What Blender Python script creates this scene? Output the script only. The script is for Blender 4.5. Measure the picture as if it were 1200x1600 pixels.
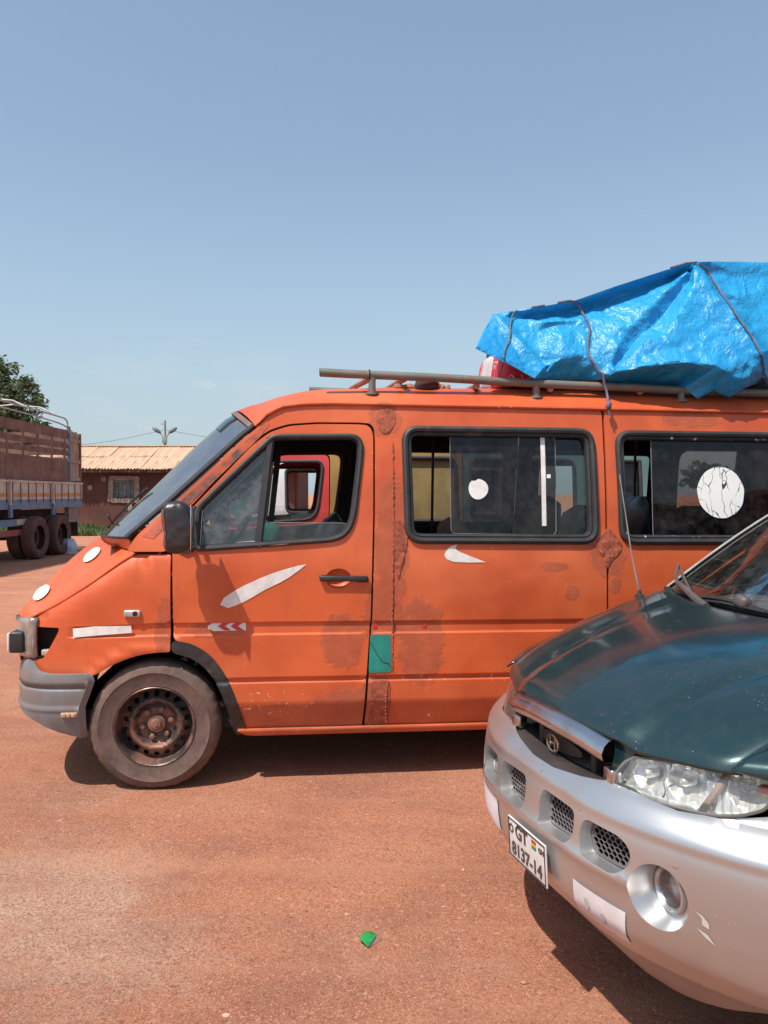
import bpy, bmesh, math, random
import numpy as np
from mathutils import Vector, Matrix, noise
from mathutils.geometry import delaunay_2d_cdt

for _o in list(bpy.data.objects):
    bpy.data.objects.remove(_o)
scene = bpy.context.scene
COL = scene.collection
R = math.radians
random.seed(7)

# ------------------------------------------------------------------ camera, sky, sun, exposure
FPX = 1200.0            # focal length in photo pixels (1200 x 1600)
CAM_H = 1.6
PITCH = math.atan(28 / 1200)
cam_d = bpy.data.cameras.new('camera')
cam = bpy.data.objects.new('camera', cam_d)
COL.objects.link(cam)
cam.location = (0, 0, CAM_H)
cam.rotation_euler = (math.pi / 2 - PITCH, 0, 0)
cam_d.sensor_fit = 'HORIZONTAL'
cam_d.sensor_width = 36
cam_d.lens = 36
cam_d.clip_start = 0.05
cam_d.clip_end = 6000
scene.camera = cam

SUN_EL, SUN_AZ = R(60), R(-136)      # azimuth of the sun measured from +Y towards +X
world = bpy.data.worlds.new('World')
scene.world = world
world.use_nodes = True
wt = world.node_tree
wt.nodes.clear()
w_out = wt.nodes.new('ShaderNodeOutputWorld')
w_bg = wt.nodes.new('ShaderNodeBackground')
w_sky = wt.nodes.new('ShaderNodeTexSky')
w_sky.sky_type = 'NISHITA'
w_sky.sun_disc = False
w_sky.sun_elevation = SUN_EL
w_sky.sun_rotation = SUN_AZ
w_sky.altitude = 200
w_sky.air_density = 1.3
w_sky.dust_density = 1.4
w_sky.ozone_density = 1.0
w_bg.inputs['Strength'].default_value = 0.125
# thin clouds low over the horizon
w_tc = wt.nodes.new('ShaderNodeTexCoord')
w_map = wt.nodes.new('ShaderNodeMapping')
w_map.inputs['Scale'].default_value = (1, 1, 3.2)
w_noi = wt.nodes.new('ShaderNodeTexNoise')
w_noi.inputs['Scale'].default_value = 5.5
w_noi.inputs['Detail'].default_value = 7
w_noi.inputs['Roughness'].default_value = 0.62
w_ramp = wt.nodes.new('ShaderNodeValToRGB')
w_ramp.color_ramp.elements[0].position = 0.54
w_ramp.color_ramp.elements[1].position = 0.74
w_sep = wt.nodes.new('ShaderNodeSeparateXYZ')
w_hr = wt.nodes.new('ShaderNodeMapRange')
w_hr.inputs['From Min'].default_value = 0.03
w_hr.inputs['From Max'].default_value = 0.22
w_hr.inputs['To Min'].default_value = 0.62
w_hr.inputs['To Max'].default_value = 0.0
w_mul = wt.nodes.new('ShaderNodeMath')
w_mul.operation = 'MULTIPLY'
w_mix = wt.nodes.new('ShaderNodeMix')
w_mix.data_type = 'RGBA'
w_mix.inputs['B'].default_value = (4.4, 4.7, 5.0, 1)
wl = wt.links.new
wl(w_tc.outputs['Generated'], w_map.inputs['Vector'])
wl(w_map.outputs['Vector'], w_noi.inputs['Vector'])
wl(w_noi.outputs['Fac'], w_ramp.inputs['Fac'])
wl(w_tc.outputs['Generated'], w_sep.inputs['Vector'])
wl(w_sep.outputs['Z'], w_hr.inputs['Value'])
wl(w_ramp.outputs['Color'], w_mul.inputs[0])
wl(w_hr.outputs['Result'], w_mul.inputs[1])
# one small puff of cloud low in the sky
w_cd = wt.nodes.new('ShaderNodeVectorMath')
w_cd.operation = 'SUBTRACT'
w_cd.inputs[1].default_value = tuple(Vector((-275 / 1200, 1.0, 198 / 1200 - .0233)).normalized())
w_cs = wt.nodes.new('ShaderNodeVectorMath')
w_cs.operation = 'MULTIPLY'
w_cs.inputs[1].default_value = (1, 1, 2.2)
w_cl = wt.nodes.new('ShaderNodeVectorMath')
w_cl.operation = 'LENGTH'
w_n2 = wt.nodes.new('ShaderNodeTexNoise')
w_n2.inputs['Scale'].default_value = 60
w_n2.inputs['Detail'].default_value = 5
w_ca = wt.nodes.new('ShaderNodeMath')
w_ca.operation = 'MULTIPLY_ADD'
w_ca.inputs[1].default_value = .030
w_cr = wt.nodes.new('ShaderNodeMapRange')
w_cr.interpolation_type = 'SMOOTHSTEP'
w_cr.inputs['From Min'].default_value = .034
w_cr.inputs['From Max'].default_value = .020
w_cr.inputs['To Max'].default_value = .38
w_mx = wt.nodes.new('ShaderNodeMath')
w_mx.operation = 'MAXIMUM'
wl(w_tc.outputs['Generated'], w_cd.inputs[0])
wl(w_cd.outputs[0], w_cs.inputs[0])
wl(w_cs.outputs[0], w_cl.inputs[0])
wl(w_tc.outputs['Generated'], w_n2.inputs['Vector'])
wl(w_n2.outputs['Fac'], w_ca.inputs[0])
wl(w_cl.outputs['Value'], w_ca.inputs[2])
wl(w_ca.outputs[0], w_cr.inputs['Value'])
wl(w_mul.outputs['Value'], w_mx.inputs[0])
wl(w_cr.outputs['Result'], w_mx.inputs[1])
wl(w_mx.outputs[0], w_mix.inputs['Factor'])
# pale haze thickening towards the horizon all round
w_hz = wt.nodes.new('ShaderNodeMapRange')
w_hz.interpolation_type = 'SMOOTHSTEP'
w_hz.inputs['From Min'].default_value = -0.12
w_hz.inputs['From Max'].default_value = 0.42
w_hz.inputs['To Min'].default_value = 0.92
w_hz.inputs['To Max'].default_value = 0.22
w_hmix = wt.nodes.new('ShaderNodeMix')
w_hmix.data_type = 'RGBA'
w_hmix.inputs['B'].default_value = (2.95, 3.85, 4.55, 1)
wl(w_sep.outputs['Z'], w_hz.inputs['Value'])
wl(w_hz.outputs['Result'], w_hmix.inputs['Factor'])
wl(w_sky.outputs['Color'], w_hmix.inputs['A'])
wl(w_hmix.outputs['Result'], w_mix.inputs['A'])
wl(w_mix.outputs['Result'], w_bg.inputs['Color'])
wl(w_bg.outputs['Background'], w_out.inputs['Surface'])

sun_d = bpy.data.lights.new('sun', 'SUN')
sun_d.energy = 4.4
sun_d.angle = R(0.53)
sun_d.color = (1.0, 0.955, 0.88)
sun = bpy.data.objects.new('sun', sun_d)
COL.objects.link(sun)
SUN_DIR = Vector((math.sin(SUN_AZ) * math.cos(SUN_EL), math.cos(SUN_AZ) * math.cos(SUN_EL), math.sin(SUN_EL)))
sun.rotation_euler = (-SUN_DIR).to_track_quat('-Z', 'Y').to_euler()
sun.location = (0, 0, 30)

scene.view_settings.view_transform = 'Standard'
scene.view_settings.look = 'None'
scene.view_settings.gamma = 1
scene.view_settings.use_curve_mapping = False
scene.view_settings.exposure = 0.3
scene.render.engine = 'CYCLES'
scene.cycles.max_bounces = 8
scene.cycles.transparent_max_bounces = 24
scene.cycles.use_denoising = True

# ------------------------------------------------------------------ photogrammetry helpers (photo pixel -> ray)
FWD = np.array([0, math.cos(PITCH), -math.sin(PITCH)])
UPV = np.array([0, math.sin(PITCH), math.cos(PITCH)])
RTV = np.array([1.0, 0, 0])
CAMP = np.array([0, 0, CAM_H])


def ray(u, v):
    return FWD + (u - 600) / FPX * RTV + (800 - v) / FPX * UPV


def at_y(u, v, Y):
    d = ray(u, v)
    return Vector(CAMP + d * (Y / d[1]))


def at_z(u, v, z=0.0):
    d = ray(u, v)
    return Vector(CAMP + d * ((z - CAM_H) / d[2]))


def project(p):
    q = np.array(p) - CAMP
    w = q @ FWD
    return 600 + FPX * (q @ RTV) / w, 800 - FPX * (q @ UPV) / w


# ------------------------------------------------------------------ material helpers
class NT:
    def __init__(self, name):
        self.m = bpy.data.materials.new(name)
        self.m.use_nodes = True
        self.t = self.m.node_tree
        self.b = self.t.nodes['Principled BSDF']
        self.out = self.t.nodes['Material Output']
        self.co = self.node('ShaderNodeTexCoord').outputs['Object']

    def node(self, kind, **kw):
        n = self.t.nodes.new(kind)
        for k, v in kw.items():
            setattr(n, k, v)
        return n

    def link(self, a, b):
        self.t.links.new(a, b)

    def noise(self, scale, detail=4, rough=.55, vec=None, dist=0.0):
        n = self.node('ShaderNodeTexNoise')
        n.inputs['Scale'].default_value = scale
        n.inputs['Detail'].default_value = detail
        n.inputs['Roughness'].default_value = rough
        n.inputs['Distortion'].default_value = dist
        self.link(vec if vec is not None else self.co, n.inputs['Vector'])
        return n.outputs['Fac']

    def noisecol(self, scale, detail=3):
        n = self.node('ShaderNodeTexNoise')
        n.inputs['Scale'].default_value = scale
        n.inputs['Detail'].default_value = detail
        self.link(self.co, n.inputs['Vector'])
        return n.outputs['Color']

    def voronoi(self, scale, feature='F1', vec=None, out='Distance'):
        n = self.node('ShaderNodeTexVoronoi', feature=feature)
        n.inputs['Scale'].default_value = scale
        self.link(vec if vec is not None else self.co, n.inputs['Vector'])
        return n.outputs[out]

    def mapping(self, scale=(1, 1, 1), loc=(0, 0, 0), rot=(0, 0, 0), vec=None):
        n = self.node('ShaderNodeMapping')
        n.inputs['Scale'].default_value = scale
        n.inputs['Location'].default_value = loc
        n.inputs['Rotation'].default_value = rot
        self.link(vec if vec is not None else self.co, n.inputs['Vector'])
        return n.outputs['Vector']

    def ramp(self, fac, a, b):
        n = self.node('ShaderNodeMapRange')
        n.interpolation_type = 'SMOOTHSTEP'
        n.inputs['From Min'].default_value = a
        n.inputs['From Max'].default_value = b
        self.link(fac, n.inputs['Value'])
        return n.outputs['Result']

    def math(self, op, a, b=None, c=None):
        n = self.node('ShaderNodeMath', operation=op)
        for i, x in enumerate((a, b, c)):
            if x is None:
                continue
            if isinstance(x, (int, float)):
                n.inputs[i].default_value = x
            else:
                self.link(x, n.inputs[i])
        return n.outputs[0]

    def mix(self, fac, a, b):
        n = self.node('ShaderNodeMix', data_type='RGBA')
        if isinstance(fac, (int, float)):
            n.inputs['Factor'].default_value = fac
        else:
            self.link(fac, n.inputs['Factor'])
        for k, x in (('A', a), ('B', b)):
            if isinstance(x, tuple):
                n.inputs[k].default_value = (x[0], x[1], x[2], 1)
            else:
                self.link(x, n.inputs[k])
        return n.outputs['Result']

    def setc(self, c):
        if isinstance(c, tuple):
            self.b.inputs['Base Color'].default_value = (c[0], c[1], c[2], 1)
        else:
            self.link(c, self.b.inputs['Base Color'])

    def set(self, name, v):
        if isinstance(v, (int, float)):
            self.b.inputs[name].default_value = v
        elif isinstance(v, tuple):
            self.b.inputs[name].default_value = v
        else:
            self.link(v, self.b.inputs[name])

    def bump(self, h, strength=.3, dist=.01, prev=None):
        n = self.node('ShaderNodeBump')
        n.inputs['Strength'].default_value = strength
        n.inputs['Distance'].default_value = dist
        self.link(h, n.inputs['Height'])
        if prev is not None:
            self.link(prev, n.inputs['Normal'])
        self.link(n.outputs['Normal'], self.b.inputs['Normal'])
        return n.outputs['Normal']

    def xyz(self):
        s = self.node('ShaderNodeSeparateXYZ')
        self.link(self.co, s.inputs[0])
        return s.outputs

    def blob(self, centre, radii, wobble=.35, wscale=9.0, soft=.15):
        """1 inside a ragged ellipsoid patch, 0 outside."""
        n = self.node('ShaderNodeVectorMath', operation='SUBTRACT')
        self.link(self.co, n.inputs[0])
        n.inputs[1].default_value = centre
        d = self.node('ShaderNodeVectorMath', operation='DIVIDE')
        self.link(n.outputs[0], d.inputs[0])
        d.inputs[1].default_value = radii
        ln = self.node('ShaderNodeVectorMath', operation='LENGTH')
        self.link(d.outputs[0], ln.inputs[0])
        nz = self.noise(wscale, 7, .72, dist=.8)
        w = self.math('MULTIPLY_ADD', nz, wobble * 4, -wobble * 2)
        s = self.math('ADD', ln.outputs['Value'], w)
        r = self.ramp(s, 1 - soft, 1 + soft)
        return self.math('SUBTRACT', 1.0, r)


def pm(name, c1, c2=None, rough=.6, metal=0.0, scale=7.0, lo=.35, hi=.65, bump=0.0, bscale=80.0,
       dust=None, dlo=.5, dhi=.75, dscale=4.0, spec=.5, coat=0.0, detail=5, bdist=.004):
    n = NT(name)
    if c2 is None:
        c2 = tuple(x * .8 for x in c1)
    c = n.mix(n.ramp(n.noise(scale, detail, .6), lo, hi), c1, c2)
    rg = n.math('MULTIPLY_ADD', n.noise(scale * 3, 3), .25, rough - .12)
    if dust:
        f = n.ramp(n.noise(dscale, 6, .65), dlo, dhi)
        c = n.mix(f, c, dust)
        rg = n.math('MULTIPLY_ADD', f, .25, rg)
    n.setc(c)
    n.set('Roughness', rg)
    n.set('Metallic', metal)
    n.set('Specular IOR Level', spec)
    n.set('Coat Weight', coat)
    if bump:
        n.bump(n.noise(bscale, 4, .6), bump, bdist)
    return n.m


def glass_mat(name, tint, gloss=.08, rough=.02, dirt=0.0, dirtcol=(.5, .45, .4), dscale=14.0, ior=1.5, gcol=(1, 1, 1)):
    n = NT(name)
    n.t.nodes.remove(n.b)
    tr = n.node('ShaderNodeBsdfTransparent')
    tr.inputs['Color'].default_value = (*tint, 1)
    gl = n.node('ShaderNodeBsdfGlossy')
    gl.inputs['Roughness'].default_value = rough
    gl.inputs['Color'].default_value = (*gcol, 1)
    fr = n.node('ShaderNodeFresnel')
    fr.inputs['IOR'].default_value = ior
    fac = n.math('ADD', fr.outputs[0], gloss - .04)
    mx = n.node('ShaderNodeMixShader')
    n.link(fac, mx.inputs[0])
    n.link(tr.outputs[0], mx.inputs[1])
    n.link(gl.outputs[0], mx.inputs[2])
    last = mx
    if dirt:
        df = n.node('ShaderNodeBsdfDiffuse')
        df.inputs['Color'].default_value = (*dirtcol, 1)
        f = n.math('MULTIPLY', n.ramp(n.noise(dscale, 6, .7), .3, .8), dirt)
        m2 = n.node('ShaderNodeMixShader')
        n.link(f, m2.inputs[0])
        n.link(mx.outputs[0], m2.inputs[1])
        n.link(df.outputs[0], m2.inputs[2])
        last = m2
    n.link(last.outputs[0], n.out.inputs['Surface'])
    return n.m


# ------------------------------------------------------------------ mesh helpers
def tag(o, label=None, cat=None, group=None, kind=None):
    if label:
        o['label'] = label
    if cat:
        o['category'] = cat
    if group:
        o['group'] = group
    if kind:
        o['kind'] = kind
    return o


def empty(name, loc=(0, 0, 0), rz=0.0, label=None, cat=None, group=None):
    o = bpy.data.objects.new(name, None)
    COL.objects.link(o)
    o.location = loc
    o.rotation_euler = (0, 0, rz)
    return tag(o, label, cat, group)


def mk(name, verts, faces, mat, parent=None, smooth=True, sharp=None):
    me = bpy.data.meshes.new(name)
    me.from_pydata([tuple(v) for v in verts], [], faces)
    me.update()
    if smooth:
        me.polygons.foreach_set('use_smooth', [True] * len(me.polygons))
        if sharp:
            me.set_sharp_from_angle(angle=R(sharp))
    if mat:
        me.materials.append(mat)
    o = bpy.data.objects.new(name, me)
    COL.objects.link(o)
    if parent:
        o.parent = parent
    return o


def share(o, parent=None, loc=None, rot=None, scale=None):
    c = o.copy()
    COL.objects.link(c)
    if parent:
        c.parent = parent
    if loc is not None:
        c.location = loc
    if rot is not None:
        c.rotation_euler = rot
    if scale is not None:
        c.scale = scale
    return c


def copy_tree(o, parent=None):
    c = o.copy()
    COL.objects.link(c)
    c.parent = parent
    for ch in list(o.children):
        copy_tree(ch, c)
    return c


class MB:
    def __init__(self):
        self.v = []
        self.f = []

    def add(self, verts, faces, M=None):
        n = len(self.v)
        for p in verts:
            p = Vector(p)
            self.v.append(M @ p if M is not None else p)
        self.f += [tuple(i + n for i in f) for f in faces]
        return self

    def box(self, c, s, rot=(0, 0, 0), bev=0.0, M=None):
        from mathutils import Euler
        T = Matrix.Translation(c) @ Euler(rot).to_matrix().to_4x4()
        if M is not None:
            T = M @ T
        x, y, z = s[0] / 2, s[1] / 2, s[2] / 2
        if not bev:
            vs = [(-x, -y, -z), (x, -y, -z), (x, y, -z), (-x, y, -z), (-x, -y, z), (x, -y, z), (x, y, z), (-x, y, z)]
            fs = [(0, 3, 2, 1), (4, 5, 6, 7), (0, 1, 5, 4), (1, 2, 6, 5), (2, 3, 7, 6), (3, 0, 4, 7)]
            return self.add(vs, fs, T)
        bm = bmesh.new()
        bmesh.ops.create_cube(bm, size=1)
        for q in bm.verts:
            q.co = Vector((q.co.x * s[0], q.co.y * s[1], q.co.z * s[2]))
        bmesh.ops.bevel(bm, geom=list(bm.edges), offset=min(bev, min(s) * .49), segments=3, affect='EDGES', profile=.5)
        bm.verts.index_update()
        self.add([q.co.copy() for q in bm.verts], [tuple(q.index for q in f.verts) for f in bm.faces], T)
        bm.free()
        return self

    def tube(self, pts, r, n=8, caps=True, twist=0.0, lobes=0, lobe=0.0):
        pts = [Vector(p) for p in pts]
        rs = r if isinstance(r, (list, tuple)) else [r] * len(pts)
        base = len(self.v)
        t0 = (pts[1] - pts[0]).normalized()
        ref = Vector((0, 0, 1)) if abs(t0.z) < .9 else Vector((1, 0, 0))
        nx = t0.cross(ref).normalized()
        for i, p in enumerate(pts):
            t = (pts[min(i + 1, len(pts) - 1)] - pts[max(i - 1, 0)])
            t = t.normalized() if t.length > 1e-9 else t0
            nx = (nx - t * nx.dot(t)).normalized()
            ny = t.cross(nx)
            for k in range(n):
                a = 2 * math.pi * k / n
                rr = rs[i] * (1 + lobe * math.cos(lobes * (a + twist * i))) if lobes else rs[i]
                self.v.append(p + nx * math.cos(a) * rr + ny * math.sin(a) * rr)
        m = len(pts)
        for i in range(m - 1):
            for k in range(n):
                a = base + i * n + k
                b = base + i * n + (k + 1) % n
                self.f.append((a, b, b + n, a + n))
        if caps:
            self.f.append(tuple(base + k for k in range(n))[::-1])
            self.f.append(tuple(base + (m - 1) * n + k for k in range(n)))
        return self

    def lathe(self, prof, n=48, M=None, close=False):
        """prof: list of (r, h) ; axis = local Y."""
        base = len(self.v)
        for r, h in prof:
            for k in range(n):
                a = 2 * math.pi * k / n
                p = Vector((r * math.cos(a), h, r * math.sin(a)))
                self.v.append(M @ p if M is not None else p)
        m = len(prof)
        for i in range(m - 1 + (1 if close else 0)):
            j = (i + 1) % m
            for k in range(n):
                k2 = (k + 1) % n
                self.f.append((base + i * n + k, base + i * n + k2, base + j * n + k2, base + j * n + k))
        return self

    def grid(self, fn, nu, nv):
        base = len(self.v)
        for j in range(nv + 1):
            for i in range(nu + 1):
                self.v.append(Vector(fn(i / nu, j / nv)))
        for j in range(nv):
            for i in range(nu):
                a = base + j * (nu + 1) + i
                self.f.append((a, a + 1, a + nu + 2, a + nu + 1))
        return self

    def poly(self, pts, off):
        """prism: closed polygon pts (3d) extruded by vector off."""
        n = len(pts)
        off = Vector(off)
        vs = [Vector(p) for p in pts] + [Vector(p) + off for p in pts]
        fs = [tuple(range(n))[::-1], tuple(range(n, 2 * n))]
        fs += [(i, (i + 1) % n, n + (i + 1) % n, n + i) for i in range(n)]
        return self.add(vs, fs)

    def build(self, name, mat, parent=None, smooth=True, sharp=35):
        return mk(name, self.v, self.f, mat, parent, smooth, sharp)


def pip(pts, poly):
    """vectorised point in polygon"""
    x, y = pts[:, 0], pts[:, 1]
    inside = np.zeros(len(pts), bool)
    P = np.array(poly)
    n = len(P)
    j = n - 1
    for i in range(n):
        xi, yi = P[i]
        xj, yj = P[j]
        c = ((yi > y) != (yj > y)) & (x < (xj - xi) * (y - yi) / (yj - yi + 1e-15) + xi)
        inside ^= c
        j = i
    return inside


def seg_dist(pts, poly):
    P = np.array(poly)
    Q = np.roll(P, -1, axis=0)
    best = np.full(len(pts), 1e9)
    for a, b in zip(P, Q):
        ab = b - a
        t = np.clip(((pts - a) @ ab) / (ab @ ab + 1e-15), 0, 1)
        d = np.linalg.norm(pts - (a + t[:, None] * ab), axis=1)
        best = np.minimum(best, d)
    return best


def resample(poly, step):
    out = []
    n = len(poly)
    for i in range(n):
        a = np.array(poly[i], float)
        b = np.array(poly[(i + 1) % n], float)
        k = max(1, int(math.ceil(np.linalg.norm(b - a) / step)))
        for j in range(k):
            out.append(tuple(a + (b - a) * j / k))
    return out


def open_resample(pts, step):
    out = []
    for a, b in zip(pts[:-1], pts[1:]):
        a, b = np.array(a, float), np.array(b, float)
        k = max(1, int(math.ceil(np.linalg.norm(b - a) / step)))
        out += [tuple(a + (b - a) * j / k) for j in range(k)]
    return out + [tuple(pts[-1])]


def round_poly(poly, radii, seg=5):
    """round the corners of a 2D polygon; radii scalar or list"""
    n = len(poly)
    out = []
    for i in range(n):
        p = np.array(poly[i], float)
        a = np.array(poly[i - 1], float) - p
        b = np.array(poly[(i + 1) % n], float) - p
        r = radii[i] if isinstance(radii, (list, tuple)) else radii
        la, lb = np.linalg.norm(a), np.linalg.norm(b)
        d = min(r, la * .49, lb * .49)
        if d < 1e-6:
            out.append(tuple(p))
            continue
        s, e = p + a / la * d, p + b / lb * d
        for k in range(seg + 1):
            t = k / seg
            out.append(tuple((1 - t) ** 2 * s + 2 * t * (1 - t) * p + t * t * e))
    return out


NORMALS = {}


def skin(name, outline, holes, fn, mat, parent=None, xs=None, zs=None, step=.04, bstep=.02,
         flange=None, flip=False, sharp=None):
    """Triangulated sheet over a 2D outline with holes, lifted to 3D by fn(a, b); edges turned in by 'flange'."""
    ol = resample(outline, bstep)
    hs = [resample(h, bstep) for h in holes]
    A = np.array(outline)
    lo, hi = A.min(0), A.max(0)
    if xs is None:
        xs = np.arange(lo[0], hi[0], step)
    if zs is None:
        zs = np.arange(lo[1], hi[1], step)
    xs = np.array([x for x in xs if lo[0] < x < hi[0]])
    zs = np.array([z for z in zs if lo[1] < z < hi[1]])
    gp = np.array([(x, z) for x in xs for z in zs]) if len(xs) and len(zs) else np.zeros((0, 2))
    if len(gp):
        keep = pip(gp, ol)
        for h in hs:
            keep &= ~pip(gp, h)
        gp = gp[keep]
        if len(gp):
            d = seg_dist(gp, ol)
            for h in hs:
                d = np.minimum(d, seg_dist(gp, h))
            gp = gp[d > min(.006, bstep * .35)]
    vs = [Vector(p) for p in ol]
    es = [(i, (i + 1) % len(ol)) for i in range(len(ol))]
    for h in hs:
        n = len(vs)
        vs += [Vector(p) for p in h]
        es += [(n + i, n + (i + 1) % len(h)) for i in range(len(h))]
    vs += [Vector(p) for p in gp]
    V, E_, F_, *_r = delaunay_2d_cdt(vs, es, [], 0, 1e-6)
    VA = np.array([tuple(p) for p in V])
    FA = np.array([tuple(f) for f in F_])
    cen = VA[FA].mean(1)
    keep = pip(cen, ol)
    for h in hs:
        keep &= ~pip(cen, h)
    FA = FA[keep]
    a, b, c = VA[FA[:, 0]], VA[FA[:, 1]], VA[FA[:, 2]]
    area = (b[:, 0] - a[:, 0]) * (c[:, 1] - a[:, 1]) - (b[:, 1] - a[:, 1]) * (c[:, 0] - a[:, 0])
    sw = area < 0
    FA[sw] = FA[sw][:, ::-1]
    FA = FA[np.abs(area) > 1e-10]
    used = np.unique(FA)
    idx = -np.ones(len(VA), int)
    idx[used] = np.arange(len(used))
    FA = idx[FA]
    VA = VA[used]
    verts = [Vector(fn(p[0], p[1])) for p in VA]
    h_ = 1.5e-3
    nrm = []
    for p in VA:
        fa = Vector(fn(p[0] + h_, p[1])) - Vector(fn(p[0] - h_, p[1]))
        fb = Vector(fn(p[0], p[1] + h_)) - Vector(fn(p[0], p[1] - h_))
        nn = fa.cross(fb)
        nrm.append((-nn if flip else nn).normalized())
    faces = [tuple(f) for f in FA.tolist()]
    if flip:
        faces = [f[::-1] for f in faces]
    if flange is not None:
        cnt = {}
        for f in faces:
            for i in range(3):
                e = (f[i], f[(i + 1) % 3])
                k = (min(e), max(e))
                cnt[k] = None if k in cnt else e
        dup = {}
        off = Vector(flange)

        def D(i):
            if i not in dup:
                dup[i] = (len(verts), len(verts) + 1)
                verts.append(verts[i].copy())
                verts.append(verts[i] + off)
            return dup[i]
        for k, e in list(cnt.items()):
            if e is None:
                continue
            i, j = e
            a0, a1 = D(i)
            b0, b1 = D(j)
            faces.append((b0, a0, a1, b1))
            fn_ = (verts[a0] - verts[b0]).cross(verts[a1] - verts[b0])
            for q in (a0, a1, b0, b1):
                while len(nrm) <= q:
                    nrm.append(Vector((0, 0, 0)))
                nrm[q] = nrm[q] + fn_
    o = mk(name, verts, faces, mat, parent, True, None)
    nl = [tuple(n.normalized()) if n.length > 1e-12 else (0, 0, 1) for n in nrm]
    o.data.normals_split_custom_set_from_vertices(nl)
    NORMALS[o.data.name] = nl
    return o


def sm(t):
    t = max(0.0, min(1.0, t))
    return t * t * (3 - 2 * t)


def lerp(a, b, t):
    return a + (b - a) * t


def crv(pts, n=8, closed=False):
    """Catmull-Rom through points of any dimension."""
    P = [np.array(p, float) for p in pts]
    m = len(P)
    out = []
    rng = range(m) if closed else range(m - 1)
    for i in rng:
        if closed:
            a, b, c, d = P[(i - 1) % m], P[i], P[(i + 1) % m], P[(i + 2) % m]
        else:
            a = P[i - 1] if i > 0 else 2 * P[0] - P[1]
            b, c = P[i], P[i + 1]
            d = P[i + 2] if i + 2 < m else 2 * P[-1] - P[-2]
        for k in range(n):
            t = k / n
            out.append(tuple(.5 * (2 * b + (-a + c) * t + (2 * a - 5 * b + 4 * c - d) * t * t + (-a + 3 * b - 3 * c + d) * t ** 3)))
    if not closed:
        out.append(tuple(P[-1]))
    return out


def text_mesh(txt, size, extrude=.0, bold=.0):
    cu = bpy.data.curves.new('lettering', 'FONT')
    cu.body = txt
    cu.size = size
    cu.extrude = extrude
    cu.offset = bold
    cu.align_x = 'CENTER'
    cu.align_y = 'CENTER'
    o = bpy.data.objects.new('lettering', cu)
    COL.objects.link(o)
    bpy.context.view_layer.update()
    me = bpy.data.meshes.new_from_object(o.evaluated_get(bpy.context.evaluated_depsgraph_get()))
    bpy.data.objects.remove(o)
    vs = [v.co.copy() for v in me.vertices]
    fs = [tuple(p.vertices) for p in me.polygons]
    bpy.data.meshes.remove(me)
    return vs, fs
# ------------------------------------------------------------------ ground
def ground_mat():
    n = NT('laterite_soil')
    big = n.ramp(n.noise(.35, 5, .6), .38, .66)
    mid = n.ramp(n.noise(1.6, 6, .65), .35, .7)
    fine = n.noise(38, 6, .75)
    grit = n.noise(170, 5, .85)
    c = n.mix(mid, (.53, .220, .124), (.45, .172, .094))
    c = n.mix(n.math('MULTIPLY', big, .6), c, (.50, .225, .138))
    c = n.mix(n.math('MULTIPLY', n.ramp(fine, .5, .72), .55), c, (.29, .108, .063))
    c = n.mix(n.math('MULTIPLY', n.ramp(fine, .42, .25), .8), c, (.56, .32, .23))
    c = n.mix(n.math('MULTIPLY', n.ramp(grit, .53, .66), .62), c, (.25, .095, .064))
    c = n.mix(n.math('MULTIPLY', n.ramp(grit, .44, .34), .55), c, (.62, .38, .28))
    # pale washed gravel patches
    p = n.math('MAXIMUM', n.blob((-1.45, 3.1, 0), (.5, .42, 1), .6, 3.0, .5), n.blob((-1.05, 2.65, 0), (.42, .3, 1), .6, 3.0, .5))
    pg = n.math('MULTIPLY', p, n.ramp(n.noise(90, 5, .8), .38, .60))
    c = n.mix(n.math('MULTIPLY', pg, .85), c, (.58, .44, .33))
    dk = n.ramp(n.noise(.9, 4, .5, vec=n.mapping((1, .45, 1), (3, 1, 0))), .52, .72)
    c = n.mix(n.math('MULTIPLY', dk, .45), c, (.31, .118, .072))
    # larger mauve-brown gravelly areas and smooth orange dust streaks between them
    ar = n.ramp(n.noise(1.15, 6, .66, vec=n.mapping((1, 1.25, 1), (2.3, 7.1, 0))), .44, .62)
    c = n.mix(n.math('MULTIPLY', ar, .55), c, (.33, .14, .09))
    sk = n.ramp(n.noise(1.7, 5, .62, vec=n.mapping((.45, 1.3, 1), (6.0, 2.2, 0), (0, 0, R(-14)))), .53, .68)
    c = n.mix(n.math('MULTIPLY', sk, .6), c, (.56, .235, .125))
    pk = n.math('MULTIPLY', n.ramp(n.noise(.8, 5, .65, vec=n.mapping((1, 1, 1), (1.0, 4.4, 0))), .58, .72), n.ramp(n.noise(70, 4, .8), .40, .58))
    c = n.mix(n.math('MULTIPLY', pk, .5), c, (.52, .36, .26))
    # single grains, dark and pale
    for sc_, lo_, hi_ in ((290, .22, .88), (150, .10, .95), (70, .012, .992)):
        cell = n.voronoi(sc_, 'F1', None, 'Color')
        sp = n.node('ShaderNodeSeparateColor')
        n.link(cell, sp.inputs[0])
        c = n.mix(n.math('MULTIPLY', n.math('LESS_THAN', sp.outputs[0], lo_), .48), c, (.22, .085, .055))
        c = n.mix(n.math('MULTIPLY', n.math('GREATER_THAN', sp.outputs[0], hi_), .55), c, (.62, .36, .25))
    # long faint tyre streaks
    tk = n.ramp(n.noise(2.2, 4, .6, vec=n.mapping((.12, 1.6, 1), (0, 0, 0), (0, 0, R(12)))), .50, .70)
    c = n.mix(n.math('MULTIPLY', tk, .35), c, (.56, .27, .165))
    n.setc(c)
    n.set('Roughness', .95)
    n.set('Specular IOR Level', .15)
    h = n.math('ADD', n.math('MULTIPLY', n.noise(22, 8, .75), 1.0), n.math('MULTIPLY', grit, .45))
    n.bump(h, .9, .018)
    return n.m


M_GROUND = ground_mat()


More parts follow.
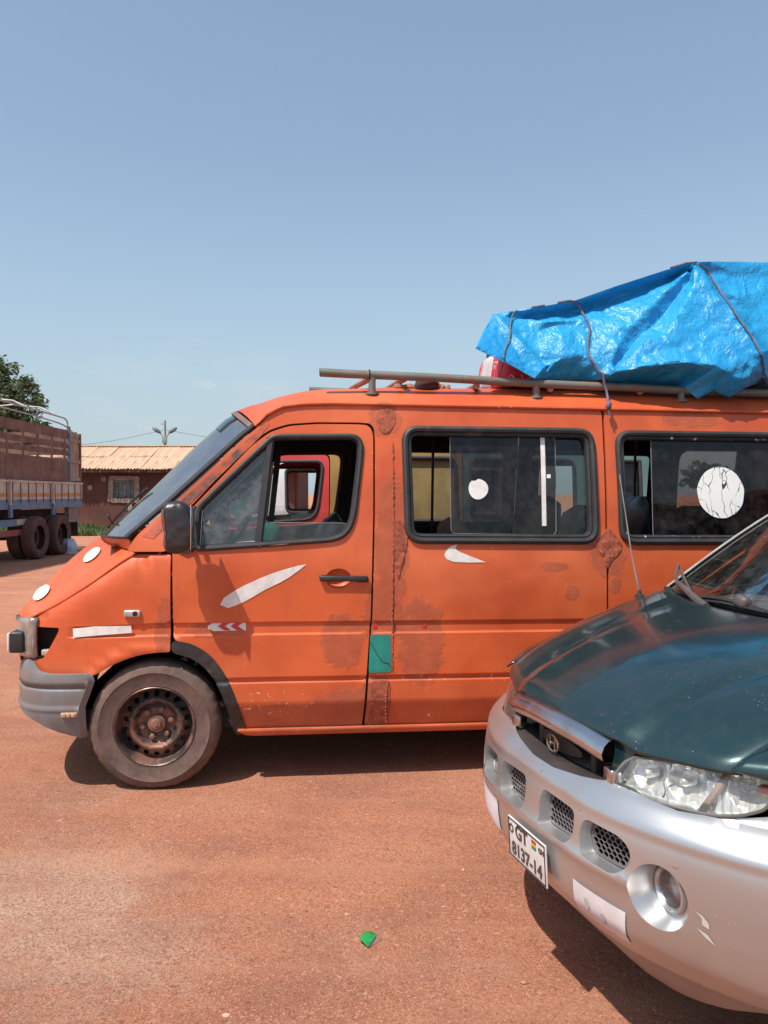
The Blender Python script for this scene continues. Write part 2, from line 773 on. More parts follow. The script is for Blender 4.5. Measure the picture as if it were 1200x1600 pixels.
def rut(x, y):
    # shallow wheel ruts crossing the yard
    h = 0.0
    for (c0, sl, w) in ((2.62, .10, .11), (3.32, .12, .12), (3.75, -.06, .09)):
        d = (y - c0 - sl * x - .06 * math.sin(x * 1.3 + c0)) / w
        if abs(d) < 4 and y < 3.85:
            h += -.007 * math.exp(-d * d) + .0045 * math.exp(-((abs(d) - 1.5) / .6) ** 2)
    return h


def gz(x, y):
    r = math.hypot(x, y - 4)
    k = 1 if r < 12 else max(.0, 1 - (r - 12) / 25)
    return k * (.010 * noise.noise(Vector((x * .8, y * .8, 3))) + .006 * noise.noise(Vector((x * 2.7, y * 2.7, 9))) + .003 * noise.noise(Vector((x * 9, y * 9, 1)))) - .006 + rut(x, y)


gx = np.concatenate([[-4000, -1500, -500, -200, -90, -45, -26], np.arange(-16, -3.5, .35), np.arange(-3.5, 2.4, .05), np.arange(2.4, 9, .35), [14, 25, 50, 120, 400, 1500, 4000]])
gy = np.concatenate([[-3000, -600, -100, -20, -5, 0], np.arange(1, 6.2, .05), np.arange(6.2, 24, .4), [26, 30, 36, 45, 60, 90, 150, 300, 700, 1800, 4500]])
gv = [(x, y, gz(x, y)) for y in gy for x in gx]
nx_ = len(gx)
gf = [(j * nx_ + i, j * nx_ + i + 1, (j + 1) * nx_ + i + 1, (j + 1) * nx_ + i) for j in range(len(gy) - 1) for i in range(nx_ - 1)]
tag(mk('ground', gv, gf, M_GROUND), kind='structure')

# loose grit and small stones lying on the soil
M_GRIT = pm('grit_stone', (.46, .20, .13), (.28, .11, .075), rough=.9, scale=5, dust=(.5, .34, .25), dlo=.62, dhi=.7, dscale=9)
rg = random.Random(3)
pv, pf = [], []


def pebble(x, y, s):
    b = len(pv)
    z = gz(x, y)
    a0 = rg.random() * 6.28
    sx, sy, sz = s * rg.uniform(.7, 1.3), s * rg.uniform(.6, 1.1), s * rg.uniform(.45, .8)
    for k in range(5):
        a = a0 + k * 1.2566
        rr = rg.uniform(.8, 1.15)
        pv.append((x + math.cos(a) * sx * rr, y + math.sin(a) * sy * rr, z + sz * rg.uniform(.0, .4)))
    pv.append((x + sx * rg.uniform(-.3, .3), y + sy * rg.uniform(-.3, .3), z + sz))
    for k in range(5):
        pf.append((b + k, b + (k + 1) % 5, b + 5))


for i in range(60000):
    Y = 1.9 + 9 * rg.random() ** 2.2
    X = rg.uniform(-.62, .42) * Y * 1.05
    dens = noise.noise(Vector((X * 1.3, Y * 1.3, 5)))
    if dens < rg.uniform(-.6, .5):
        continue
    s = .0018 + .0042 * rg.random() ** 3
    if rg.random() < .006:
        s *= 2.2
    pebble(X, Y, s)
tag(mk('gravel', pv, pf, M_GRIT, None, False), 'fine red grit and small stones strewn over the bare earth', 'gravel', kind='stuff')
for k, (u, v, s, lab) in enumerate([(353, 1583, .011, 'small pale stone on bare earth at the bottom edge, left of the green wrapper'),
                                    (724, 1357, .010, 'small pale stone on bare earth left of the silver bumper'),
                                    (561, 1415, .008, 'small dark stone just above the green wrapper')]):
    p = at_z(u, v)
    pv, pf = [], []
    pebble(0, 0, s)
    gzv = gz(0, 0)
    pv = [(a, b, c - gzv) for a, b, c in pv]
    pf2 = pf + [(4, 3, 2, 1, 0)]
    o = mk('stone', pv, pf2, M_GRIT if k == 2 else pm('pale_stone', (.55, .36, .26), (.42, .26, .18), rough=.9), None, True, 40)
    o.location = (p.x, p.y, gz(p.x, p.y) - .001)
    tag(o, lab, 'stone', 'single stones on the earth')

# ------------------------------------------------------------------ house with corrugated roof
M_MUD = pm('mud_wall', (.125, .050, .037), (.085, .035, .027), rough=.95, scale=1.2, bump=.5, bscale=14, dust=(.23, .12, .085), dlo=.62, dhi=.8, dscale=2.0, bdist=.02)
M_PLASTER = pm('lime_plaster', (.36, .27, .22), (.22, .15, .12), rough=.95, scale=4, bump=.4, bscale=30)
M_SHUT = pm('weathered_grey_wood', (.20, .21, .20), (.11, .11, .105), rough=.85, scale=9)
M_DARK = pm('dark_void', (.012, .010, .010), (.008, .007, .007), rough=.9)
M_TIMBER = pm('dark_timber', (.10, .065, .05), (.06, .04, .03), rough=.9, scale=6)


def roof_mat():
    n = NT('rusty_corrugated_iron')
    st = n.noise(2.2, 6, .7, vec=n.mapping((1.6, .35, 1)))
    c = n.mix(n.ramp(st, .35, .62), (.66, .46, .32), (.57, .36, .23))
    c = n.mix(n.math('MULTIPLY', n.ramp(n.noise(1.1, 6, .7, vec=n.mapping((2.5, .3, 1), (4, 0, 0))), .55, .75), .7), c, (.26, .11, .065))
    n.setc(c)
    n.set('Roughness', .75)
    n.set('Metallic', .15)
    return n.m


M_ROOF = roof_mat()
HX0, HX1, HY = -23.0, -4.2, 36.0
house = empty('mud_house', (HX0, HY, 0), 0, 'low brown mud house with rusty corrugated roof behind the slatted truck', 'house')
WZ = 2.72
win_x = at_y(194, 765, HY)


def wall_front():
    ol = [(0, -.02), (HX1 - HX0, -.02), (HX1 - HX0, WZ), (0, WZ)]
    wx = win_x.x - HX0
    hole = [(wx - .48, 1.42), (wx + .48, 1.42), (wx + .48, 2.22), (wx - .48, 2.22)]

    def f(a, z):
        return (a, .05 * noise.noise(Vector((a * .7, z, 0))) + (-.06 * sm((1.02 - z) / .1)), z)
    return skin('wall', ol, [hole], f, M_MUD, house, step=.3, bstep=.15, flange=(0, .3, 0)), wx


_w, wx = wall_front()
b = MB()
b.box((-.0, 2.6, WZ / 2), (.3, 5.0, WZ))
b.build('side_wall', M_MUD, house, False)
b = MB()
b.box((HX1 - HX0, 2.6, WZ / 2), (.3, 5.0, WZ))
b.build('side_wall', M_MUD, house, False)
b = MB()
b.box(((HX1 - HX0) / 2, 5.1, WZ / 2), (HX1 - HX0, .3, WZ))
b.build('back_wall', M_MUD, house, False)
# window surround of pale plaster with a plank shutter
sur = skin('window_surround', round_poly([(wx - .76, 1.22), (wx + .70, 1.16), (wx + .74, 2.42), (wx - .68, 2.46)], .08, 3),
           [[(wx - .5, 1.4), (wx + .5, 1.4), (wx + .5, 2.24), (wx - .5, 2.24)]],
           lambda a, z: (a + .03 * noise.noise(Vector((a * 5, z * 5, 2))), -.09 + .02 * noise.noise(Vector((a * 3, z * 3, 1))), z + .03 * noise.noise(Vector((z * 5, a * 4, 8)))),
           M_PLASTER, house, step=.1, bstep=.06, flange=(0, .16, 0))
b = MB()
b.poly([(wx + .22, -.075, 1.2), (wx + .40, -.075, 1.18), (wx + .34, -.12, .75), (wx + .16, -.12, .45), (wx + .10, -.12, .5), (wx + .2, -.09, .9)], (0, .05, 0))
b.build('plaster_run', M_PLASTER, house, False)
for k in range(5):
    b = MB()
    b.box((wx - .38 + k * .19, .08, 1.82), (.175, .03, .78), bev=.006)
    b.build('shutter_plank', M_SHUT, house)
b = MB()
b.box((wx - .475, .04, 1.82), (.05, .12, .8))
b.box((wx + .475, .04, 1.82), (.05, .12, .8))
b.box((wx, .04, 2.2), (.9, .12, .05))
b.build('shutter_frame', M_SHUT, house, False)
b = MB()
b.box((wx, .2, 1.82), (1.2, .05, 1.1))
b.build('window_back', M_DARK, house, False)
for px_, pz_ in ((wx - .95, 2.3), (wx + 2.3, 2.3), (wx - 1.6, 1.9)):
    b = MB()
    b.lathe([(.0, -.0), (.12, 0), (.13, .05)], 10, Matrix.Translation((px_, -.035, pz_)))
    b.build('plaster_patch', M_PLASTER, house)
# eave beam, rafters
b = MB()
b.box(((HX1 - HX0) / 2, -.55, WZ - .06), (HX1 - HX0 + .6, .08, .12))
b.build('eave_beam', M_TIMBER, house, False)
# roof sheets
pitch_h, run = 1.20, 3.2
eave_z = 2.76


def sheet_mesh(w, s0, s1, seed):
    mb = MB()
    n = int(w / .038)
    rr = random.Random(seed)
    ph = rr.random() * 6
    rag = [rr.uniform(-.03, .03) for _ in range(n + 1)]

    def f(i, j):
        a = i * w
        s = s0 + (s1 - s0) * j
        if j == 0:
            s += rag[int(i * n)]
        return (a, -.68 + s * run, eave_z + s * pitch_h + .022 * math.sin(a / .152 * 2 * math.pi) + .012 * math.sin(s * 5 + ph))
    mb.grid(f, n, 6)
    return mb


x = -.5
k = 0
while x < HX1 - HX0 + .3:
    w = 1.02
    for (s0, s1, dz) in ((0, .56, 0), (.52, 1.0, .012)):
        o = sheet_mesh(w + .06, s0, s1, k).build('roof_sheet', M_ROOF, house)
        o.location = (x, 0, .006 * (k % 3) + dz)
        o.rotation_euler = (0, .0015 * ((k * 7) % 5 - 2), .006 * ((k * 5) % 5 - 2))
        k += 1
    x += w
b = MB()
b.poly([(-.5, -.68 + run, eave_z + pitch_h + .03), (HX1 - HX0 + .5, -.68 + run, eave_z + pitch_h + .03), (HX1 - HX0 + .5, 5.8, eave_z), (-.5, 5.8, eave_z)], (0, 0, -.02))
b.build('back_roof', M_ROOF, house, False)
b = MB()
b.box(((HX1 - HX0) / 2, -.68 + run, eave_z + pitch_h + .05), (HX1 - HX0 + 1, .3, .05))
b.build('ridge_cap', M_ROOF, house, False)
b = MB()
b.box((HX0 + 9.4, 34.6, .03), (19, 1.1, .10), bev=.03)
tag(b.build('concrete_apron', pm('pale_cement', (.42, .30, .23), (.30, .19, .14), rough=.95, scale=2, bump=.3)), kind='structure')

# ------------------------------------------------------------------ grass strip before the house
M_GRASS = pm('grass_blades', (.115, .16, .035), (.07, .11, .025), rough=.7, scale=1.5, dust=(.26, .20, .10), dlo=.5, dhi=.7, dscale=1.2)
rg = random.Random(11)
gvv, gff = [], []
for i in range(26000):
    x, y = rg.uniform(-16.5, -7.5), rg.uniform(29.3, 33.9)
    d = noise.noise(Vector((x * .6, y * .6, 0)))
    if d < rg.uniform(-.6, .15):
        continue
    h = rg.uniform(.10, .30) * (1.1 + d)
    a = rg.random() * 6.28
    w = .03
    lx, ly = rg.uniform(-.08, .08), rg.uniform(-.08, .08)
    b0 = len(gvv)
    gvv += [(x - w * math.cos(a), y - w * math.sin(a), -.01), (x + w * math.cos(a), y + w * math.sin(a), -.01), (x + lx, y + ly, h)]
    gff.append((b0, b0 + 1, b0 + 2))
tag(mk('grass', gvv, gff, M_GRASS, None, False), 'strip of short weedy grass before the mud house', 'grass', kind='stuff')


# ------------------------------------------------------------------ trees
def leaf_mat(name, c1, c2):
    n = NT(name)
    c = n.mix(n.ramp(n.noise(.9, 3, .6), .35, .65), c1, c2)
    c = n.mix(n.math('MULTIPLY', n.ramp(n.noise(6, 2), .5, .75), .6), c, tuple(x * 1.7 for x in c1))
    n.setc(c)
    n.set('Roughness', .55)
    n.set('Specular IOR Level', .35)
    tl = n.node('ShaderNodeBsdfTranslucent')
    n.link(c, tl.inputs['Color'])
    mx = n.node('ShaderNodeMixShader')
    mx.inputs[0].default_value = .25
    n.link(n.b.outputs[0], mx.inputs[1])
    n.link(tl.outputs[0], mx.inputs[2])
    n.link(mx.outputs[0], n.out.inputs['Surface'])
    return n.m


M_LEAF = leaf_mat('tree_leaves', (.12, .165, .075), (.08, .118, .055))
M_LEAF2 = leaf_mat('far_leaves', (.10, .14, .075), (.08, .11, .06))
M_BARK = pm('bark', (.10, .075, .055), (.06, .045, .035), rough=.95, scale=6, bump=.6, bscale=25, bdist=.02)


def tree(name, loc, trunk_h, lobes, nleaf, lsize, mat, label, seed):
    rr = random.Random(seed)
    root = empty(name, loc, 0, label, 'tree', 'trees around the yard')
    t = MB()
    pts = [(0, 0, -.1), (.05, 0, trunk_h * .35), (.0, .08, trunk_h * .7), (.05, .05, trunk_h)]
    r0 = trunk_h * .055
    t.tube(crv(pts, 4), [lerp(r0, r0 * .55, i / 12) for i in range(13)], 9)
    for (c, rad) in lobes:
        a = Vector((.02, .03, trunk_h * rr.uniform(.7, 1)))
        e = Vector(c)
        m = (a + e) / 2 + Vector((rr.uniform(-.3, .3), rr.uniform(-.3, .3), -.2))
        t.tube(crv([a, m, e, e + Vector((0, 0, rad * .6))], 4), [lerp(r0 * .5, r0 * .12, i / 12) for i in range(13)], 6)
    t.build('trunk', M_BARK, root)
    lv, lf = [], []
    tot = sum(r ** 2 for _, r in lobes)
    for (c, rad) in lobes:
        nn = int(nleaf * rad ** 2 / tot)
        ncl = max(8, int(nn / 38))
        cls = []
        for i in range(ncl):
            d = Vector((rr.gauss(0, 1), rr.gauss(0, 1), rr.gauss(0, .85))).normalized()
            cls.append(Vector(c) + d * rad * rr.uniform(.45, 1.0) ** .6)
        for i in range(nn):
            q = cls[rr.randrange(ncl)]
            p = q + Vector((rr.gauss(0, 1), rr.gauss(0, 1), rr.gauss(0, .7))) * rad * .14
            s = lsize * rr.uniform(.6, 1.4)
            ax = Vector((rr.gauss(0, 1), rr.gauss(0, 1), rr.gauss(0, .5))).normalized()
            bx = ax.cross(Vector((rr.gauss(0, 1), rr.gauss(0, 1), rr.gauss(0, 1)))).normalized()
            b0 = len(lv)
            lv.extend([p - ax * s, p + bx * s * .45, p + ax * s, p - bx * s * .45])
            lf.append((b0, b0 + 1, b0 + 2, b0 + 3))
    mk('crown', lv, lf, mat, root, False)
    return root


# big tree behind the truck
tp = at_y(12, 690, 42)
tree('shade_tree', (tp.x, 42, 0), 3.6,
     [((-.6, 0, 5.9), 1.5), ((.7, .3, 6.6), 1.25), ((-1.6, .2, 7.0), 1.5), ((.25, -.3, 7.6), 1.1), ((1.35, 0, 5.2), 1.0), ((2.1, -.2, 4.5), .75), ((-2.6, 0, 5.6), 1.6), ((-.4, .4, 4.5), 1.5), ((.9, .2, 3.9), .9), ((2.75, -.1, 4.0), .42), ((-3.2, 0, 7.0), 1.5), ((-1.0, 0, 8.2), 1.0)],
     22000, .115, M_LEAF, 'tall dark green tree rising behind the slatted truck', 5)
tp = at_y(322, 700, 62)
tree('distant_tree', (tp.x + .6, 62, 0), 3.6, [((0, 0, 4.6), 1.1), ((1.1, 0, 4.3), 1.0), ((-.9, 0, 4.1), .8)], 2600, .12, M_LEAF2, 'small pale tree top showing over the house roof beside the windscreen', 6)
for k, (u, lab) in enumerate([(1095, 'leftmost far tree seen through the rear side window of the orange van'), (1128, 'middle far tree seen through the rear side window of the orange van'), (1165, 'rightmost far tree seen through the rear side window of the orange van')]):
    tp = at_y(u, 740, 75)
    tree('distant_tree', (tp.x, 75 + k * 3, 0), 2.2, [((0, 0, 3.6), 1.3), ((1.3, 0, 3.2), 1.0), ((-1.2, 0, 3.1), 1.1)], 1800, .16, M_LEAF2, lab, 20 + k)

# ------------------------------------------------------------------ lamp post with wires
M_POLE = pm('galvanised_pole', (.30, .32, .32), (.22, .24, .24), rough=.6, metal=.2)
M_LAMP = pm('lamp_housing', (.16, .20, .22), (.10, .13, .15), rough=.5)
lp = at_y(258, 700, 55)
post = empty('street_lamp', (lp.x, 55, 0), 0, 'twin headed street lamp standing behind the house roof', 'street lamp')
b = MB()
b.tube([(0, 0, 0), (0, 0, 3.5), (0, 0, 6.85)], [.11, .095, .075], 10)
b.build('pole', M_POLE, post)
for s in (-1, 1):
    b = MB()
    b.tube(crv([(0, -.06, 5.2), (s * .16, -.06, 5.7), (s * .36, -.06, 6.0)], 5), .04, 8)
    arm = b.build('arm', M_POLE, post)
    b = MB()
    d = Vector((s * .78, 0, .52)).normalized()
    p0 = Vector((s * .28, -.06, 5.95))
    b.tube([p0 + d * (.72 * t) for t in (0, .12, .3, .6, .88, 1)], [.05, .10, .14, .15, .10, .03], 10)
    b.build('lamp_head', M_LAMP, post)
b = MB()
b.box((0, -.1, 5.45), (.34, .12, .5), bev=.03)
b.build('fuse_box', M_POLE, post)
b = MB()
b.box((-.16, 0, 6.6), (.34, .05, .05))
b.build('cross_bar', M_POLE, post, False)
for s, (ex_, ez_) in ((-1, (-14, 4.9)), (1, (15, 5.0))):
    b = MB()
    b.tube([(lp.x + ex_ * t, 55 + 3 * t, lerp(6.2, ez_ + .6, t) - 1.1 * math.sin(math.pi * t) * .6) for t in [i / 16 for i in range(17)]], .016, 5)
    tag(b.build('power_line', M_LAMP), 'thin power line sagging %s from the street lamp' % ('left' if s < 0 else 'right'), 'wire', 'wires at the street lamp')
# ------------------------------------------------------------------ slatted cargo truck (left, behind)
M_BOARD = pm('brown_cargo_boards', (.205, .115, .085), (.13, .07, .052), rough=.85, scale=3, bump=.35, bscale=25, dust=(.27, .17, .13), dlo=.5, dhi=.8, dscale=2.5)
M_PALEB = pm('pale_wood_panel', (.36, .26, .20), (.24, .16, .12), rough=.85, scale=4, bump=.3, bscale=30)
M_TWHITE = pm('dusty_white_paint', (.52, .46, .40), (.40, .33, .28), rough=.6, scale=3, dust=(.30, .17, .12), dlo=.52, dhi=.8)
M_TORANGE = pm('orange_stripe_paint', (.52, .23, .06), (.42, .17, .05), rough=.6, dust=(.3, .17, .12))
M_TBLUE = pm('faded_blue_paint', (.13, .21, .32), (.09, .15, .24), rough=.6, scale=3, dust=(.24, .15, .12), dlo=.48, dhi=.72)
M_TRED = pm('faded_red_paint', (.28, .06, .05), (.2, .05, .04), rough=.6, dust=(.26, .15, .12))
M_CHASSIS = pm('dusty_black_chassis', (.045, .032, .028), (.03, .022, .02), rough=.85, dust=(.15, .075, .05), dlo=.45, dhi=.8)
M_TTYRE = pm('dusty_truck_tyre', (.13, .062, .048), (.08, .042, .034), rough=.95, scale=4, bump=.3, bscale=20)
M_TUBE = pm('light_steel_tube', (.44, .44, .42), (.3, .3, .28), rough=.5, metal=.3)
TX, TY = -8.75, 22.2
truck = empty('cargo_truck', (TX, TY, 0), 0, 'long brown slatted cargo truck with blue and white lower boards', 'truck')
TL, TW = 9.0, 2.45        # bed length (towards -y) and width (towards -x)
rt_ = random.Random(4)
rows = [(3.38, 3.13), (3.03, 2.875), (2.80, 2.655), (2.565, 2.262), (2.250, 1.945)]
# side planks, near side and far side, in bays between posts
bays = [(.86, 1.95), (1.97, 4.4), (4.42, 6.8), (6.82, 9.0)]
for side in (0, 1):
    sx = -.03 if side == 0 else -TW + .03
    for ri, (z1, z0) in enumerate(rows):
        if side and ri < 3:
            continue
        for (d0, d1) in ([(.86, 4.4), (4.42, 9.0)] if ri < 3 else bays):
            b = MB()
            jz = rt_.uniform(-.012, .012)
            b.box((sx, -(d0 + d1) / 2, (z0 + z1) / 2 + jz), (.035, d1 - d0, z1 - z0), rot=(rt_.uniform(-.002, .002), 0, 0))
            b.build('plank', M_BOARD, truck, False)
    k = 0
    d = .98
    while d < 9:
        b = MB()
        b.box((sx - (.04 if side == 0 else -.04), -d, 2.65), (.04, .085, 1.46))
        b.build('post', M_BOARD, truck, False)
        d += .82
# rear side panel of pale boards in a frame
for k in range(3):
    b = MB()
    b.box((-.04, -.40, 2.17 + k * .46), (.03, .66, .44))
    b.build('rear_panel_board', M_PALEB, truck, False)
for z in (2.02, 2.52, 3.1):
    b = MB()
    b.box((-.01, -.40, z), (.05, .74, .10))
    b.build('batten', M_PALEB, truck, False)
b = MB()
b.box((-.02, -.80, 2.68), (.08, .07, 1.6))
b.build('corner_post', M_TBLUE, truck, False)
b = MB()
b.box((-.03, -.03, 2.62), (.09, .07, 1.42))
b.build('corner_post', M_BOARD, truck, False)
# tail boards
for k in range(4):
    b = MB()
    b.box((-TW / 2, -.03, 2.15 + k * .36), (TW - .2, .04, .30))
    b.build('tail_plank', M_BOARD, truck, False)
# lower drop sides
for (d0, d1) in ((.0, 1.98), (2.02, 4.3), (4.34, 6.7), (6.74, 9.0)):
    L_ = d1 - d0
    for nm, z0, z1, mt, off in (('drop_side', 1.47, 1.915, M_TWHITE, .03), ('stripe', 1.535, 1.625, M_TORANGE, .036), ('lower_rail', 1.24, 1.465, M_TBLUE, .028)):
        b = MB()
        b.box((off - .02, -(d0 + d1) / 2, (z0 + z1) / 2), (.04, L_, z1 - z0))
        b.build(nm, mt, truck, False)
    b = MB()
    b.box((.025, -(d0 + d1) / 2, 1.905), (.07, L_, .05))
    b.build('top_rail', M_TWHITE, truck, False)
    n = max(2, int(L_ / .36))
    for i in range(n):
        b = MB()
        b.box((.042, -(d0 + .12 + i * (L_ - .24) / (n - 1)), 1.64), (.012, .014, .5))
        b.build('stiffener', M_CHASSIS, truck, False)
for d in (2.0, 4.32, 6.72):
    b = MB()
    b.box((.05, -d, 1.62), (.05, .07, .62))
    b.build('hinge_post', M_TWHITE, truck, False)
    b = MB()
    b.box((.05, -d, 1.2), (.06, .12, .3))
    b.build('stake_pocket', M_TBLUE, truck, False)
b = MB()
b.box((-TW / 2, -TL / 2, 1.30), (TW - .1, TL, .12))
b.build('bed_floor', M_CHASSIS, truck, False)
for s in (-.75, -1.75):
    b = MB()
    b.box((s, -5.3, 1.05), (.12, 10.4, .26))
    b.build('chassis_rail', M_CHASSIS, truck, False)
b = MB()
b.box((-TW / 2, -.06, .95), (TW - .3, .1, .2))
b.build('rear_bumper', M_CHASSIS, truck, False)
b = MB()
b.box((-.10, -.48, 1.03), (.12, .62, .44))
b.build('mudguard_plate', pm('grey_mudguard', (.22, .20, .19), (.15, .13, .12), rough=.7, dust=(.22, .13, .1)), truck, False)
b = MB()
b.box((-.30, -.16, .60), (.5, .02, .40))
b.build('mudflap', M_CHASSIS, truck, False)
b = MB()
b.box((-.02, -4.3, .92), (.05, 3.2, .16))
b.build('side_guard', M_TBLUE, truck, False)
b = MB()
b.box((.01, -3.6, .925), (.03, .7, .13))
b.build('number_board', pm('pale_yellow_board', (.5, .45, .3), (.38, .33, .2), rough=.6, dust=(.3, .2, .15)), truck, False)
b = MB()
b.box((.0, -4.5, .68), (.05, 3.3, .14))
b.build('side_guard', M_TRED, truck, False)
b = MB()
b.box((-.4, -5.0, .62), (.5, 1.2, .5), bev=.08)
b.build('fuel_tank', M_CHASSIS, truck)


def truck_wheel(d):
    w = empty('truck_wheel_tmp')
    o1 = MB()
    for off in (0, -.34):
        M_ = Matrix.Translation((-.02 + off, -d, .53)) @ Matrix.Rotation(-math.pi / 2, 4, 'Z')
        o1.lathe([(.30, .03), (.36, -.01), (.46, -.012), (.51, .02), (.53, .07), (.53, .21), (.51, .26), (.46, .29), (.30, .25)], 40, M_)
    bpy.data.objects.remove(w)
    t = o1.build('wheel', M_TTYRE, truck)
    o2 = MB()
    M_ = Matrix.Translation((-.02, -d, .53)) @ Matrix.Rotation(-math.pi / 2, 4, 'Z')
    o2.lathe([(.305, .0), (.30, .05), (.27, .12), (.2, .14), (.17, .13), (.16, .03), (.11, .0), (.0, -.01)], 32, M_)
    o2.build('rim', pm('dusty_rim_%d' % int(d * 10), (.10, .045, .035), (.06, .03, .025), rough=.85), t)


for d in (1.85, 3.22, 8.7):
    truck_wheel(d)
for d in (1.85, 3.22, 8.7):
    b = MB()
    for off in ((-TW + .02), (-TW + .36)):
        M_ = Matrix.Translation((off, -d, .53)) @ Matrix.Rotation(math.pi / 2, 4, 'Z')
        b.lathe([(.2, .03), (.36, -.01), (.46, -.012), (.51, .02), (.53, .07), (.53, .21), (.51, .26), (.46, .29), (.2, .25)], 32, M_)
    b.build('far_wheel', M_TTYRE, truck)
    b = MB()
    b.tube([(-.1, -d, .53), (-TW + .1, -d, .53)], .08, 10)
    b.build('axle', M_CHASSIS, truck)
# tubular hoop frame over the bed
for hx in (-.12, -TW + .12):
    b = MB()
    b.tube(crv([(hx, -.62, 3.35), (hx, -.62, 3.55), (hx, -.75, 3.68), (hx, -1.4, 3.72), (hx, -5, 3.78), (hx, -9, 3.8)], 4), .022, 8)
    b.build('top_rail_tube', M_TUBE, truck)
b = MB()
b.tube(crv([(-.16, -.08, 3.3), (-.16, -.35, 3.42), (-.16, -1.2, 3.55), (-.16, -4, 3.62), (-.16, -9, 3.65)], 4), .02, 8)
b.build('top_rail_tube', M_TUBE, truck)
for d in (1.5, 3.0, 4.6, 6.2, 7.8):
    b = MB()
    b.tube([(-.10, -d, 3.74), (-.5, -d, 3.93), (-TW / 2, -d, 4.0), (-TW + .5, -d, 3.93), (-TW + .10, -d, 3.74)], .022, 8)
    b.build('hoop', M_TUBE, truck)
for hx in (-.8, -1.65):
    b = MB()
    b.tube([(hx, -1.5, 3.98), (hx, -9, 4.02)], .02, 8)
    b.build('ridge_tube', M_TUBE, truck)
# cab
b = MB()
b.box((-TW / 2, -10.4, 1.75), (TW - .1, 2.0, 2.3), bev=.15)
cab = b.build('cab', M_TBLUE, truck)
b = MB()
b.box((-.04, -10.6, 2.25), (.03, 1.0, .75), bev=.01)
b.build('cab_window', M_DARK, cab)
b = MB()
b.box((-TW / 2, -11.41, 2.25), (TW - .4, .03, .8), bev=.01)
b.build('windscreen', M_DARK, cab)
b = MB()
b.box((-TW / 2, -11.45, .75), (TW, .2, .4), bev=.05)
b.build('front_bumper', M_TWHITE, cab)
# pale sack lying behind the rear wheels
b = MB()
rg = random.Random(2)
b.grid(lambda i, j: (lambda a, h: (math.cos(a) * .26 * (1 - .5 * h * h) * (1 + .15 * noise.noise(Vector((math.cos(a), math.sin(a), h * 3)))), math.sin(a) * .2 * (1 - .5 * h * h), -.01 + .42 * h * (1 + .1 * math.sin(3 * a)) if h < 1 else .40))(i * 6.28318, j), 24, 8)
o = b.build('sack', pm('white_plastic_sack', (.50, .52, .58), (.36, .38, .44), rough=.6, scale=6))
p = at_z(109, 856)
o.location = (-8.55, 20.75, 0)
tag(o, 'pale white sack lying on the ground behind the truck wheels', 'sack')
# ------------------------------------------------------------------ orange van : frame and surfaces
V_PHI, V_PIT = R(6.5), R(.45)
VEX = np.array([math.cos(V_PHI) * math.cos(V_PIT), math.sin(V_PHI) * math.cos(V_PIT), -math.sin(V_PIT)])
VEY = np.array([-math.sin(V_PHI), math.cos(V_PHI), 0])
VEZ = np.cross(VEX, VEY)
VO = np.array([-1.236, 4.12, 0.0])
VMAT = Matrix(((VEX[0], VEY[0], VEZ[0], VO[0]), (VEX[1], VEY[1], VEZ[1], VO[1]), (VEX[2], VEY[2], VEZ[2], VO[2]), (0, 0, 0, 1)))
VW = 1.93                # body width
VXE = 4.55               # rear end


def groove(z, z0, z1, d, w):
    return d * sm((z - z0) / w) * sm((z1 - z) / w)


def yside(x, z, g=True):
    """inward offset of the van's side skin (local y) at length x, height z"""
    y = .0
    if z > 1.2:
        y += .105 * ((z - 1.2) / .95) ** 1.5
    if z > 1.25 and x < .7:
        y += .05 * sm((.7 - x) / .8) * sm((z - 1.25) / .3)
    if z < .46:
        y += .055 * (.46 - z) / .16
    y -= .006 * math.sin(max(0, min(1, (z - .9) / .4)) * math.pi)
    if x < -.12:
        t = (-.12 - x) / .57
        y += .105 * t ** 2.6
    if g:
        if x > -.47:
            k = sm((x + .47) / .05)
            zt = .905 if x > 0 else .905 + .045 * x
            zb = .832 if x > 0 else .832 + .02 * x
            y += k * groove(z, zb, zt, .011, .010)
        if x > .3:
            y += groove(z, .565, .603, .010, .012)
            y += .004 * sm((.60 - z) / .02)
    y += .0055 * noise.noise(Vector((x * 2.2, z * 2.6, 7))) + .0016 * noise.noise(Vector((x * 8, z * 8, 2)))
    return y


def VP(u, v, y=None):
    """photo pixel -> (x, z) on the van's near side skin (or on the plane y)"""
    d = ray(u, v)
    yy = 0.0 if y is None else y
    o = CAMP - VO
    for _ in range(10):
        t = (yy - o @ VEY) / (d @ VEY)
        p = o + t * d
        x, z = p @ VEX, p @ VEZ
        if y is not None:
            break
        yy = yside(x, z, False)
    return (x, z)


def VPL(pts, y=None):
    return [VP(u, v, y) for u, v in pts]


def vside(off=0.0):
    return lambda x, z: (x, yside(x, z) + off, z)


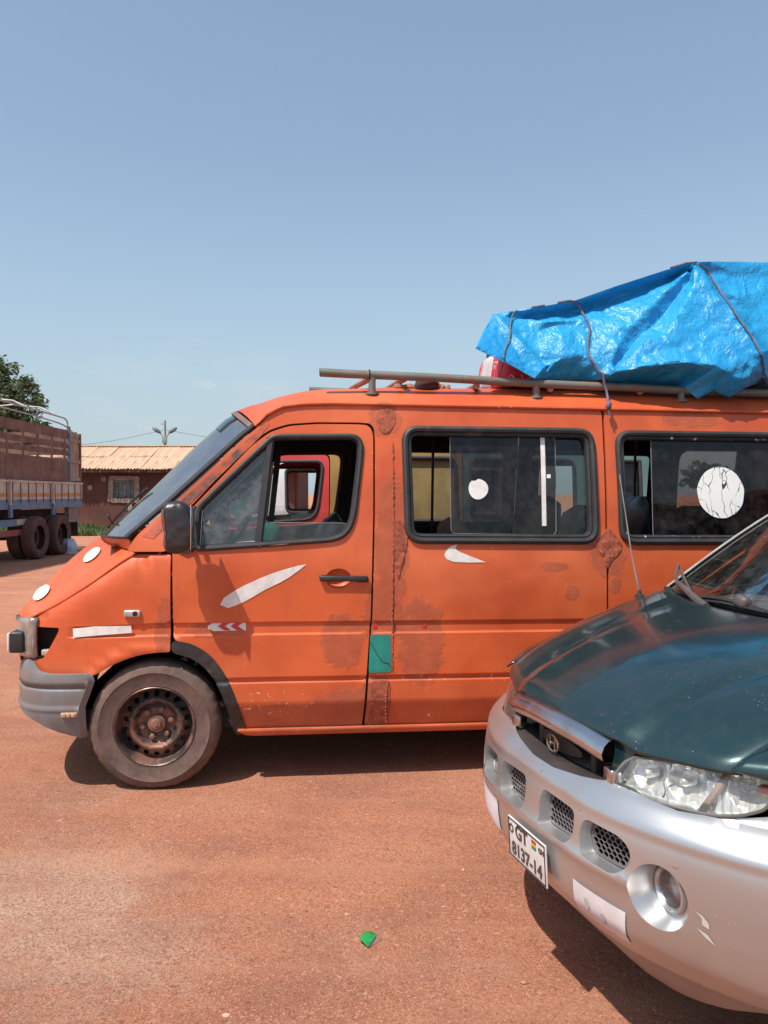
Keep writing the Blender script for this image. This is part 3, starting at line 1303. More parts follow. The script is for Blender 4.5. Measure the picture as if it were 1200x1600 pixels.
# ---- materials
def van_paint(name, base, dark, pale, patches=True):
    n = NT(name)
    c = n.mix(n.ramp(n.noise(1.7, 5, .6), .36, .66), base, dark)
    c = n.mix(n.math('MULTIPLY', n.ramp(n.noise(.9, 4, .6, vec=n.mapping((1, 1, 1.6), (5, 0, 2))), .48, .74), .55), c, pale)
    rough = n.math('MULTIPLY_ADD', n.noise(6, 4), .22, .30)
    bumps = n.noise(3.0, 3, .5)
    if patches:
        def at(u, v):
            x, z = VP(u, v)
            return (x, .06, z)
        filler = None
        for (u, v, ru, rv) in [(602, 655, 26, 30), (612, 850, 27, 110), (600, 960, 34, 60), (640, 800, 22, 36), (655, 1000, 40, 70),
                               (585, 1095, 26, 50), (950, 870, 34, 32), (880, 868, 0, 0), (535, 1000, 34, 42), (540, 1110, 60, 36), (256, 985, 14, 46),
                               (865, 885, 22, 9), (893, 925, 13, 15), (962, 915, 11, 14), (1080, 655, 50, 14), (320, 985, 26, 12), (450, 1120, 90, 22)]:
            if not ru:
                continue
            s = 1 / 288
            b = n.blob(at(u, v), (ru * s, .4, rv * s), .42, max(7, .7 / (min(ru, rv) * s)), .10)
            filler = b if filler is None else n.math('MAXIMUM', filler, b)
        fc = n.mix(n.ramp(n.noise(9, 4), .4, .65), (.30, .075, .038), (.40, .10, .045))
        c = n.mix(n.math('MULTIPLY', filler, .62), c, fc)
        rough = n.math('MULTIPLY_ADD', filler, .28, rough)
        # pale chips where paint has flaked along edges
        chips = None
        for (u, v, ru, rv) in [(584, 800, 3.2, 130), (560, 1143, 200, 3), (100, 1044, 90, 4), (430, 1100, 60, 24), (48, 970, 12, 14), (50, 1038, 12, 9), (34, 962, 8, 12),
                               (700, 1060, 120, 8), (810, 640, 60, 5), (690, 1118, 50, 6), (160, 1053, 26, 6), (640, 940, 4, 60)]:
            s = 1 / 288
            b = n.blob(at(u, v), (ru * s, .4, rv * s), .25, 12, .2)
            chips = b if chips is None else n.math('MAXIMUM', chips, b)
        ch = n.math('MULTIPLY', chips, n.ramp(n.noise(46, 3, .6), .655, .68))
        c = n.mix(ch, c, (.72, .60, .48))
        sc = n.math('MULTIPLY', n.ramp(n.noise(30, 2, .5, vec=n.mapping((.35, 1, 9))), .70, .73), n.ramp(n.noise(3, 2), .5, .6))
        c = n.mix(n.math('MULTIPLY', sc, .5), c, (.85, .42, .28))
        bumps = n.math('ADD', bumps, n.math('MULTIPLY', n.math('MULTIPLY', filler, n.noise(26, 5, .7)), 1.2))
    c = n.mix(n.math('MULTIPLY', n.ramp(n.noise(4, 5, .7, vec=n.mapping((1.6, 1, .35), (1, 0, 0))), .50, .75), .35), c, (.44, .085, .035))
    # dark grime run marks and fine scratches
    gr = n.math('MULTIPLY', n.ramp(n.noise(16, 5, .75, vec=n.mapping((1.5, 1, .16))), .56, .74), n.ramp(n.noise(1.3, 3, .6, vec=n.mapping((1, 1, 1), (9, 3, 1))), .44, .62))
    c = n.mix(n.math('MULTIPLY', gr, .42), c, (.20, .055, .03))
    c = n.mix(n.math('MULTIPLY', n.ramp(n.noise(60, 5, .8), .60, .74), .22), c, (.26, .07, .035))
    # red dust clinging to the lower body
    dz = n.ramp(n.math('ADD', n.xyz()[2], n.math('MULTIPLY', n.noise(5, 5, .7), .5)), .95, .45)
    c = n.mix(n.math('MULTIPLY', dz, .28), c, (.36, .135, .075))
    n.setc(c)
    n.set('Roughness', rough)
    n.set('Specular IOR Level', .45)
    n.bump(bumps, .25, .01)
    return n.m


M_OR = van_paint('orange_van_paint', (.64, .122, .036), (.50, .082, .026), (.68, .175, .070))
M_RUBBER = pm('black_rubber', (.022, .022, .024), (.035, .033, .033), rough=.55, scale=12, dust=(.16, .11, .09), dlo=.58, dhi=.85, dscale=8)
M_RUBWORN = pm('worn_black_seal', (.025, .025, .028), (.04, .038, .038), rough=.5, scale=12, dust=(.62, .58, .55), dlo=.60, dhi=.64, dscale=26)
M_GREYPL = pm('grey_bumper_plastic', (.205, .195, .195), (.155, .145, .145), rough=.5, scale=5, dust=(.27, .16, .12), dlo=.5, dhi=.8, dscale=5, bump=.15, bscale=50)
M_WHITE = pm('white_sticker', (.78, .76, .73), (.66, .62, .58), rough=.55, scale=15, dust=(.52, .40, .32), dlo=.60, dhi=.80, dscale=18)
M_RED = pm('red_sticker', (.60, .03, .05), (.5, .025, .04), rough=.45)
M_TEAL = pm('teal_flap_paint', (.02, .27, .22), (.015, .21, .175), rough=.45, scale=9, dust=(.4, .5, .45), dlo=.68, dhi=.72, dscale=24)
M_BLACKPL = pm('black_plastic', (.020, .020, .022), (.032, .030, .030), rough=.38, scale=9, bump=.2, bscale=30, dust=(.13, .09, .07), dlo=.56, dhi=.85)
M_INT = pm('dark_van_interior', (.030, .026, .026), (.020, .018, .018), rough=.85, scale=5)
M_VINYL = pm('black_seat_vinyl', (.028, .028, .03), (.018, .018, .02), rough=.42, scale=9, bump=.3, bscale=14)
M_BROWNSEAT = pm('brown_seat_cover', (.30, .13, .05), (.20, .08, .035), rough=.8, scale=12)
G_CLEAR = glass_mat('clear_window_glass', (.90, .92, .91), .06, .02, .10, (.45, .42, .38))
G_DUSTY = glass_mat('dusty_quarter_glass', (.74, .77, .76), .08, .05, .26, (.42, .42, .40), 9)
G_TINT = glass_mat('tinted_window_glass', (.17, .145, .14), .03, .02, .10, (.30, .26, .25), 10)
G_TINT2 = glass_mat('greenish_window_glass', (.34, .38, .36), .04, .02, .08, (.30, .28, .26), 10)
G_WIND = glass_mat('windscreen_glass', (.36, .39, .40), .01, .06, .40, (.22, .21, .205), 6, 1.18, (.62, .58, .56))

van = empty('orange_van', (0, 0, 0), 0, 'battered orange passenger van with patched paint and roof rack', 'van')
van.matrix_world = VMAT

ZS = sorted(set(np.round(np.concatenate([np.arange(.2, 2.2, .045),
     [.815, .82, .826, .83, .834, .838, .842, .848, .862, .875, .885, .891, .895, .899, .903, .907, .912, .56, .565, .569, .573, .577, .583, .590, .594, .598, .602, .606, .612, .46, .44]]), 4)))
XS = np.concatenate([np.arange(-.75, -.2, .03), np.arange(-.2, 4.6, .05)])


def panel(name, px, holes_px, mat=None, parent=None, off=0.0, both=True, flange=.03, bstep=.02, local=False, radius=0, far_name=None):
    parent = parent or van
    mat = mat or M_OR
    ol = px if local else VPL(px)
    hs = [h if local else VPL(h) for h in holes_px]
    o = skin(name, ol, hs, vside(off), mat, parent, XS, ZS, bstep=bstep, flange=(0, flange, 0) if flange else None)
    if both:
        mirror(o, far_name or name, mat, parent)
    return o


def mirror(o, name, mat, parent):
    me = o.data
    vs = [(v.co.x, VW - v.co.y, v.co.z) for v in me.vertices]
    fs = [tuple(p.vertices)[::-1] for p in me.polygons]
    c = mk(name, vs, fs, mat, parent)
    if me.name in NORMALS:
        c.data.normals_split_custom_set_from_vertices([(n[0], -n[1], n[2]) for n in NORMALS[me.name]])
    return c


# ---- window outlines (photo pixels)
W1 = [(629, 667), (926, 671.5), (934, 848.5), (635, 847.5)]
W2 = [(961, 674), (1238, 678), (1246, 849), (969, 849)]
w1 = round_poly(VPL(W1), .095, 6)
w2 = round_poly(VPL(W2), .095, 6)
w3 = [(x + 1.30, z) for x, z in w2]
door_win_px = [(303, 860), (307, 793), (424, 682.5), (433, 680), (548, 679.5), (560, 683), (566, 694), (565, 716), (555, 804), (548, 826), (536, 839), (518, 845)]
door_win = round_poly(VPL(door_win_px), .045, 4)

# ---- main skins
body_px = [(197, 862), (213, 837), (267, 790), (333, 730), (383, 683), (400, 670), (412, 657), (425, 646), (440, 638.5), (470, 635), (520, 633.5), (586, 633.3), (700, 635), (820, 637.5), (940, 640.5),
           (946, 835), (948, 945), (950, 1131), (767, 1134), (569, 1137), (577, 1050), (580, 990), (582, 965), (586, 800), (586, 680), (584, 668), (578, 661.5),
           (560, 660), (495, 659.5), (450, 662.5), (420, 672), (392, 693), (290, 799), (264, 824), (255, 838), (262, 862)]
body_ol = round_poly(VPL(body_px), .03, 3)
flap_hole = [(577.5, 991), (611, 991), (612, 1052), (574, 1052)]
ol = skin('body_side', body_ol, [w1], vside(), M_OR, van, XS, ZS, flange=(0, .03, 0))
mirror(ol, 'body_side', M_OR, van)
x_seam = VP(943, 640.5)[0]
rear_ol = [(VP(943.5, 640.5)[0], 2.112), (VP(949.5, 835)[0], VP(949.5, 835)[1]), (VP(951.5, 945)[0], VP(951.5, 945)[1]), (VP(953.5, 1131)[0], .303),
           (2.92, .303), (2.95, .45), (3.05, .60), (3.22, .70), (3.42, .72), (3.62, .66), (3.78, .52), (3.84, .303), (VXE, .303), (VXE, 2.112)]
panel('rear_side', rear_ol, [w2, [(min(x, 4.42), z) for x, z in w3]], local=True)

handle_c = VP(529, 904)
handle_hole = [(handle_c[0] + .072 * math.cos(a), handle_c[1] + .056 * math.sin(a)) for a in [k * math.pi / 10 for k in range(20)]]
door_px = [(271, 1001), (300, 1006), (330, 1025), (355, 1060), (373, 1105), (384, 1138), (388, 1141.5), (565, 1137.8), (573, 1050), (577, 990), (579, 965), (583, 800), (583, 682), (580, 670), (574, 664.5),
           (560, 663), (496, 662.5), (452, 665.5), (422, 675), (394, 696), (292, 802), (268, 826), (269.5, 868)]
door = skin('front_door', round_poly(VPL(door_px), .03, 3), [door_win, handle_hole], vside(), M_OR, van, XS, ZS, flange=(0, .035, 0))
far_door = mirror(door, 'far_door', M_OR, van)
fender_px = [(266.5, 867), (266, 1000), (266, 1018), (233, 1020), (200, 1028), (167, 1043), (147, 1056), (100, 1057), (45, 1053), (42, 1031), (67, 1030), (78, 1012), (90, 990), (93, 981), (50, 979), (51, 965),
             (85, 949), (134, 919), (188, 882), (213, 867)]


def fender_fn(x, z):
    y = yside(x, z)
    # roll inwards towards the bonnet shut line and out to the arch lip
    ze = np.interp(x, [-.68, -.55, -.38, -.2, -.12, .1], [.91, .985, 1.092, 1.22, 1.28, 1.285])
    y += .035 * math.exp(-max(0, ze - z) / .035) if x < -.05 else .02 * math.exp(-max(0, 1.285 - z) / .03)
    r = math.hypot(x + .02, z - .34)
    y -= .012 * math.exp(-((r - .42) / .03) ** 2)
    return (x, y, z)


fender = skin('front_fender', round_poly(VPL(fender_px), [.015, .01, .01] + [.06] * 3 + [.05] + [.015] * 13, 4), [], fender_fn, M_OR, van, XS, ZS, flange=(0, .03, 0))
mirror(fender, 'far_fender', M_OR, van)

# ---- sill
xs0, xs1 = VP(372, 1150)[0], 2.9


def sill_fn(i, j):
    x = lerp(xs0, xs1, i)
    prof = [(.306, .048), (.303, .036), (.296, .034), (.275, .042), (.262, .055), (.255, .09), (.255, .2)]
    k = j * (len(prof) - 1)
    a = int(min(k, len(prof) - 2))
    t = k - a
    z = lerp(prof[a][0], prof[a + 1][0], t)
    y = lerp(prof[a][1], prof[a + 1][1], t)
    if i < .02:
        z = max(z, .262 + (.02 - i) * 1.5)
    return (x, y + .002 * noise.noise(Vector((x * 4, z * 9, 0))), z)


s_ = MB().grid(sill_fn, 60, 12).build('sill', M_OR, van, True, 60)
mirror(s_, 'sill', M_OR, van)

# ---- wheel arch trim on the door, black and cracked
trim = [(268, 1000.5), (300, 1005.5), (330.5, 1024), (355.5, 1059), (373.5, 1104), (384.5, 1138), (381, 1146), (370, 1149), (364, 1137), (352, 1097), (331, 1053), (302, 1028), (268, 1020)]
t_ = skin('wheel_arch_trim', round_poly(VPL(trim), .07, 5), [], lambda x, z: (x, yside(x, z) - .008 + .004 * noise.noise(Vector((x * 22, z * 22, 1))), z), M_BLACKPL, van, step=.02, bstep=.015, flange=(0, .05, 0))
mirror(t_, 'wheel_arch_trim', M_BLACKPL, van)
# inner wheel house
for yy in (.02, VW - .62):
    b = MB()
    b.grid(lambda i, j: (-.01 + .46 * math.cos(math.pi * i) * -1, yy + .6 * j, .36 + .44 * math.sin(math.pi * i)), 24, 3)
    b.build('wheel_house', M_INT, van)

# ---- bonnet
H_E = crv([(-.112, 1.283), (-.2, 1.228), (-.378, 1.10), (-.545, .997), (-.655, .942), (-.682, .915)], 6)
H_C = crv([(-.455, 1.348), (-.52, 1.310), (-.65, 1.205), (-.775, 1.075), (-.885, .955), (-.955, .865)], 6)


def cint(c, s):
    k = s * (len(c) - 1)
    a = int(min(k, len(c) - 2))
    t = k - a
    return [lerp(c[a][i], c[a + 1][i], t) for i in range(len(c[0]))]


def bonnet_fn(t, s):
    e, c = cint(H_E, s), cint(H_C, s)
    w = abs(2 * t - 1)
    ye = .045 + .075 * s
    return (lerp(e[0], c[0], 1 - w ** 2.1), lerp(ye, VW - ye, t), lerp(e[1], c[1], 1 - w ** 2.3) + .006 * math.sin(math.pi * 8 * min(.125, abs(w - .55)) * 4))


SOLB = -1
bn = MB().grid(bonnet_fn, 60, 30)
bonnet = bn.build('bonnet', M_OR, van)
sol = bonnet.modifiers.new('thickness', 'SOLIDIFY')
sol.thickness = .012
sol.offset = SOLB


def invert(fn, u, v, a, b_, it=40):
    for _ in range(it):
        e = 1e-4
        f = lambda p, q: np.array(project(VMAT @ Vector(fn(p, q))))
        p0 = f(a, b_)
        J = np.stack([(f(a + e, b_) - p0) / e, (f(a, b_ + e) - p0) / e], 1)
        d = np.clip(np.linalg.lstsq(J, np.array([u, v]) - p0, rcond=None)[0], -.06, .06)
        a, b_ = min(1, max(0, a + d[0])), min(1, max(0, b_ + d[1]))
    return a, b_


for (cu, cv, L_, wd, ang) in [(66.5, 927.5, 16.5, 7.5, -42), (145, 868, 16.5, 6.5, -40)]:
    ca, sa = math.cos(R(ang)), math.sin(R(ang))
    rim = []
    for k in range(20):
        a = k * math.pi / 10
        dx, dy = L_ * math.cos(a), wd * math.sin(a)
        rim.append(invert(bonnet_fn, cu + dx * ca - dy * sa, cv + dx * sa + dy * ca, .2, .5))
    ctr = np.mean(rim, 0)
    vs = []
    for rr in (1, .66, .33):
        for a, s in rim:
            p = Vector(bonnet_fn(ctr[0] + (a - ctr[0]) * rr, ctr[1] + (s - ctr[1]) * rr))
            e = 1e-3
            a0, s0 = ctr[0] + (a - ctr[0]) * rr, ctr[1] + (s - ctr[1]) * rr
            nn = (Vector(bonnet_fn(a0 + e, s0)) - p).cross(Vector(bonnet_fn(a0, s0 + e)) - p).normalized()
            if nn.z < 0:
                nn = -nn
            vs.append(p + nn * .010)
    vs.append(Vector(bonnet_fn(*ctr)) + nn * .010)
    fs = [(r_ * 20 + i, r_ * 20 + (i + 1) % 20, (r_ + 1) * 20 + (i + 1) % 20, (r_ + 1) * 20 + i) for r_ in (0, 1) for i in range(20)]
    fs += [(40 + i, 40 + (i + 1) % 20, 60) for i in range(20)]
    mk('bonnet_sticker', vs, fs, M_WHITE, bonnet)

# ---- windscreen
WS_E = [(-.150, 1.352), (-.134, 1.368), (.053, 1.536), (.284, 1.753), (.46, 1.920), (.525, 1.972)]
WS_C = [(-.46, 1.335), (-.44, 1.362), (-.165, 1.63), (.10, 1.90), (.29, 2.075), (.365, 2.118)]


def screen_fn(t, s):
    e, c = cint(WS_E, s), cint(WS_C, s)
    w = abs(2 * t - 1)
    ye = yside(e[0], e[1], False) + .012
    return (lerp(e[0], c[0], 1 - w ** 2.4), lerp(ye, VW - ye, t), lerp(e[1], c[1], 1 - w ** 2.4))


MB().grid(lambda t, s: screen_fn(t, .06 + .88 * s), 40, 20).build('windscreen', G_WIND, van)


def border(t0, t1, s0, s1, nm, mt, off=.004):
    b = MB().grid(lambda i, j: tuple(Vector(screen_fn(lerp(t0, t1, i), lerp(s0, s1, j))) + Vector((-off, 0, off))), 24, 10)
    o = b.build(nm, mt, van)
    m = o.modifiers.new('thickness', 'SOLIDIFY')
    m.thickness = .015
    m.offset = -1
    return o


M_PILLAR = pm('scuffed_pillar_paint', (.52, .10, .035), (.30, .075, .04), rough=.5, scale=7, bump=.3, bscale=30, dust=(.10, .07, .065), dlo=.47, dhi=.62, dscale=7)
skin('pillar_scuffs', VPL([(222, 838), (268, 796), (335, 735), (385, 688), (402, 674), (416, 658), (421, 663), (409, 680), (392, 697), (340, 747), (277, 806), (240, 842)]), [], vside(-.002), M_PILLAR, van, step=.03, bstep=.02)
for _far in (0, 1):
    _pts = [(u, v) for u, v in [(250, 838), (288, 802), (340, 750), (392, 698), (422, 676), (452, 665), (500, 662), (560, 663), (582, 668), (584, 720), (584, 800), (581, 965), (578, 1000), (568, 1120)]]
    _b = MB()
    _b.tube([(x, (VW - yside(x, z, False) - .045) if _far else (yside(x, z, False) + .045), z) for x, z in open_resample(VPL(_pts), .05)], .026, 6)
    _b.build('door_jamb', M_INT, van)
border(0, .016, 0, 1, 'windscreen_seal', M_RUBBER)
border(.984, 1, 0, 1, 'windscreen_seal', M_RUBBER)
border(0, 1, .93, 1.0, 'windscreen_header', pm('header_band', (.13, .10, .10), (.22, .10, .07), rough=.6, scale=14))
border(0, 1, 0.0, .05, 'windscreen_base', M_RUBBER)
# shade band stain on the glass top
border(.17, .26, .74, .92, 'sun_strip_sticker', glass_mat('teal_film', (.15, .45, .45), .1), -.004)

# ---- roof
ZE = ([.52, .58, .66, .78, .95, 4.55], [1.972, 2.040, 2.088, 2.106, 2.113, 2.113])
ZC = ([.365, .47, .62, .8, 1.3, 2.5, 4.0, 4.55], [2.118, 2.165, 2.195, 2.225, 2.258, 2.268, 2.262, 2.235])


def roof_fn(t, s):
    w = abs(2 * t - 1)
    xf = lerp(.525, .365, 1 - w ** 2.4)
    x = lerp(xf, VXE, s ** 1.7)
    ze, zc = np.interp(x, *ZE), np.interp(x, *ZC)
    ye = yside(max(x, .52), ze, False) - .002
    k = (1 - w ** lerp(2.4, 5.5, sm((x - .45) / .5)))
    z = lerp(ze, zc, k) + .003 * noise.noise(Vector((x * 3, t * 5, 0)))
    return (x, lerp(ye, VW - ye, t), z)


roof = MB().grid(lambda t, s: roof_fn(.5 - .5 * math.cos(math.pi * t), s), 60, 70).build('roof', M_OR, van)
m = roof.modifiers.new('thickness', 'SOLIDIFY')
m.thickness = .012
m.offset = -1
# roof lining
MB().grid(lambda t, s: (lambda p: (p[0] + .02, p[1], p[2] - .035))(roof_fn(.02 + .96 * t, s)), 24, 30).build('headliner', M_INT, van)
# rain gutter
for far in (0, 1):
    b = MB()
    gp = []
    for x in np.concatenate([np.linspace(.535, .95, 10), np.linspace(1.0, VXE, 50)]):
        ze = float(np.interp(x, *ZE))
        y = yside(x, ze, False)
        gp.append((x, VW - y + .006 if far else y - .006, ze + .004 + .0015 * noise.noise(Vector((x * 6, 0, far)))))
    b.tube(gp, [.003] + [.0115] * (len(gp) - 2) + [.003], 8)
    b.build('rain_gutter', M_OR, van)

# ---- rear end
b = MB().grid(lambda i, j: (VXE + .06 * math.sin(math.pi * j) * .5 - .0, lerp(yside(4, lerp(.3, 2.1, j)), VW - yside(4, lerp(.3, 2.1, j)), i), lerp(.3, 2.115, j)), 12, 14)
b.build('rear_doors', M_OR, van)
b = MB()
b.box((VXE + .1, VW / 2, .45), (.14, VW - .1, .18), bev=.04)
b.build('rear_bumper', M_GREYPL, van)
# ---- underbody
b = MB()
b.box((2.0, VW / 2, .36), (5.0, VW - .22, .12))
b.build('floor_pan', M_INT, van, False)
b = MB()
b.box((.02, VW / 2, .34), (.14, 1.5, .1))
b.tube([(.6, .5, .28), (2.4, .5, .27), (4.3, .55, .3)], .045, 10)
b.build('underframe', M_CHASSIS, van)

# ---- nose: front panel, grille, headlamps
NPL = crv([(-.655, .095), (-.70, .13), (-.765, .21), (-.845, .42), (-.885, .70), (-.90, .965)], 8)


def nose_fn(t, z):
    s = 1 - abs(2 * t - 1)
    x, y = cint(NPL, s)
    x += .05 * sm((z - .75) / .25) * s + .0
    return (x, y if t < .5 else VW - y, z)


b = MB().grid(lambda i, j: nose_fn(i, lerp(.60, .905 - .045 * (1 - abs(2 * i - 1)), j)), 40, 8)
b.build('nose_panel', M_OR, van)
for k in range(4):
    b = MB()
    pts = [Vector(nose_fn(.28 + .44 * q / 12, .70 + .043 * k)) + Vector((-.012, 0, 0)) for q in range(13)]
    b.tube(pts, .011, 6)
    b.build('grille_bar', M_BLACKPL, van)
b = MB()
b.lathe([(.0, -.01), (.05, -.01), (.055, 0), (.045, .008)], 24, Matrix.Translation((-.915, VW / 2, .79)) @ Matrix.Rotation(-math.pi / 2, 4, 'Z'))
b.build('badge_blank', M_BLACKPL, van)


def lens_mat():
    n = NT('aged_lamp_lens')
    c = n.mix(n.ramp(n.noise(14, 3), .4, .7), (.36, .34, .32), (.24, .20, .17))
    n.setc(c)
    n.set('Roughness', .12)
    n.set('Metallic', .35)
    n.set('Coat Weight', 1.0)
    n.bump(n.math('SINE', n.math('MULTIPLY', n.xyz()[1], 300)), .12, .002)
    return n.m


M_LENS = lens_mat()
for far in (0, 1):
    def lens(i, j):
        q = NPL[3:22]
        x, y = cint(q, i)
        x += -.010 * math.sin(math.pi * (.25 + .6 * j)) + .022
        if i == 0:
            x += .02
        y -= .006 * math.sin(math.pi * j)
        z = lerp(.715, .925 - .02 * i, j)
        return (x, VW - y if far else y, z)
    b = MB().grid(lens, 16, 10)
    o = b.build('headlamp', M_LENS, van)
    m = o.modifiers.new('thickness', 'SOLIDIFY')
    m.thickness = .03
    m.offset = -1
    # empty lamp cavity beside it (lost indicator lens)
    b = MB()
    f = (lambda y: VW - y) if far else (lambda y: y)
    x0, x1 = -.70, -.50
    b.poly([(x0, f(.20), .71), (x1 + .03, f(.14), .70), (x1 + .03, f(.14), .90), (x0, f(.20), .90)], (0, .005, 0))
    b.poly([(x0, f(.20), .705), (x1, f(.06), .705), (x1, f(.20), .705)], (0, 0, .004))
    b.poly([(x0, f(.20), .905), (x1, f(.06), .905), (x1, f(.20), .905)], (0, 0, .004))
    b.poly([(x1, f(.05), .705), (x1, f(.2), .705), (x1, f(.2), .905), (x1, f(.05), .905)], (.004, 0, 0))
    cav = b.build('lamp_cavity', M_CHASSIS, van, False)
    b = MB()
    b.box((-.585, f(.11), .735), (.07, .05, .035), bev=.008)
    b.tube([(-.66, f(.085), .72), (-.655, f(.075), .80), (-.655, f(.085), .90)], .006, 6)
    b.build('bulb_holder', pm('old_bulb_holder_%d' % far, (.42, .36, .30), (.22, .13, .1), rough=.5), cav)

# ---- bumper
BPL0 = [(-.335, -.018), (-.45, -.016), (-.56, -.008), (-.65, .03), (-.715, .095), (-.785, .26), (-.85, .55), (-.88, .965)]
BPL = crv(BPL0, 8)
BPL = BPL + [(x, VW - y) for x, y in BPL[::-1][1:]]
BAL = np.r_[0, np.cumsum([math.hypot(BPL[i + 1][0] - BPL[i][0], BPL[i + 1][1] - BPL[i][1]) for i in range(len(BPL) - 1)])]
BLEN = BAL[-1]
BPA = np.array(BPL)
BPROF = ([.26, .33, .40, .440, .452, .464, .50, .545, .556, .562, .568, .574, .600, .640, .665, .690, .700, .706], [-.05, -.020, .000, .004, .011, .002, .004, .005, .003, -.005, -.005, .006, .007, .004, -.002, -.010, -.022, -.045])


def bumper_fn(q, z):
    x, y = np.interp(q, BAL, BPA[:, 0]), np.interp(q, BAL, BPA[:, 1])
    x2, y2 = np.interp(q + .01, BAL, BPA[:, 0]), np.interp(q + .01, BAL, BPA[:, 1])
    x1, y1 = np.interp(q - .01, BAL, BPA[:, 0]), np.interp(q - .01, BAL, BPA[:, 1])
    tx, ty = x2 - x1, y2 - y1
    n = math.hypot(tx, ty) or 1
    o = np.interp(z, *BPROF)
    return (x + ty / n * -o, y + tx / n * o, z)


def bz(q):
    q = min(q, BLEN - q)
    return float(np.interp(q, [0, .12, .22, .34, .45, .7, 1.2], [.272, .305, .345, .40, .42, .41, .40]))


qs = np.linspace(0, BLEN, 70)
bol = [(.025, .640), (.24, .640), (.31, .648), (.40, .706), (BLEN - .40, .706), (BLEN - .31, .648), (BLEN - .24, .640), (BLEN - .025, .640), (BLEN - .01, .58), (BLEN - .05, .50)] + [(max(.06, min(BLEN - .06, q)), bz(q)) for q in qs[::-1]] + [(.06, .46), (.035, .53), (.01, .60)]
bumper = skin('front_bumper', bol, [], bumper_fn, M_GREYPL, van, xs=np.arange(0, BLEN, .03), zs=BPROF[0] + [.29, .36, .42, .48, .52], bstep=.025, flange=(.03, .02, 0))
b = MB()
lp_ = VP(108, 1117, -.02)
for k in range(3):
    b.lathe([(0, -.012), (.010, -.010), (.013, 0)], 10, Matrix.Translation((lp_[0] + (k - 1) * .024, -.028, lp_[1])))
b.box((lp_[0], -.022, lp_[1]), (.085, .012, .026), bev=.005)
b.build('marker_lamp', pm('beige_marker_lens', (.55, .36, .24), (.42, .26, .18), rough=.4), bumper)
# auxiliary lamp on the bumper corner
ax_, az_ = VP(37, 1001, .15)
b = MB()
b.box((ax_ - .02, .17, az_), (.075, .16, .115), bev=.012)
aux = b.build('auxiliary_lamp', M_BLACKPL, van)
b = MB()
b.box((ax_ - .064, .17, az_), (.012, .14, .098), bev=.004)
b.build('lens', M_WHITE, aux)
b = MB()
b.tube([(ax_ - .02, .17, az_ - .05), (ax_ - .015, .17, az_ - .11)], .008, 6)
b.tube([(ax_, .17, az_ + .02), (ax_ + .09, .17, az_ - .06)], .007, 6)
b.build('bracket', M_CHASSIS, aux)

# ---- cowl and wipers
b = MB().grid(lambda t, s: (lambda a, c: (lerp(a[0], c[0], s), lerp(a[1], c[1], s), lerp(a[2], c[2], s) - .018 * math.sin(math.pi * s)))(bonnet_fn(t, .0), screen_fn(t, .04)), 40, 5)
b.build('cowl', M_OR, van)
for (t0, t1, s1) in ((.62, .28, .40), (.86, .56, .42)):
    b = MB()
    a = Vector(screen_fn(t0, .03)) + Vector((-.03, 0, .03))
    e = Vector(screen_fn(t1, s1 * .62)) + Vector((-.04, 0, .04))
    b.tube(crv([a, a.lerp(e, .5) + Vector((-.03, 0, .035)), e], 6), .008, 6)
    arm = b.build('wiper_arm', M_RUBBER, van)
    b = MB()
    b.tube([Vector(screen_fn(lerp(t0 - .06, t1 - .02, k / 12), lerp(.10, s1, k / 12))) + Vector((-.02, 0, .02)) for k in range(13)], .008, 6)
    b.build('blade', M_RUBBER, arm)
# wiper sticking up in front of the screen
b = MB()
w0 = VP(193, 832, .9)
pts = [(193, 832), (205, 815), (225, 792), (245, 774), (262, 763)]
b.tube(crv([(VP(u, v, .85)[0], .85, VP(u, v, .85)[1]) for u, v in pts], 5), .0085, 6)
pts = [(196, 832), (215, 812), (235, 790), (252, 775), (264, 768)]
b.tube(crv([(VP(u, v, .95)[0], .95, VP(u, v, .95)[1]) for u, v in pts], 5), .014, 6)
b.build('raised_wiper', M_RUBBER, van)
# ------------------------------------------------------------------ orange van : windows, door fittings, stickers
def ring_tube(name, ol, r, off, mat, parent=None, far=False):
    pts = [(x, (VW - yside(x, z, False) - off) if far else (yside(x, z, False) + off), z) for x, z in resample(ol, .03)]
    pts.append(pts[0])
    pts.append(pts[1])
    b = MB()
    b.tube(pts, r, 8, caps=False)
    return b.build(name, mat, parent or van)


def inset(ol, d):
    P = np.array(ol)
    c = P.mean(0)
    out = []
    n = len(P)
    for i in range(n):
        t = P[(i + 1) % n] - P[i - 1]
        nn = np.array([-t[1], t[0]])
        nn /= (np.linalg.norm(nn) + 1e-9)
        if nn @ (c - P[i]) < 0:
            nn = -nn
        out.append(tuple(P[i] + nn * d))
    return out


def sheet(name, ol, off, mat, parent=None, far=False, holes=(), flange=None, step=.06):
    fn = (lambda x, z: (x, VW - yside(x, z, False) - off, z)) if far else (lambda x, z: (x, yside(x, z, False) + off, z))
    return skin(name, ol, list(holes), fn, mat, parent or van, step=step, bstep=.02, flange=flange)


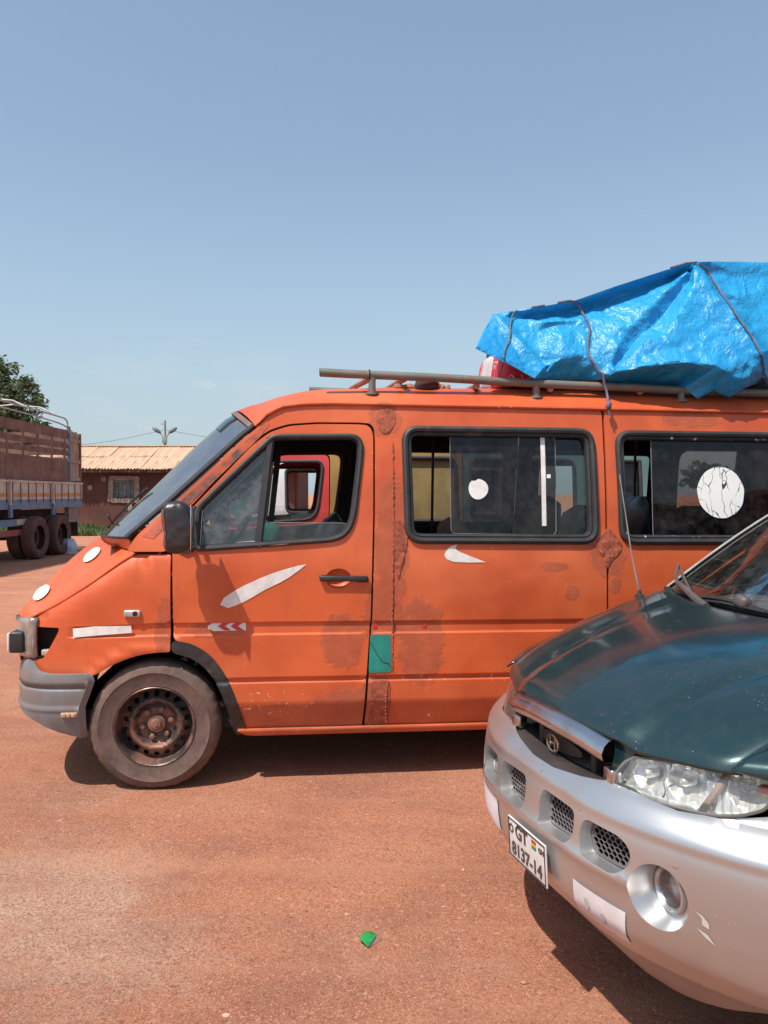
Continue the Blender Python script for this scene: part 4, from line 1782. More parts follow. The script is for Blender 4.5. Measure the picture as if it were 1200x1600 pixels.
for wi, (wo, mt) in enumerate(((w1, M_RUBBER), (w2, M_RUBWORN))):
    fr = ring_tube('window_seal', inset(wo, .010), .019, -.004, M_RUBBER)
    ring_tube('inner_seal', inset(wo, .036), .010, .004, mt, fr)
    sheet('seal_web', inset(wo, .004), .006, M_RUBBER, fr, holes=[inset(wo, .048)], flange=(0, .03, 0))
    fr2 = ring_tube('window_seal', inset(wo, .010), .019, -.004, M_RUBBER, far=True)
    sheet('seal_web', inset(wo, .004), .006, M_RUBBER, fr2, far=True, holes=[inset(wo, .048)])
ring_tube('window_seal', inset([(min(x, 4.42), z) for x, z in w3], .012), .017, -.004, M_RUBBER)
sheet('rear_glass', inset([(min(x, 4.42), z) for x, z in w3], .02), .02, G_TINT)

# sliding panes
pane1 = round_poly(VPL([(704, 679), (869, 682), (871, 836), (706, 834)]), .03, 4)
p1 = sheet('sliding_pane', pane1, .024, G_TINT, flange=(0, .005, 0))
sheet('fixed_pane', round_poly(VPL([(850, 681), (925, 682), (931, 838), (850, 838)]), .03, 4), .036, G_TINT2)
b = MB()
b.tube([(x, yside(x, z, False) + .021, z) for x, z in [pane1[i] for i in range(len(pane1))] + [pane1[0]]], .0022, 5, False)
b.build('pane_edge', pm('ground_glass_edge', (.22, .22, .22), (.15, .15, .15), rough=.3), p1)
pane2 = round_poly(VPL([(1019, 683), (1234, 686), (1240, 842), (1023, 840)]), .03, 4)
p2 = sheet('sliding_pane', pane2, .024, G_TINT, flange=(0, .005, 0))
b = MB()
b.tube([(x, yside(x, z, False) + .021, z) for x, z in pane2 + [pane2[0]]], .0022, 5, False)
b.build('pane_edge', bpy.data.materials['ground_glass_edge'], p2)
# paper strip, small round sticker, big cracked round sticker
sheet('paper_strip', VPL([(845.5, 681), (852.5, 681.2), (855.5, 822), (848.5, 822)]), .019, M_WHITE, p1)
sheet('paper_tab', VPL([(856, 741), (862, 741), (862, 747), (856, 747)]), .019, M_WHITE, p1)
cx_, cz_ = VP(748.5, 764)
disc = []
for k in range(28):
    a = 2 * math.pi * k / 28
    r = .057 * (1 + .03 * math.sin(3 * a + 1))
    if abs(a - 1.9) < .3:
        r *= .86
    disc.append((cx_ + r * math.cos(a), cz_ + r * math.sin(a) * 1.03))
sheet('round_sticker', disc, .019, M_WHITE, p1, step=.03)


def crack_mat():
    n = NT('cracked_white_sticker')
    v = n.mapping((14, 1, 5))
    nz = n.node('ShaderNodeVectorMath', operation='ADD')
    n.link(v, nz.inputs[0])
    sc = n.node('ShaderNodeVectorMath', operation='SCALE')
    n.link(n.noisecol(9, 3), sc.inputs[0])
    sc.inputs['Scale'].default_value = 1.3
    n.link(sc.outputs[0], nz.inputs[1])
    d = n.voronoi(1.0, 'DISTANCE_TO_EDGE', nz.outputs[0])
    wid = n.math('MULTIPLY_ADD', n.noise(7, 2), .075, -.024)
    f = n.math('LESS_THAN', d, wid)
    n.setc(n.mix(f, (.80, .78, .74), (.05, .045, .045)))
    n.set('Roughness', .6)
    return n.m


cx_, cz_ = VP(1129, 769.5)
sheet('round_sticker', [(cx_ + .146 * (1 + .012 * math.sin(9 * a)) * math.cos(a), cz_ + .146 * math.sin(a) * 1.04) for a in [2 * math.pi * k / 48 for k in range(48)]], .019, crack_mat(), p2, step=.04)

# ---- door glass, seal, divider bar
dw_in = inset(door_win, .018)
ds = ring_tube('window_seal', inset(door_win, .006), .016, -.002, M_RUBBER, door)
sheet('seal_web', inset(door_win, .0), .008, M_RUBBER, ds, holes=[inset(door_win, .026)], flange=(0, .03, 0))
fds = ring_tube('window_seal', inset(door_win, .006), .016, -.002, M_RUBBER, far_door, far=True)
dv = VPL([(423, 683), (403, 856)])
for far in (0, 1):
    b = MB()
    f = (lambda x, z, o: (x, VW - yside(x, z, False) - o, z)) if far else (lambda x, z, o: (x, yside(x, z, False) + o, z))
    (xa, za), (xb, zb) = dv
    cs = [(-.022, .0), (-.012, -.010), (.012, -.010), (.022, .0), (.022, .03), (-.022, .03)]
    n = 9
    for k in range(n):
        t = k / (n - 1)
        x, z = lerp(xa, xb, t), lerp(za, zb, t)
        for dx, dy in cs:
            b.v.append(Vector(f(x + dx, z, dy)))
    m = len(cs)
    for k in range(n - 1):
        for i in range(m):
            b.f.append((k * m + i, k * m + (i + 1) % m, (k + 1) * m + (i + 1) % m, (k + 1) * m + i))
    b.build('divider_bar', M_RUBBER, far_door if far else door, True, 30)
sheet('quarter_glass', VPL([(312, 853), (316, 795), (418, 695), (400, 850)]), .018, G_DUSTY, door)
b = MB()
b.tube([(x, yside(x, z, False) + .012, z) for x, z in VPL([(398, 848), (400, 846), (312, 853), (316, 797)])], .0025, 5)
b.build('glass_edge', M_WHITE, door)
lowered = VPL([(402, 850), (405, 816.5), (549, 818), (545, 833), (533, 839), (517, 844)])
sheet('lowered_glass', lowered, .022, G_CLEAR, door)
b = MB()
b.tube([(x, yside(x, z, False) + .022, z) for x, z in VPL([(405, 816.5), (470, 817), (538, 817.5), (545, 821)])], .002, 5)
b.build('glass_edge', bpy.data.materials['ground_glass_edge'], door)
# chrome strip along the window foot
b = MB()
b.tube([(x, yside(x, z, False) - .012, z) for x, z in VPL([(404, 853), (460, 848.5), (516, 842), (534, 836)])], .0035, 6)
b.build('foot_strip', pm('worn_aluminium', (.62, .60, .58), (.4, .38, .36), rough=.35, metal=.6), door)
# far door glass, lowered a little
sheet('lowered_glass', VPL([(402, 850), (404, 812), (549, 812), (545, 833), (533, 839), (517, 844)]), .022, G_CLEAR, far_door, far=True)
sheet('quarter_glass', VPL([(312, 853), (316, 795), (418, 695), (400, 850)]), .018, G_DUSTY, far_door, far=True)

# ---- door handle with its finger bowl
hx, hz = handle_c
b = MB().grid(lambda i, j: (hx + .0725 * j * math.cos(2 * math.pi * i), yside(hx, hz) + .001 + .032 * (1 - j ** 4), hz + .0565 * j * math.sin(2 * math.pi * i)), 28, 8)
bowl = b.build('handle_bowl', M_OR, door)
(h0x, h0z), (h1x, h1z) = VPL([(499, 902), (575, 905)])
b = MB()
b.box(((h0x + h1x) / 2, -.020, (h0z + h1z) / 2), (h1x - h0x, .026, .030), rot=(0, .012, 0), bev=.009)
b.box((h0x + .02, -.004, h0z), (.04, .03, .026), bev=.006)
b.box((h1x - .03, -.004, h1z), (.06, .03, .034), bev=.006)
hd = b.build('door_handle', M_BLACKPL, door)
b = MB()
kx, kz = VP(562, 897)
b.lathe([(0, -.026), (.008, -.026), (.009, -.018)], 12, Matrix.Translation((kx, -.004, kz - .02)))
b.build('key_lock', pm('lock_metal', (.3, .3, .3), (.2, .2, .2), rough=.4, metal=.8), hd)

# ---- mirror on the front corner of the door
tri = VPL([(272, 858), (284, 802), (306, 790), (303, 862), (290, 866)])
sheet('mirror_base', tri, -.012, M_BLACKPL, door, flange=(0, .03, 0))
mx, mz = VP(277, 824, -.17)
mroot = MB()


def mir(i, j):
    a = 2 * math.pi * i
    h = lerp(-.139, .139, j)
    ex_ = max(0.0, 1 - abs(2 * j - 1) ** 5) ** .5
    wx_ = .070 * ex_ + .001
    wy_ = .058 * ex_ + .001
    ca, sa = math.cos(a), math.sin(a)
    rr = (abs(ca) ** 4.5 + abs(sa) ** 4.5) ** (-1 / 4.5)
    bend = .012 * math.sin(j * 5)
    bb = .004 * noise.noise(Vector((ca * 3, sa * 3, j * 9))) + .002 * noise.noise(Vector((ca * 9, sa * 9, j * 22)))
    return (mx + ca * rr * (wx_ + bb) + bend + .014 * (j - .5), -.17 + sa * rr * (wy_ + bb), mz + h)


mroot.grid(mir, 40, 26)
mir_o = mroot.build('door_mirror', M_BLACKPL, door)
b = MB().grid(lambda i, j: (lambda p: (p[0] - .004, p[1] - .0005, p[2]))(mir(lerp(.36, .64, i), lerp(.16, .84, j))), 10, 14)
b.build('front_cap', pm('rust_red_cap', (.22, .085, .06), (.13, .05, .04), rough=.6), mir_o)
b = MB()
b.box((mx + .076, -.17, mz), (.004, .13, .22), bev=.001)
b.build('mirror_glass', pm('mirror_silver', (.7, .72, .74), (.6, .62, .64), rough=.05, metal=1.0), mir_o)
b = MB()
for dz in (.07, -.08):
    b.tube([(mx + .02, -.10, mz + dz), (mx + .05, .0, mz + dz * 1.1)], .014, 8)
b.build('bracket', M_BLACKPL, mir_o)
b = MB()
tx, tz = VP(291, 824)
b.poly([(tx - .012, -.02, tz + .02), (tx + .012, -.022, tz + .03), (tx + .004, -.022, tz - .03), (tx - .006, -.02, tz - .035)], (0, .004, 0))
b.build('tape_tag', M_WHITE, mir_o, False)
# far mirror
fm = MB()
for p in mroot.v:
    fm.v.append(Vector((p.x, VW - p.y, p.z)))
fm.f = [f[::-1] for f in mroot.f]
fm.build('door_mirror', M_BLACKPL, far_door)

# ---- stickers and marks on the side
sheet('flame_sticker', VPL([(344, 945), (350, 934), (365, 924), (380, 915.5), (405, 904), (425, 896), (440, 891), (465, 884), (479, 881.5), (470, 889), (452, 902), (438, 910), (415, 921), (398, 931), (384, 939), (368, 946), (356, 950)]), -.0025, M_WHITE, door, step=.03)
sheet('swoosh_sticker', VPL([(694, 867), (697, 861), (701, 856), (706, 853), (714, 851), (711.5, 856), (714, 860), (721, 863.5), (759, 878.5), (735, 879), (709, 878), (698, 874)]), -.0025, M_WHITE, step=.03)
sheet('reflector_strip', VPL([(114, 982), (150, 978.5), (205, 977.5), (206.5, 988.5), (160, 992), (115, 996)]), -.004, M_WHITE, fender, step=.03)
strip_ = [o for o in fender.children if o.name.startswith('reflector_strip')][0]
ex0, ez0 = VP(159, 985)
b = MB()
b.tube([(ex0 + .0135 * math.cos(a), yside(ex0, ez0) - .006, ez0 + .0135 * math.sin(a)) for a in [k * math.pi / 9 for k in range(20)]], .0014, 5)
b.tube([(ex0 - .006, yside(ex0, ez0) - .006, ez0 - .006), (ex0 - .001, yside(ex0, ez0) - .006, ez0 + .007), (ex0 + .003, yside(ex0, ez0) - .006, ez0 - .004), (ex0 + .007, yside(ex0, ez0) - .006, ez0 + .006)], .0012, 5)
for (u0, u1, vv) in ((140, 153, 982.5), (166, 176, 987), (135, 146, 990)):
    (xa, za), (xb, zb) = VPL([(u0, vv), (u1, vv - .5)])
    b.tube([(xa, yside(xa, za) - .0055, za), (xb, yside(xb, zb) - .0055, zb)], .0011, 5)
b.build('faded_print', pm('faded_ink', (.40, .38, .38), (.52, .50, .48), rough=.6), strip_)
chev = sheet('chevron_sticker', VPL([(324.5, 978.5), (334, 971.5), (384, 970), (384.5, 985), (334, 986.5), (325.5, 983)]), .006, M_WHITE, door, step=.02)
for dx in (0, 20):
    for ddx, w in ((0, 11),):
        pl_ = [(340 + dx, 978.5), (350 + dx, 972), (350 + dx + w, 972), (340 + dx + w, 978.5), (350 + dx + w, 985), (350 + dx, 985)]
        sheet('red_chevron', VPL(pl_), .003, M_RED, chev, step=.02)
flap = sheet('fuel_flap', round_poly(VPL([(578.5, 992), (610, 991.5), (611, 1050), (576, 1051)]), .012, 3), -.003, M_TEAL, flange=(0, .012, 0))
b = MB()
b.tube([(x, yside(x, z, False) - .0045, z) for x, z in crv(VPL([(579, 1004), (588, 1020), (597, 1033), (606, 1036), (610, 1042)]), 5)], .0016, 5)
b.build('scratch', M_RUBBER, flap)
for (u0, v0, u1, v1) in ((584, 972, 590, 982), (662, 970, 667, 981)):
    sheet('tape_remnant', VPL([(u0, v0), (u1, v0 + 1), (u1 - 1, v1), (u0 - 1, v1)]), .008, M_RED, step=.02)
# side repeater
rx, rz = VP(207, 958.5)
b = MB()
b.box((rx, yside(rx, rz) - .006, rz), (.088, .018, .038), bev=.016)
rep = b.build('side_repeater', pm('chrome_bezel', (.6, .57, .54), (.42, .38, .35), rough=.3, metal=.5), fender)
b = MB()
b.lathe([(.0, -.002), (.013, -.002), (.014, .0)], 14, Matrix.Translation((rx + .016, yside(rx, rz) - .0155, rz)))
b.build('lamp_hole', M_DARK, rep)

# ---- weld bead of body filler down the pillar seam, lumpy filler by the windows
M_FILL = pm('rough_body_filler', (.36, .085, .04), (.27, .065, .035), rough=.75, scale=14, bump=.6, bscale=45)
rg = random.Random(8)
for (pts, r0) in (([(614, 690), (614.5, 800), (614, 900), (613, 985)], .0045), ([(606, 1065), (603, 1095), (604, 1130)], .004), ([(614, 992), (613, 1050)], .003)):
    path = crv(VPL(pts), 30)
    b = MB()
    b.tube([(x + .003 * rg.uniform(-1, 1), yside(x, z, False) - .001, z) for x, z in path], [r0 * rg.uniform(.5, 1.7) for _ in path], 6)
    b.build('weld_bead', M_FILL, van)


def lump(px, amp, nm='filler_patch'):
    fn = lambda x, z: (x, yside(x, z) - .002 - amp * abs(noise.noise(Vector((x * 16, z * 16, 3)))) - amp * .6 * abs(noise.noise(Vector((x * 40, z * 40, 3)))), z)
    return skin(nm, VPL(px), [], fn, M_FILL, van, step=.012, bstep=.012, flange=(0, .01, 0))


lump(crv([(593, 640), (606, 637), (616, 645), (617, 660), (610, 672), (600, 678), (591, 668), (588, 652)], 4, True), .006)
lump(crv([(616, 810), (634, 824), (636, 850), (628, 880), (622, 905), (617, 880), (615, 845)], 4, True), .008)
lump(crv([(931, 850), (940, 836), (951, 826), (962, 838), (972, 852), (966, 866), (954, 878), (948, 888), (940, 868)], 4, True), .008)
lump(crv([(583, 1065), (606, 1062), (609, 1090), (606, 1125), (590, 1131), (574, 1133), (578, 1100)], 4, True), .004)

# ---- front wheel
def tyre_mat():
    n = NT('dusty_tyre_rubber')
    c = n.mix(n.ramp(n.noise(8, 5, .65), .35, .7), (.16, .105, .085), (.095, .068, .058))
    c = n.mix(n.math('MULTIPLY', n.ramp(n.noise(30, 4, .7), .5, .75), .6), c, (.24, .13, .09))
    n.setc(c)
    n.set('Roughness', .85)
    n.set('Specular IOR Level', .25)
    n.bump(n.noise(60, 4, .6), .25, .004)
    return n.m


M_TYRE = tyre_mat()
M_STEEL = pm('rusty_painted_steel', (.06, .05, .05), (.125, .085, .07), rough=.34, metal=.4, scale=10, dust=(.25, .125, .09), dlo=.46, dhi=.62, dscale=9)
M_HUB = pm('rusty_hub', (.27, .13, .09), (.17, .08, .055), rough=.8, scale=14, bump=.4, bscale=60)
TR = .352


def build_wheel(loc, mirror_=False):
    w = empty('wheel', loc)
    w.parent = van
    s = -1 if mirror_ else 1
    if mirror_:
        w.rotation_euler = (0, 0, math.pi)
    n = 132
    prof = [(.205, .030), (.213, .010), (.222, .002), (.235, .002), (.262, -.006), (.290, -.009), (.296, -.012), (.300, -.009), (.318, -.004), (.332, .006), (.340, .013), (.3435, .019), (.348, .028), (.352, .045), (.352, .078), (.348, .080), (.348, .088), (.352, .090), (.352, .165), (.345, .192), (.325, .212), (.27, .222), (.205, .195)]
    b = MB()
    b.lathe(prof, n)
    for i, (r, h) in enumerate(prof):
        for k in range(n):
            p = b.v[i * n + k]
            f = 1.0
            if .331 < r < .351 and h < .03 and k % 4 == 0:
                f = 1 - .012
            if r > .347 and k % 4 == 0 and (h < .05):
                f = 1 - .010
            if p.z < -.330:
                p.z = -.330 - (abs(p.z) - .330) * .55
            p.x *= f
            p.z *= f
    t = b.build('tyre', M_TYRE, w)
    b = MB()
    b.lathe([(.216, .010), (.2165, .002), (.213, -.001), (.208, .004), (.203, .014), (.198, .03), (.196, .062), (.190, .082)], 96)
    rim = b.build('rim', M_STEEL, w)

    def dprof(r):
        return float(np.interp(r, [0, .046, .052, .10, .112, .120, .130, .140, .150, .186, .195], [.088, .088, .092, .086, .070, .050, .043, .045, .056, .083, .088]))
    holes = []
    for k in range(18):
        a = 2 * math.pi * (k + .5) / 18
        cx, cz = .166 * math.cos(a), .166 * math.sin(a)
        holes.append([(cx + .0155 * math.cos(q) * 1.0, cz + .0155 * math.sin(q)) for q in [2 * math.pi * m / 12 for m in range(12)]])
    cirn = [(.194 * math.cos(a), .194 * math.sin(a)) for a in [2 * math.pi * k / 96 for k in range(96)]]
    disc_ = skin('wheel_disc', cirn, holes, lambda x, z: (x, dprof(math.hypot(x, z)), z), M_STEEL, w, step=.010, bstep=.008, flange=(0, .006, 0))
    b = MB()
    b.lathe([(.16, .11), (.08, .115), (.0, .12)], 32)
    b.build('brake_drum', M_DARK, w)
    b = MB()
    b.lathe([(.050, .09), (.048, .062), (.040, .055), (.034, .056), (.030, .045), (.022, .038), (.0, .037)], 28)
    b.lathe([(.012, .037), (.011, .030), (.0, .029)], 6)
    b.build('hub', M_HUB, w)
    for k in range(6):
        a = 2 * math.pi * k / 6 + .2
        b = MB()
        M_ = Matrix.Translation((.078 * math.cos(a), 0, .078 * math.sin(a)))
        b.lathe([(.017, .088), (.017, .066), (.011, .060), (.0, .059)], 6, M_)
        b.build('lug_nut', M_HUB, w, False)
    return w


wheel_z = .339
build_wheel((-.008, .012, wheel_z))
build_wheel((3.40, .012, wheel_z + .02))
build_wheel((-.008, VW - .012, wheel_z), True)
build_wheel((3.40, VW - .012, wheel_z + .02), True)

# ---- interior
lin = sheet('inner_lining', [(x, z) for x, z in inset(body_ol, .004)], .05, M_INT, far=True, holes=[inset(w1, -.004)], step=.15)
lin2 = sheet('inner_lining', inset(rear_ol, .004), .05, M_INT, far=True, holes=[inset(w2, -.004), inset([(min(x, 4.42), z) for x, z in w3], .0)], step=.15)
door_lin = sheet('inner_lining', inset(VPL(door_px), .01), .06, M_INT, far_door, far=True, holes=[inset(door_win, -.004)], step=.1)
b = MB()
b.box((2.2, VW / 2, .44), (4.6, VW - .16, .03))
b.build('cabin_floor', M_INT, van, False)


def seat(x, y, w, mt, nm='seat', rec=.16, top=1.46, cush=.58, wr=0):
    b = MB()
    b.box((x - .22, y, cush), (.50, w, .15), rot=(0, .05, 0), bev=.05)
    b.box((x - .22, y, .50 - .06), (.40, w * .8, .1))
    s = b.build(nm, mt, van)
    h = top - cush

    def bk(i, j):
        a = 2 * math.pi * i
        ca, sa = math.cos(a), math.sin(a)
        rr = (abs(ca) ** 4 + abs(sa) ** 4) ** (-1 / 4)
        k = max(0.0, 1 - max(0, (j - .82) / .18) ** 3) ** .5 if j > .82 else 1
        bulge = wr * noise.noise(Vector((ca * 2, sa * 4, j * 9))) if wr else 0
        return (x + .02 + rec * 1.4 * j + ca * rr * (.065 * k + bulge + .001), y + sa * rr * (w / 2) * lerp(1, .9, j) * (k * .5 + .5) + .0, cush + h * j)
    o = MB().grid(bk, 36, 18).build('backrest', mt, s)
    return s


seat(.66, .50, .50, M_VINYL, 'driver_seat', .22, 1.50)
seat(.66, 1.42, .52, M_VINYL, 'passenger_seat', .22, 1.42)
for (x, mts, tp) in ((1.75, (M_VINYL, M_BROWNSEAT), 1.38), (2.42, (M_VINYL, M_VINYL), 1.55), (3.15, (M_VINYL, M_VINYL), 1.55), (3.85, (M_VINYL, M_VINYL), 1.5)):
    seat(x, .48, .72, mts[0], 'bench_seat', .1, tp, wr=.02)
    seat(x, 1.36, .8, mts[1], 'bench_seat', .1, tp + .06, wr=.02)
# dashboard, steering wheel, column
b = MB()
b.grid(lambda i, j: (lambda pr: (pr[0], lerp(.16, VW - .16, i), pr[1]))(cint([(-.30, 1.30), (-.12, 1.335), (.08, 1.32), (.20, 1.27), (.24, 1.18), (.22, 1.0), (.18, .8), (.1, .5)], j)), 20, 21)
b.build('dashboard', M_INT, van)
sw = Matrix.Translation((.37, .50, 1.30)) @ Matrix.Rotation(R(-62), 4, 'Y') @ Matrix.Rotation(R(90), 4, 'X')
b = MB()
pts = [sw @ Vector((.205 * math.cos(a), 0, .205 * math.sin(a))) for a in [2 * math.pi * k / 36 for k in range(38)]]
b.tube(pts, .016, 8, False)
for a in (0, 2.2, 4.1):
    b.tube([sw @ Vector((.2 * math.cos(a), 0, .2 * math.sin(a))), sw @ Vector((0, .02, 0))], .014, 6)
b.tube([sw @ Vector((0, .02, 0)), sw @ Vector((0, .35, 0))], .035, 10)
b.build('steering_wheel', M_BLACKPL, van)
b = MB()
b.box((.55, 1.05, 1.28), (.16, .22, .26), rot=(0, .2, .1), bev=.05)
b.build('green_cloth', pm('green_cloth', (.03, .30, .20), (.02, .22, .15), rough=.8), van)
cx_, cz_ = VP(373, 794, 1.2)
b = MB()
b.lathe([(0, 0), (.055, .0), (.058, .004), (.0, .006)], 28, Matrix.Translation((cx_, 1.2, cz_)))
tl = b.build('hanging_disc', pm('teal_disc', (.05, .28, .24), (.03, .2, .18), rough=.6), van)
b = MB()
b.tube([(cx_, 1.203, cz_ + .05), (cx_ + .02, 1.203, 2.0)], .002, 5)
b.build('string', M_RUBBER, tl)
# grab pole inside the saloon
for (u, v0, v1) in ((677, 690, 800), (993, 690, 800)):
    xa, za = VP(u, v0, 1.65)
    xb, zb = VP(u - 3, v1, 1.65)
    b = MB()
    b.tube([(xa, 1.65, 2.15), (xb, 1.65, .5)], .011, 8)
    b.build('grab_pole', M_BLACKPL, van)
# ------------------------------------------------------------------ roof rack
M_PIPE = pm('chipped_green_pipe', (.19, .165, .145), (.12, .15, .12), rough=.55, metal=.25, scale=9, dust=(.24, .12, .085), dlo=.48, dhi=.66, dscale=14, bump=.2, bscale=60)
M_STICK = pm('rusty_cross_bar', (.36, .17, .10), (.24, .11, .07), rough=.8, scale=9)
rack = empty('roof_rack', (0, 0, 0), 0, 'roof rack of chipped green steel pipes on the orange van', 'roof rack')
rack.matrix_world = VMAT
RZ = lambda x: float(np.interp(x, [.87, 3.1, 4.4], [2.303, 2.246, 2.246]))
FZ = lambda x: float(np.interp(x, [.84, 1.3, 4.4], [2.412, 2.40, 2.33]))
b = MB()
b.tube([(x, .18, RZ(x) + .002 * math.sin(x * 5)) for x in np.linspace(.879, 4.4, 40)], .0245, 14)
b.build('rail', M_PIPE, rack)
b = MB()
b.lathe([(.0205, -.002), (.0205, .03), (.0, .03)], 14, Matrix.Translation((.878, .18, RZ(.88))) @ Matrix.Rotation(-math.pi / 2, 4, 'Z'))
b.build('pipe_mouth', M_DARK, rack)
b = MB()
b.tube([(x, 1.75, FZ(x)) for x in np.linspace(.842, 4.4, 30)], .0245, 12)
b.build('rail', M_PIPE, rack)
for x in (1.178, 2.15, 3.05, 3.95):
    for y, zt in ((.18, RZ(x)), (1.75, FZ(x))):
        b = MB()
        zr = 2.18
        b.tube([(x, y, zr - .02), (x, y, zt)], .021, 10)
        b.lathe([(.040, -.005), (.040, .008), (.022, .012)], 12, Matrix.Translation((x, y, zr + .004)) @ Matrix.Rotation(math.pi / 2, 4, 'X'))
        b.build('stanchion', M_PIPE, rack)
for k, (a, c) in enumerate((((577, 592), (541, 611)), ((632, 592), (598, 611)), ((745, 603), (722, 613)), ((860, 608), (842, 616)), ((1000, 612), (985, 620)))):
    xa, za = VP(a[0], a[1], .18)
    xb, zb = VP(c[0], c[1], 1.7)
    b = MB()
    b.tube([(xa, .18, za), (xb, 1.75, zb)], .019, 8)
    b.build('cross_bar', M_STICK, rack)
b = MB()
xa, za = VP(571, 590, .18)
b.tube([(xa + .02 + .002, .18 + .028 * math.cos(a), RZ(xa) + .028 * math.sin(a)) for a in [k * math.pi / 8 for k in range(18)]], .003, 5)
b.build('wire_tie', M_DARK, rack)
# dark rag and rusty bent hooks lying on the rack
b = MB()
xa, za = VP(664, 601, .32)
b.grid(lambda i, j: (xa + .07 * math.sin(math.pi * j) * math.cos(2 * math.pi * i) * (1 + .3 * noise.noise(Vector((i * 3, j * 3, 0)))), .30 + .06 * math.sin(math.pi * j) * math.sin(2 * math.pi * i), za + .042 * math.cos(math.pi * j) + .012 * noise.noise(Vector((i * 6, j * 6, 2)))), 18, 10)
tag(b.build('rag', pm('dark_rag', (.07, .055, .055), (.045, .035, .035), rough=.9, scale=12)), 'dark grey rag bunched on the roof rack', 'rag').matrix_world = VMAT
for k, (pts, lab) in enumerate((([(616, 606), (632, 605), (648, 606), (662, 608)], 'rusty brown iron hook lying left of the rag on the roof'), ([(678, 600), (688, 604), (694, 607), (703, 607)], 'rusty brown bent hook lying right of the rag on the roof'))):
    b = MB()
    p3 = [(VP(u, v, .34)[0], .34, VP(u, v, .34)[1]) for u, v in pts]
    b.tube(crv(p3, 4), [.020 * (1 + .25 * math.sin(i * 1.3)) for i in range(13)], 8)
    b.tube(crv([(x, .40, z + .008) for x, y, z in p3], 4), .014, 8)
    tag(b.build('iron_hook', M_STICK), lab, 'hook', 'rusty hooks on the roof').matrix_world = VMAT

# ------------------------------------------------------------------ blue tarpaulin over unseen added boxes
def tarp_mat():
    n = NT('blue_tarpaulin')
    c = n.mix(n.ramp(n.noise(2.2, 4), .35, .7), (.020, .345, .68), (.014, .275, .60))
    n.setc(c)
    n.set('Roughness', n.math('MULTIPLY_ADD', n.noise(7, 4), .22, .28))
    n.set('Specular IOR Level', .55)
    v = n.node('ShaderNodeVectorMath', operation='ADD')
    n.link(n.co, v.inputs[0])
    sc = n.node('ShaderNodeVectorMath', operation='SCALE')
    n.link(n.noisecol(5, 3), sc.inputs[0])
    sc.inputs['Scale'].default_value = .16
    n.link(sc.outputs[0], v.inputs[1])
    e1 = n.voronoi(11, 'DISTANCE_TO_EDGE', v.outputs[0])
    e2 = n.voronoi(27, 'DISTANCE_TO_EDGE', v.outputs[0])
    e3 = n.voronoi(60, 'DISTANCE_TO_EDGE', v.outputs[0])
    h = n.math('ADD', n.math('MULTIPLY', e1, 1.0), n.math('ADD', n.math('MULTIPLY', e2, .55), n.math('MULTIPLY', e3, .25)))
    h = n.math('ADD', h, n.math('MULTIPLY', n.noise(35, 4, .7), .35))
    n.bump(h, .60, .016)
    tl = n.node('ShaderNodeBsdfTranslucent')
    n.link(c, tl.inputs['Color'])
    mx = n.node('ShaderNodeMixShader')
    mx.inputs[0].default_value = .12
    n.link(n.b.outputs[0], mx.inputs[1])
    n.link(tl.outputs[0], mx.inputs[2])
    n.link(mx.outputs[0], n.out.inputs['Surface'])
    return n.m


# The near face is a sheet of flat taut facets: (photo pixel, how far the point stands out).
FOLD_LINES = [
    [(800, 498, .0), (830, 497, -.012), (900, 488, -.02), (960, 468, -.02), (1045, 438, -.012), (1072, 424, .03)],
    [(1083, 417, .09), (1062, 434, .07), (1036, 460, .08), (1005, 490, .08), (984, 514, .07), (964, 545, .065), (945, 589, .01)],
    [(1083, 417, .09), (1074, 440, .045), (1050, 472, .025), (1027, 503, .025), (1000, 524, .035), (974, 556, .025), (945, 589, .01)],
    [(1083, 417, .09), (1083, 447, .095), (1066, 482, .10), (1042, 522, .10), (1014, 530, .09), (990, 552, .07), (945, 589, .01)],
    [(1083, 417, .09), (1112, 450, .115), (1147, 487, .135), (1172, 522, .14), (1190, 551, .135)],
    [(945, 589, .01), (962, 581, .07), (1020, 571, .115), (1070, 566, .135), (1120, 574, .14), (1152, 590, .11), (1166, 597, .07)],
    [(1190, 551, .135), (1178, 578, .11), (1166, 597, .07)],
    [(1102, 420, .04), (1120, 455, .055), (1158, 487, .05), (1198, 548, .02)],
    [(1110, 428, .03), (1160, 436, .02), (1230, 440, .02), (1300, 444, .02)],
    [(1120, 455, .055), (1150, 460, .075), (1178, 472, .045)],
    [(776, 494, .04), (796, 514, .045), (822, 543, .04), (850, 574, .02), (860, 590, -.05)],
    [(772, 498, .03), (790, 528, .01), (812, 560, .005), (832, 587, .0)],
    [(788, 496, .03), (812, 522, .01), (836, 552, .005), (852, 575, -.02)],
    [(800, 498, .0), (850, 503, .05), (900, 500, .045), (921, 492, .03)],
    [(836, 522, .02), (864, 510, .02), (898, 512, .03)],
    [(850, 574, .02), (880, 560, .035), (905, 556, .03), (921, 560, .02)],
    [(921, 492, .03), (920, 525, .025), (921, 560, .02), (934, 582, .01)],
    [(945, 589, .01), (950, 545, .05), (962, 508, .06), (975, 480, .03)],
    [(1042, 522, .10), (1060, 545, .085), (1086, 555, .115), (1120, 552, .125)],
    [(1000, 562, .075), (1030, 548, .085), (1060, 545, .085)],
    [(1097, 470, .105), (1102, 510, .10), (1086, 555, .115)],
    [(1130, 500, .12), (1150, 540, .128), (1165, 568, .125)],
]
CTRL = [(880, 532, .05), (895, 580, -.04), (760, 530, .02), (800, 556, .015), (1060, 590, .02), (1110, 602, .05), (1010, 590, -.02), (1215, 500, .04), (1225, 560, .03), (900, 524, .03)]

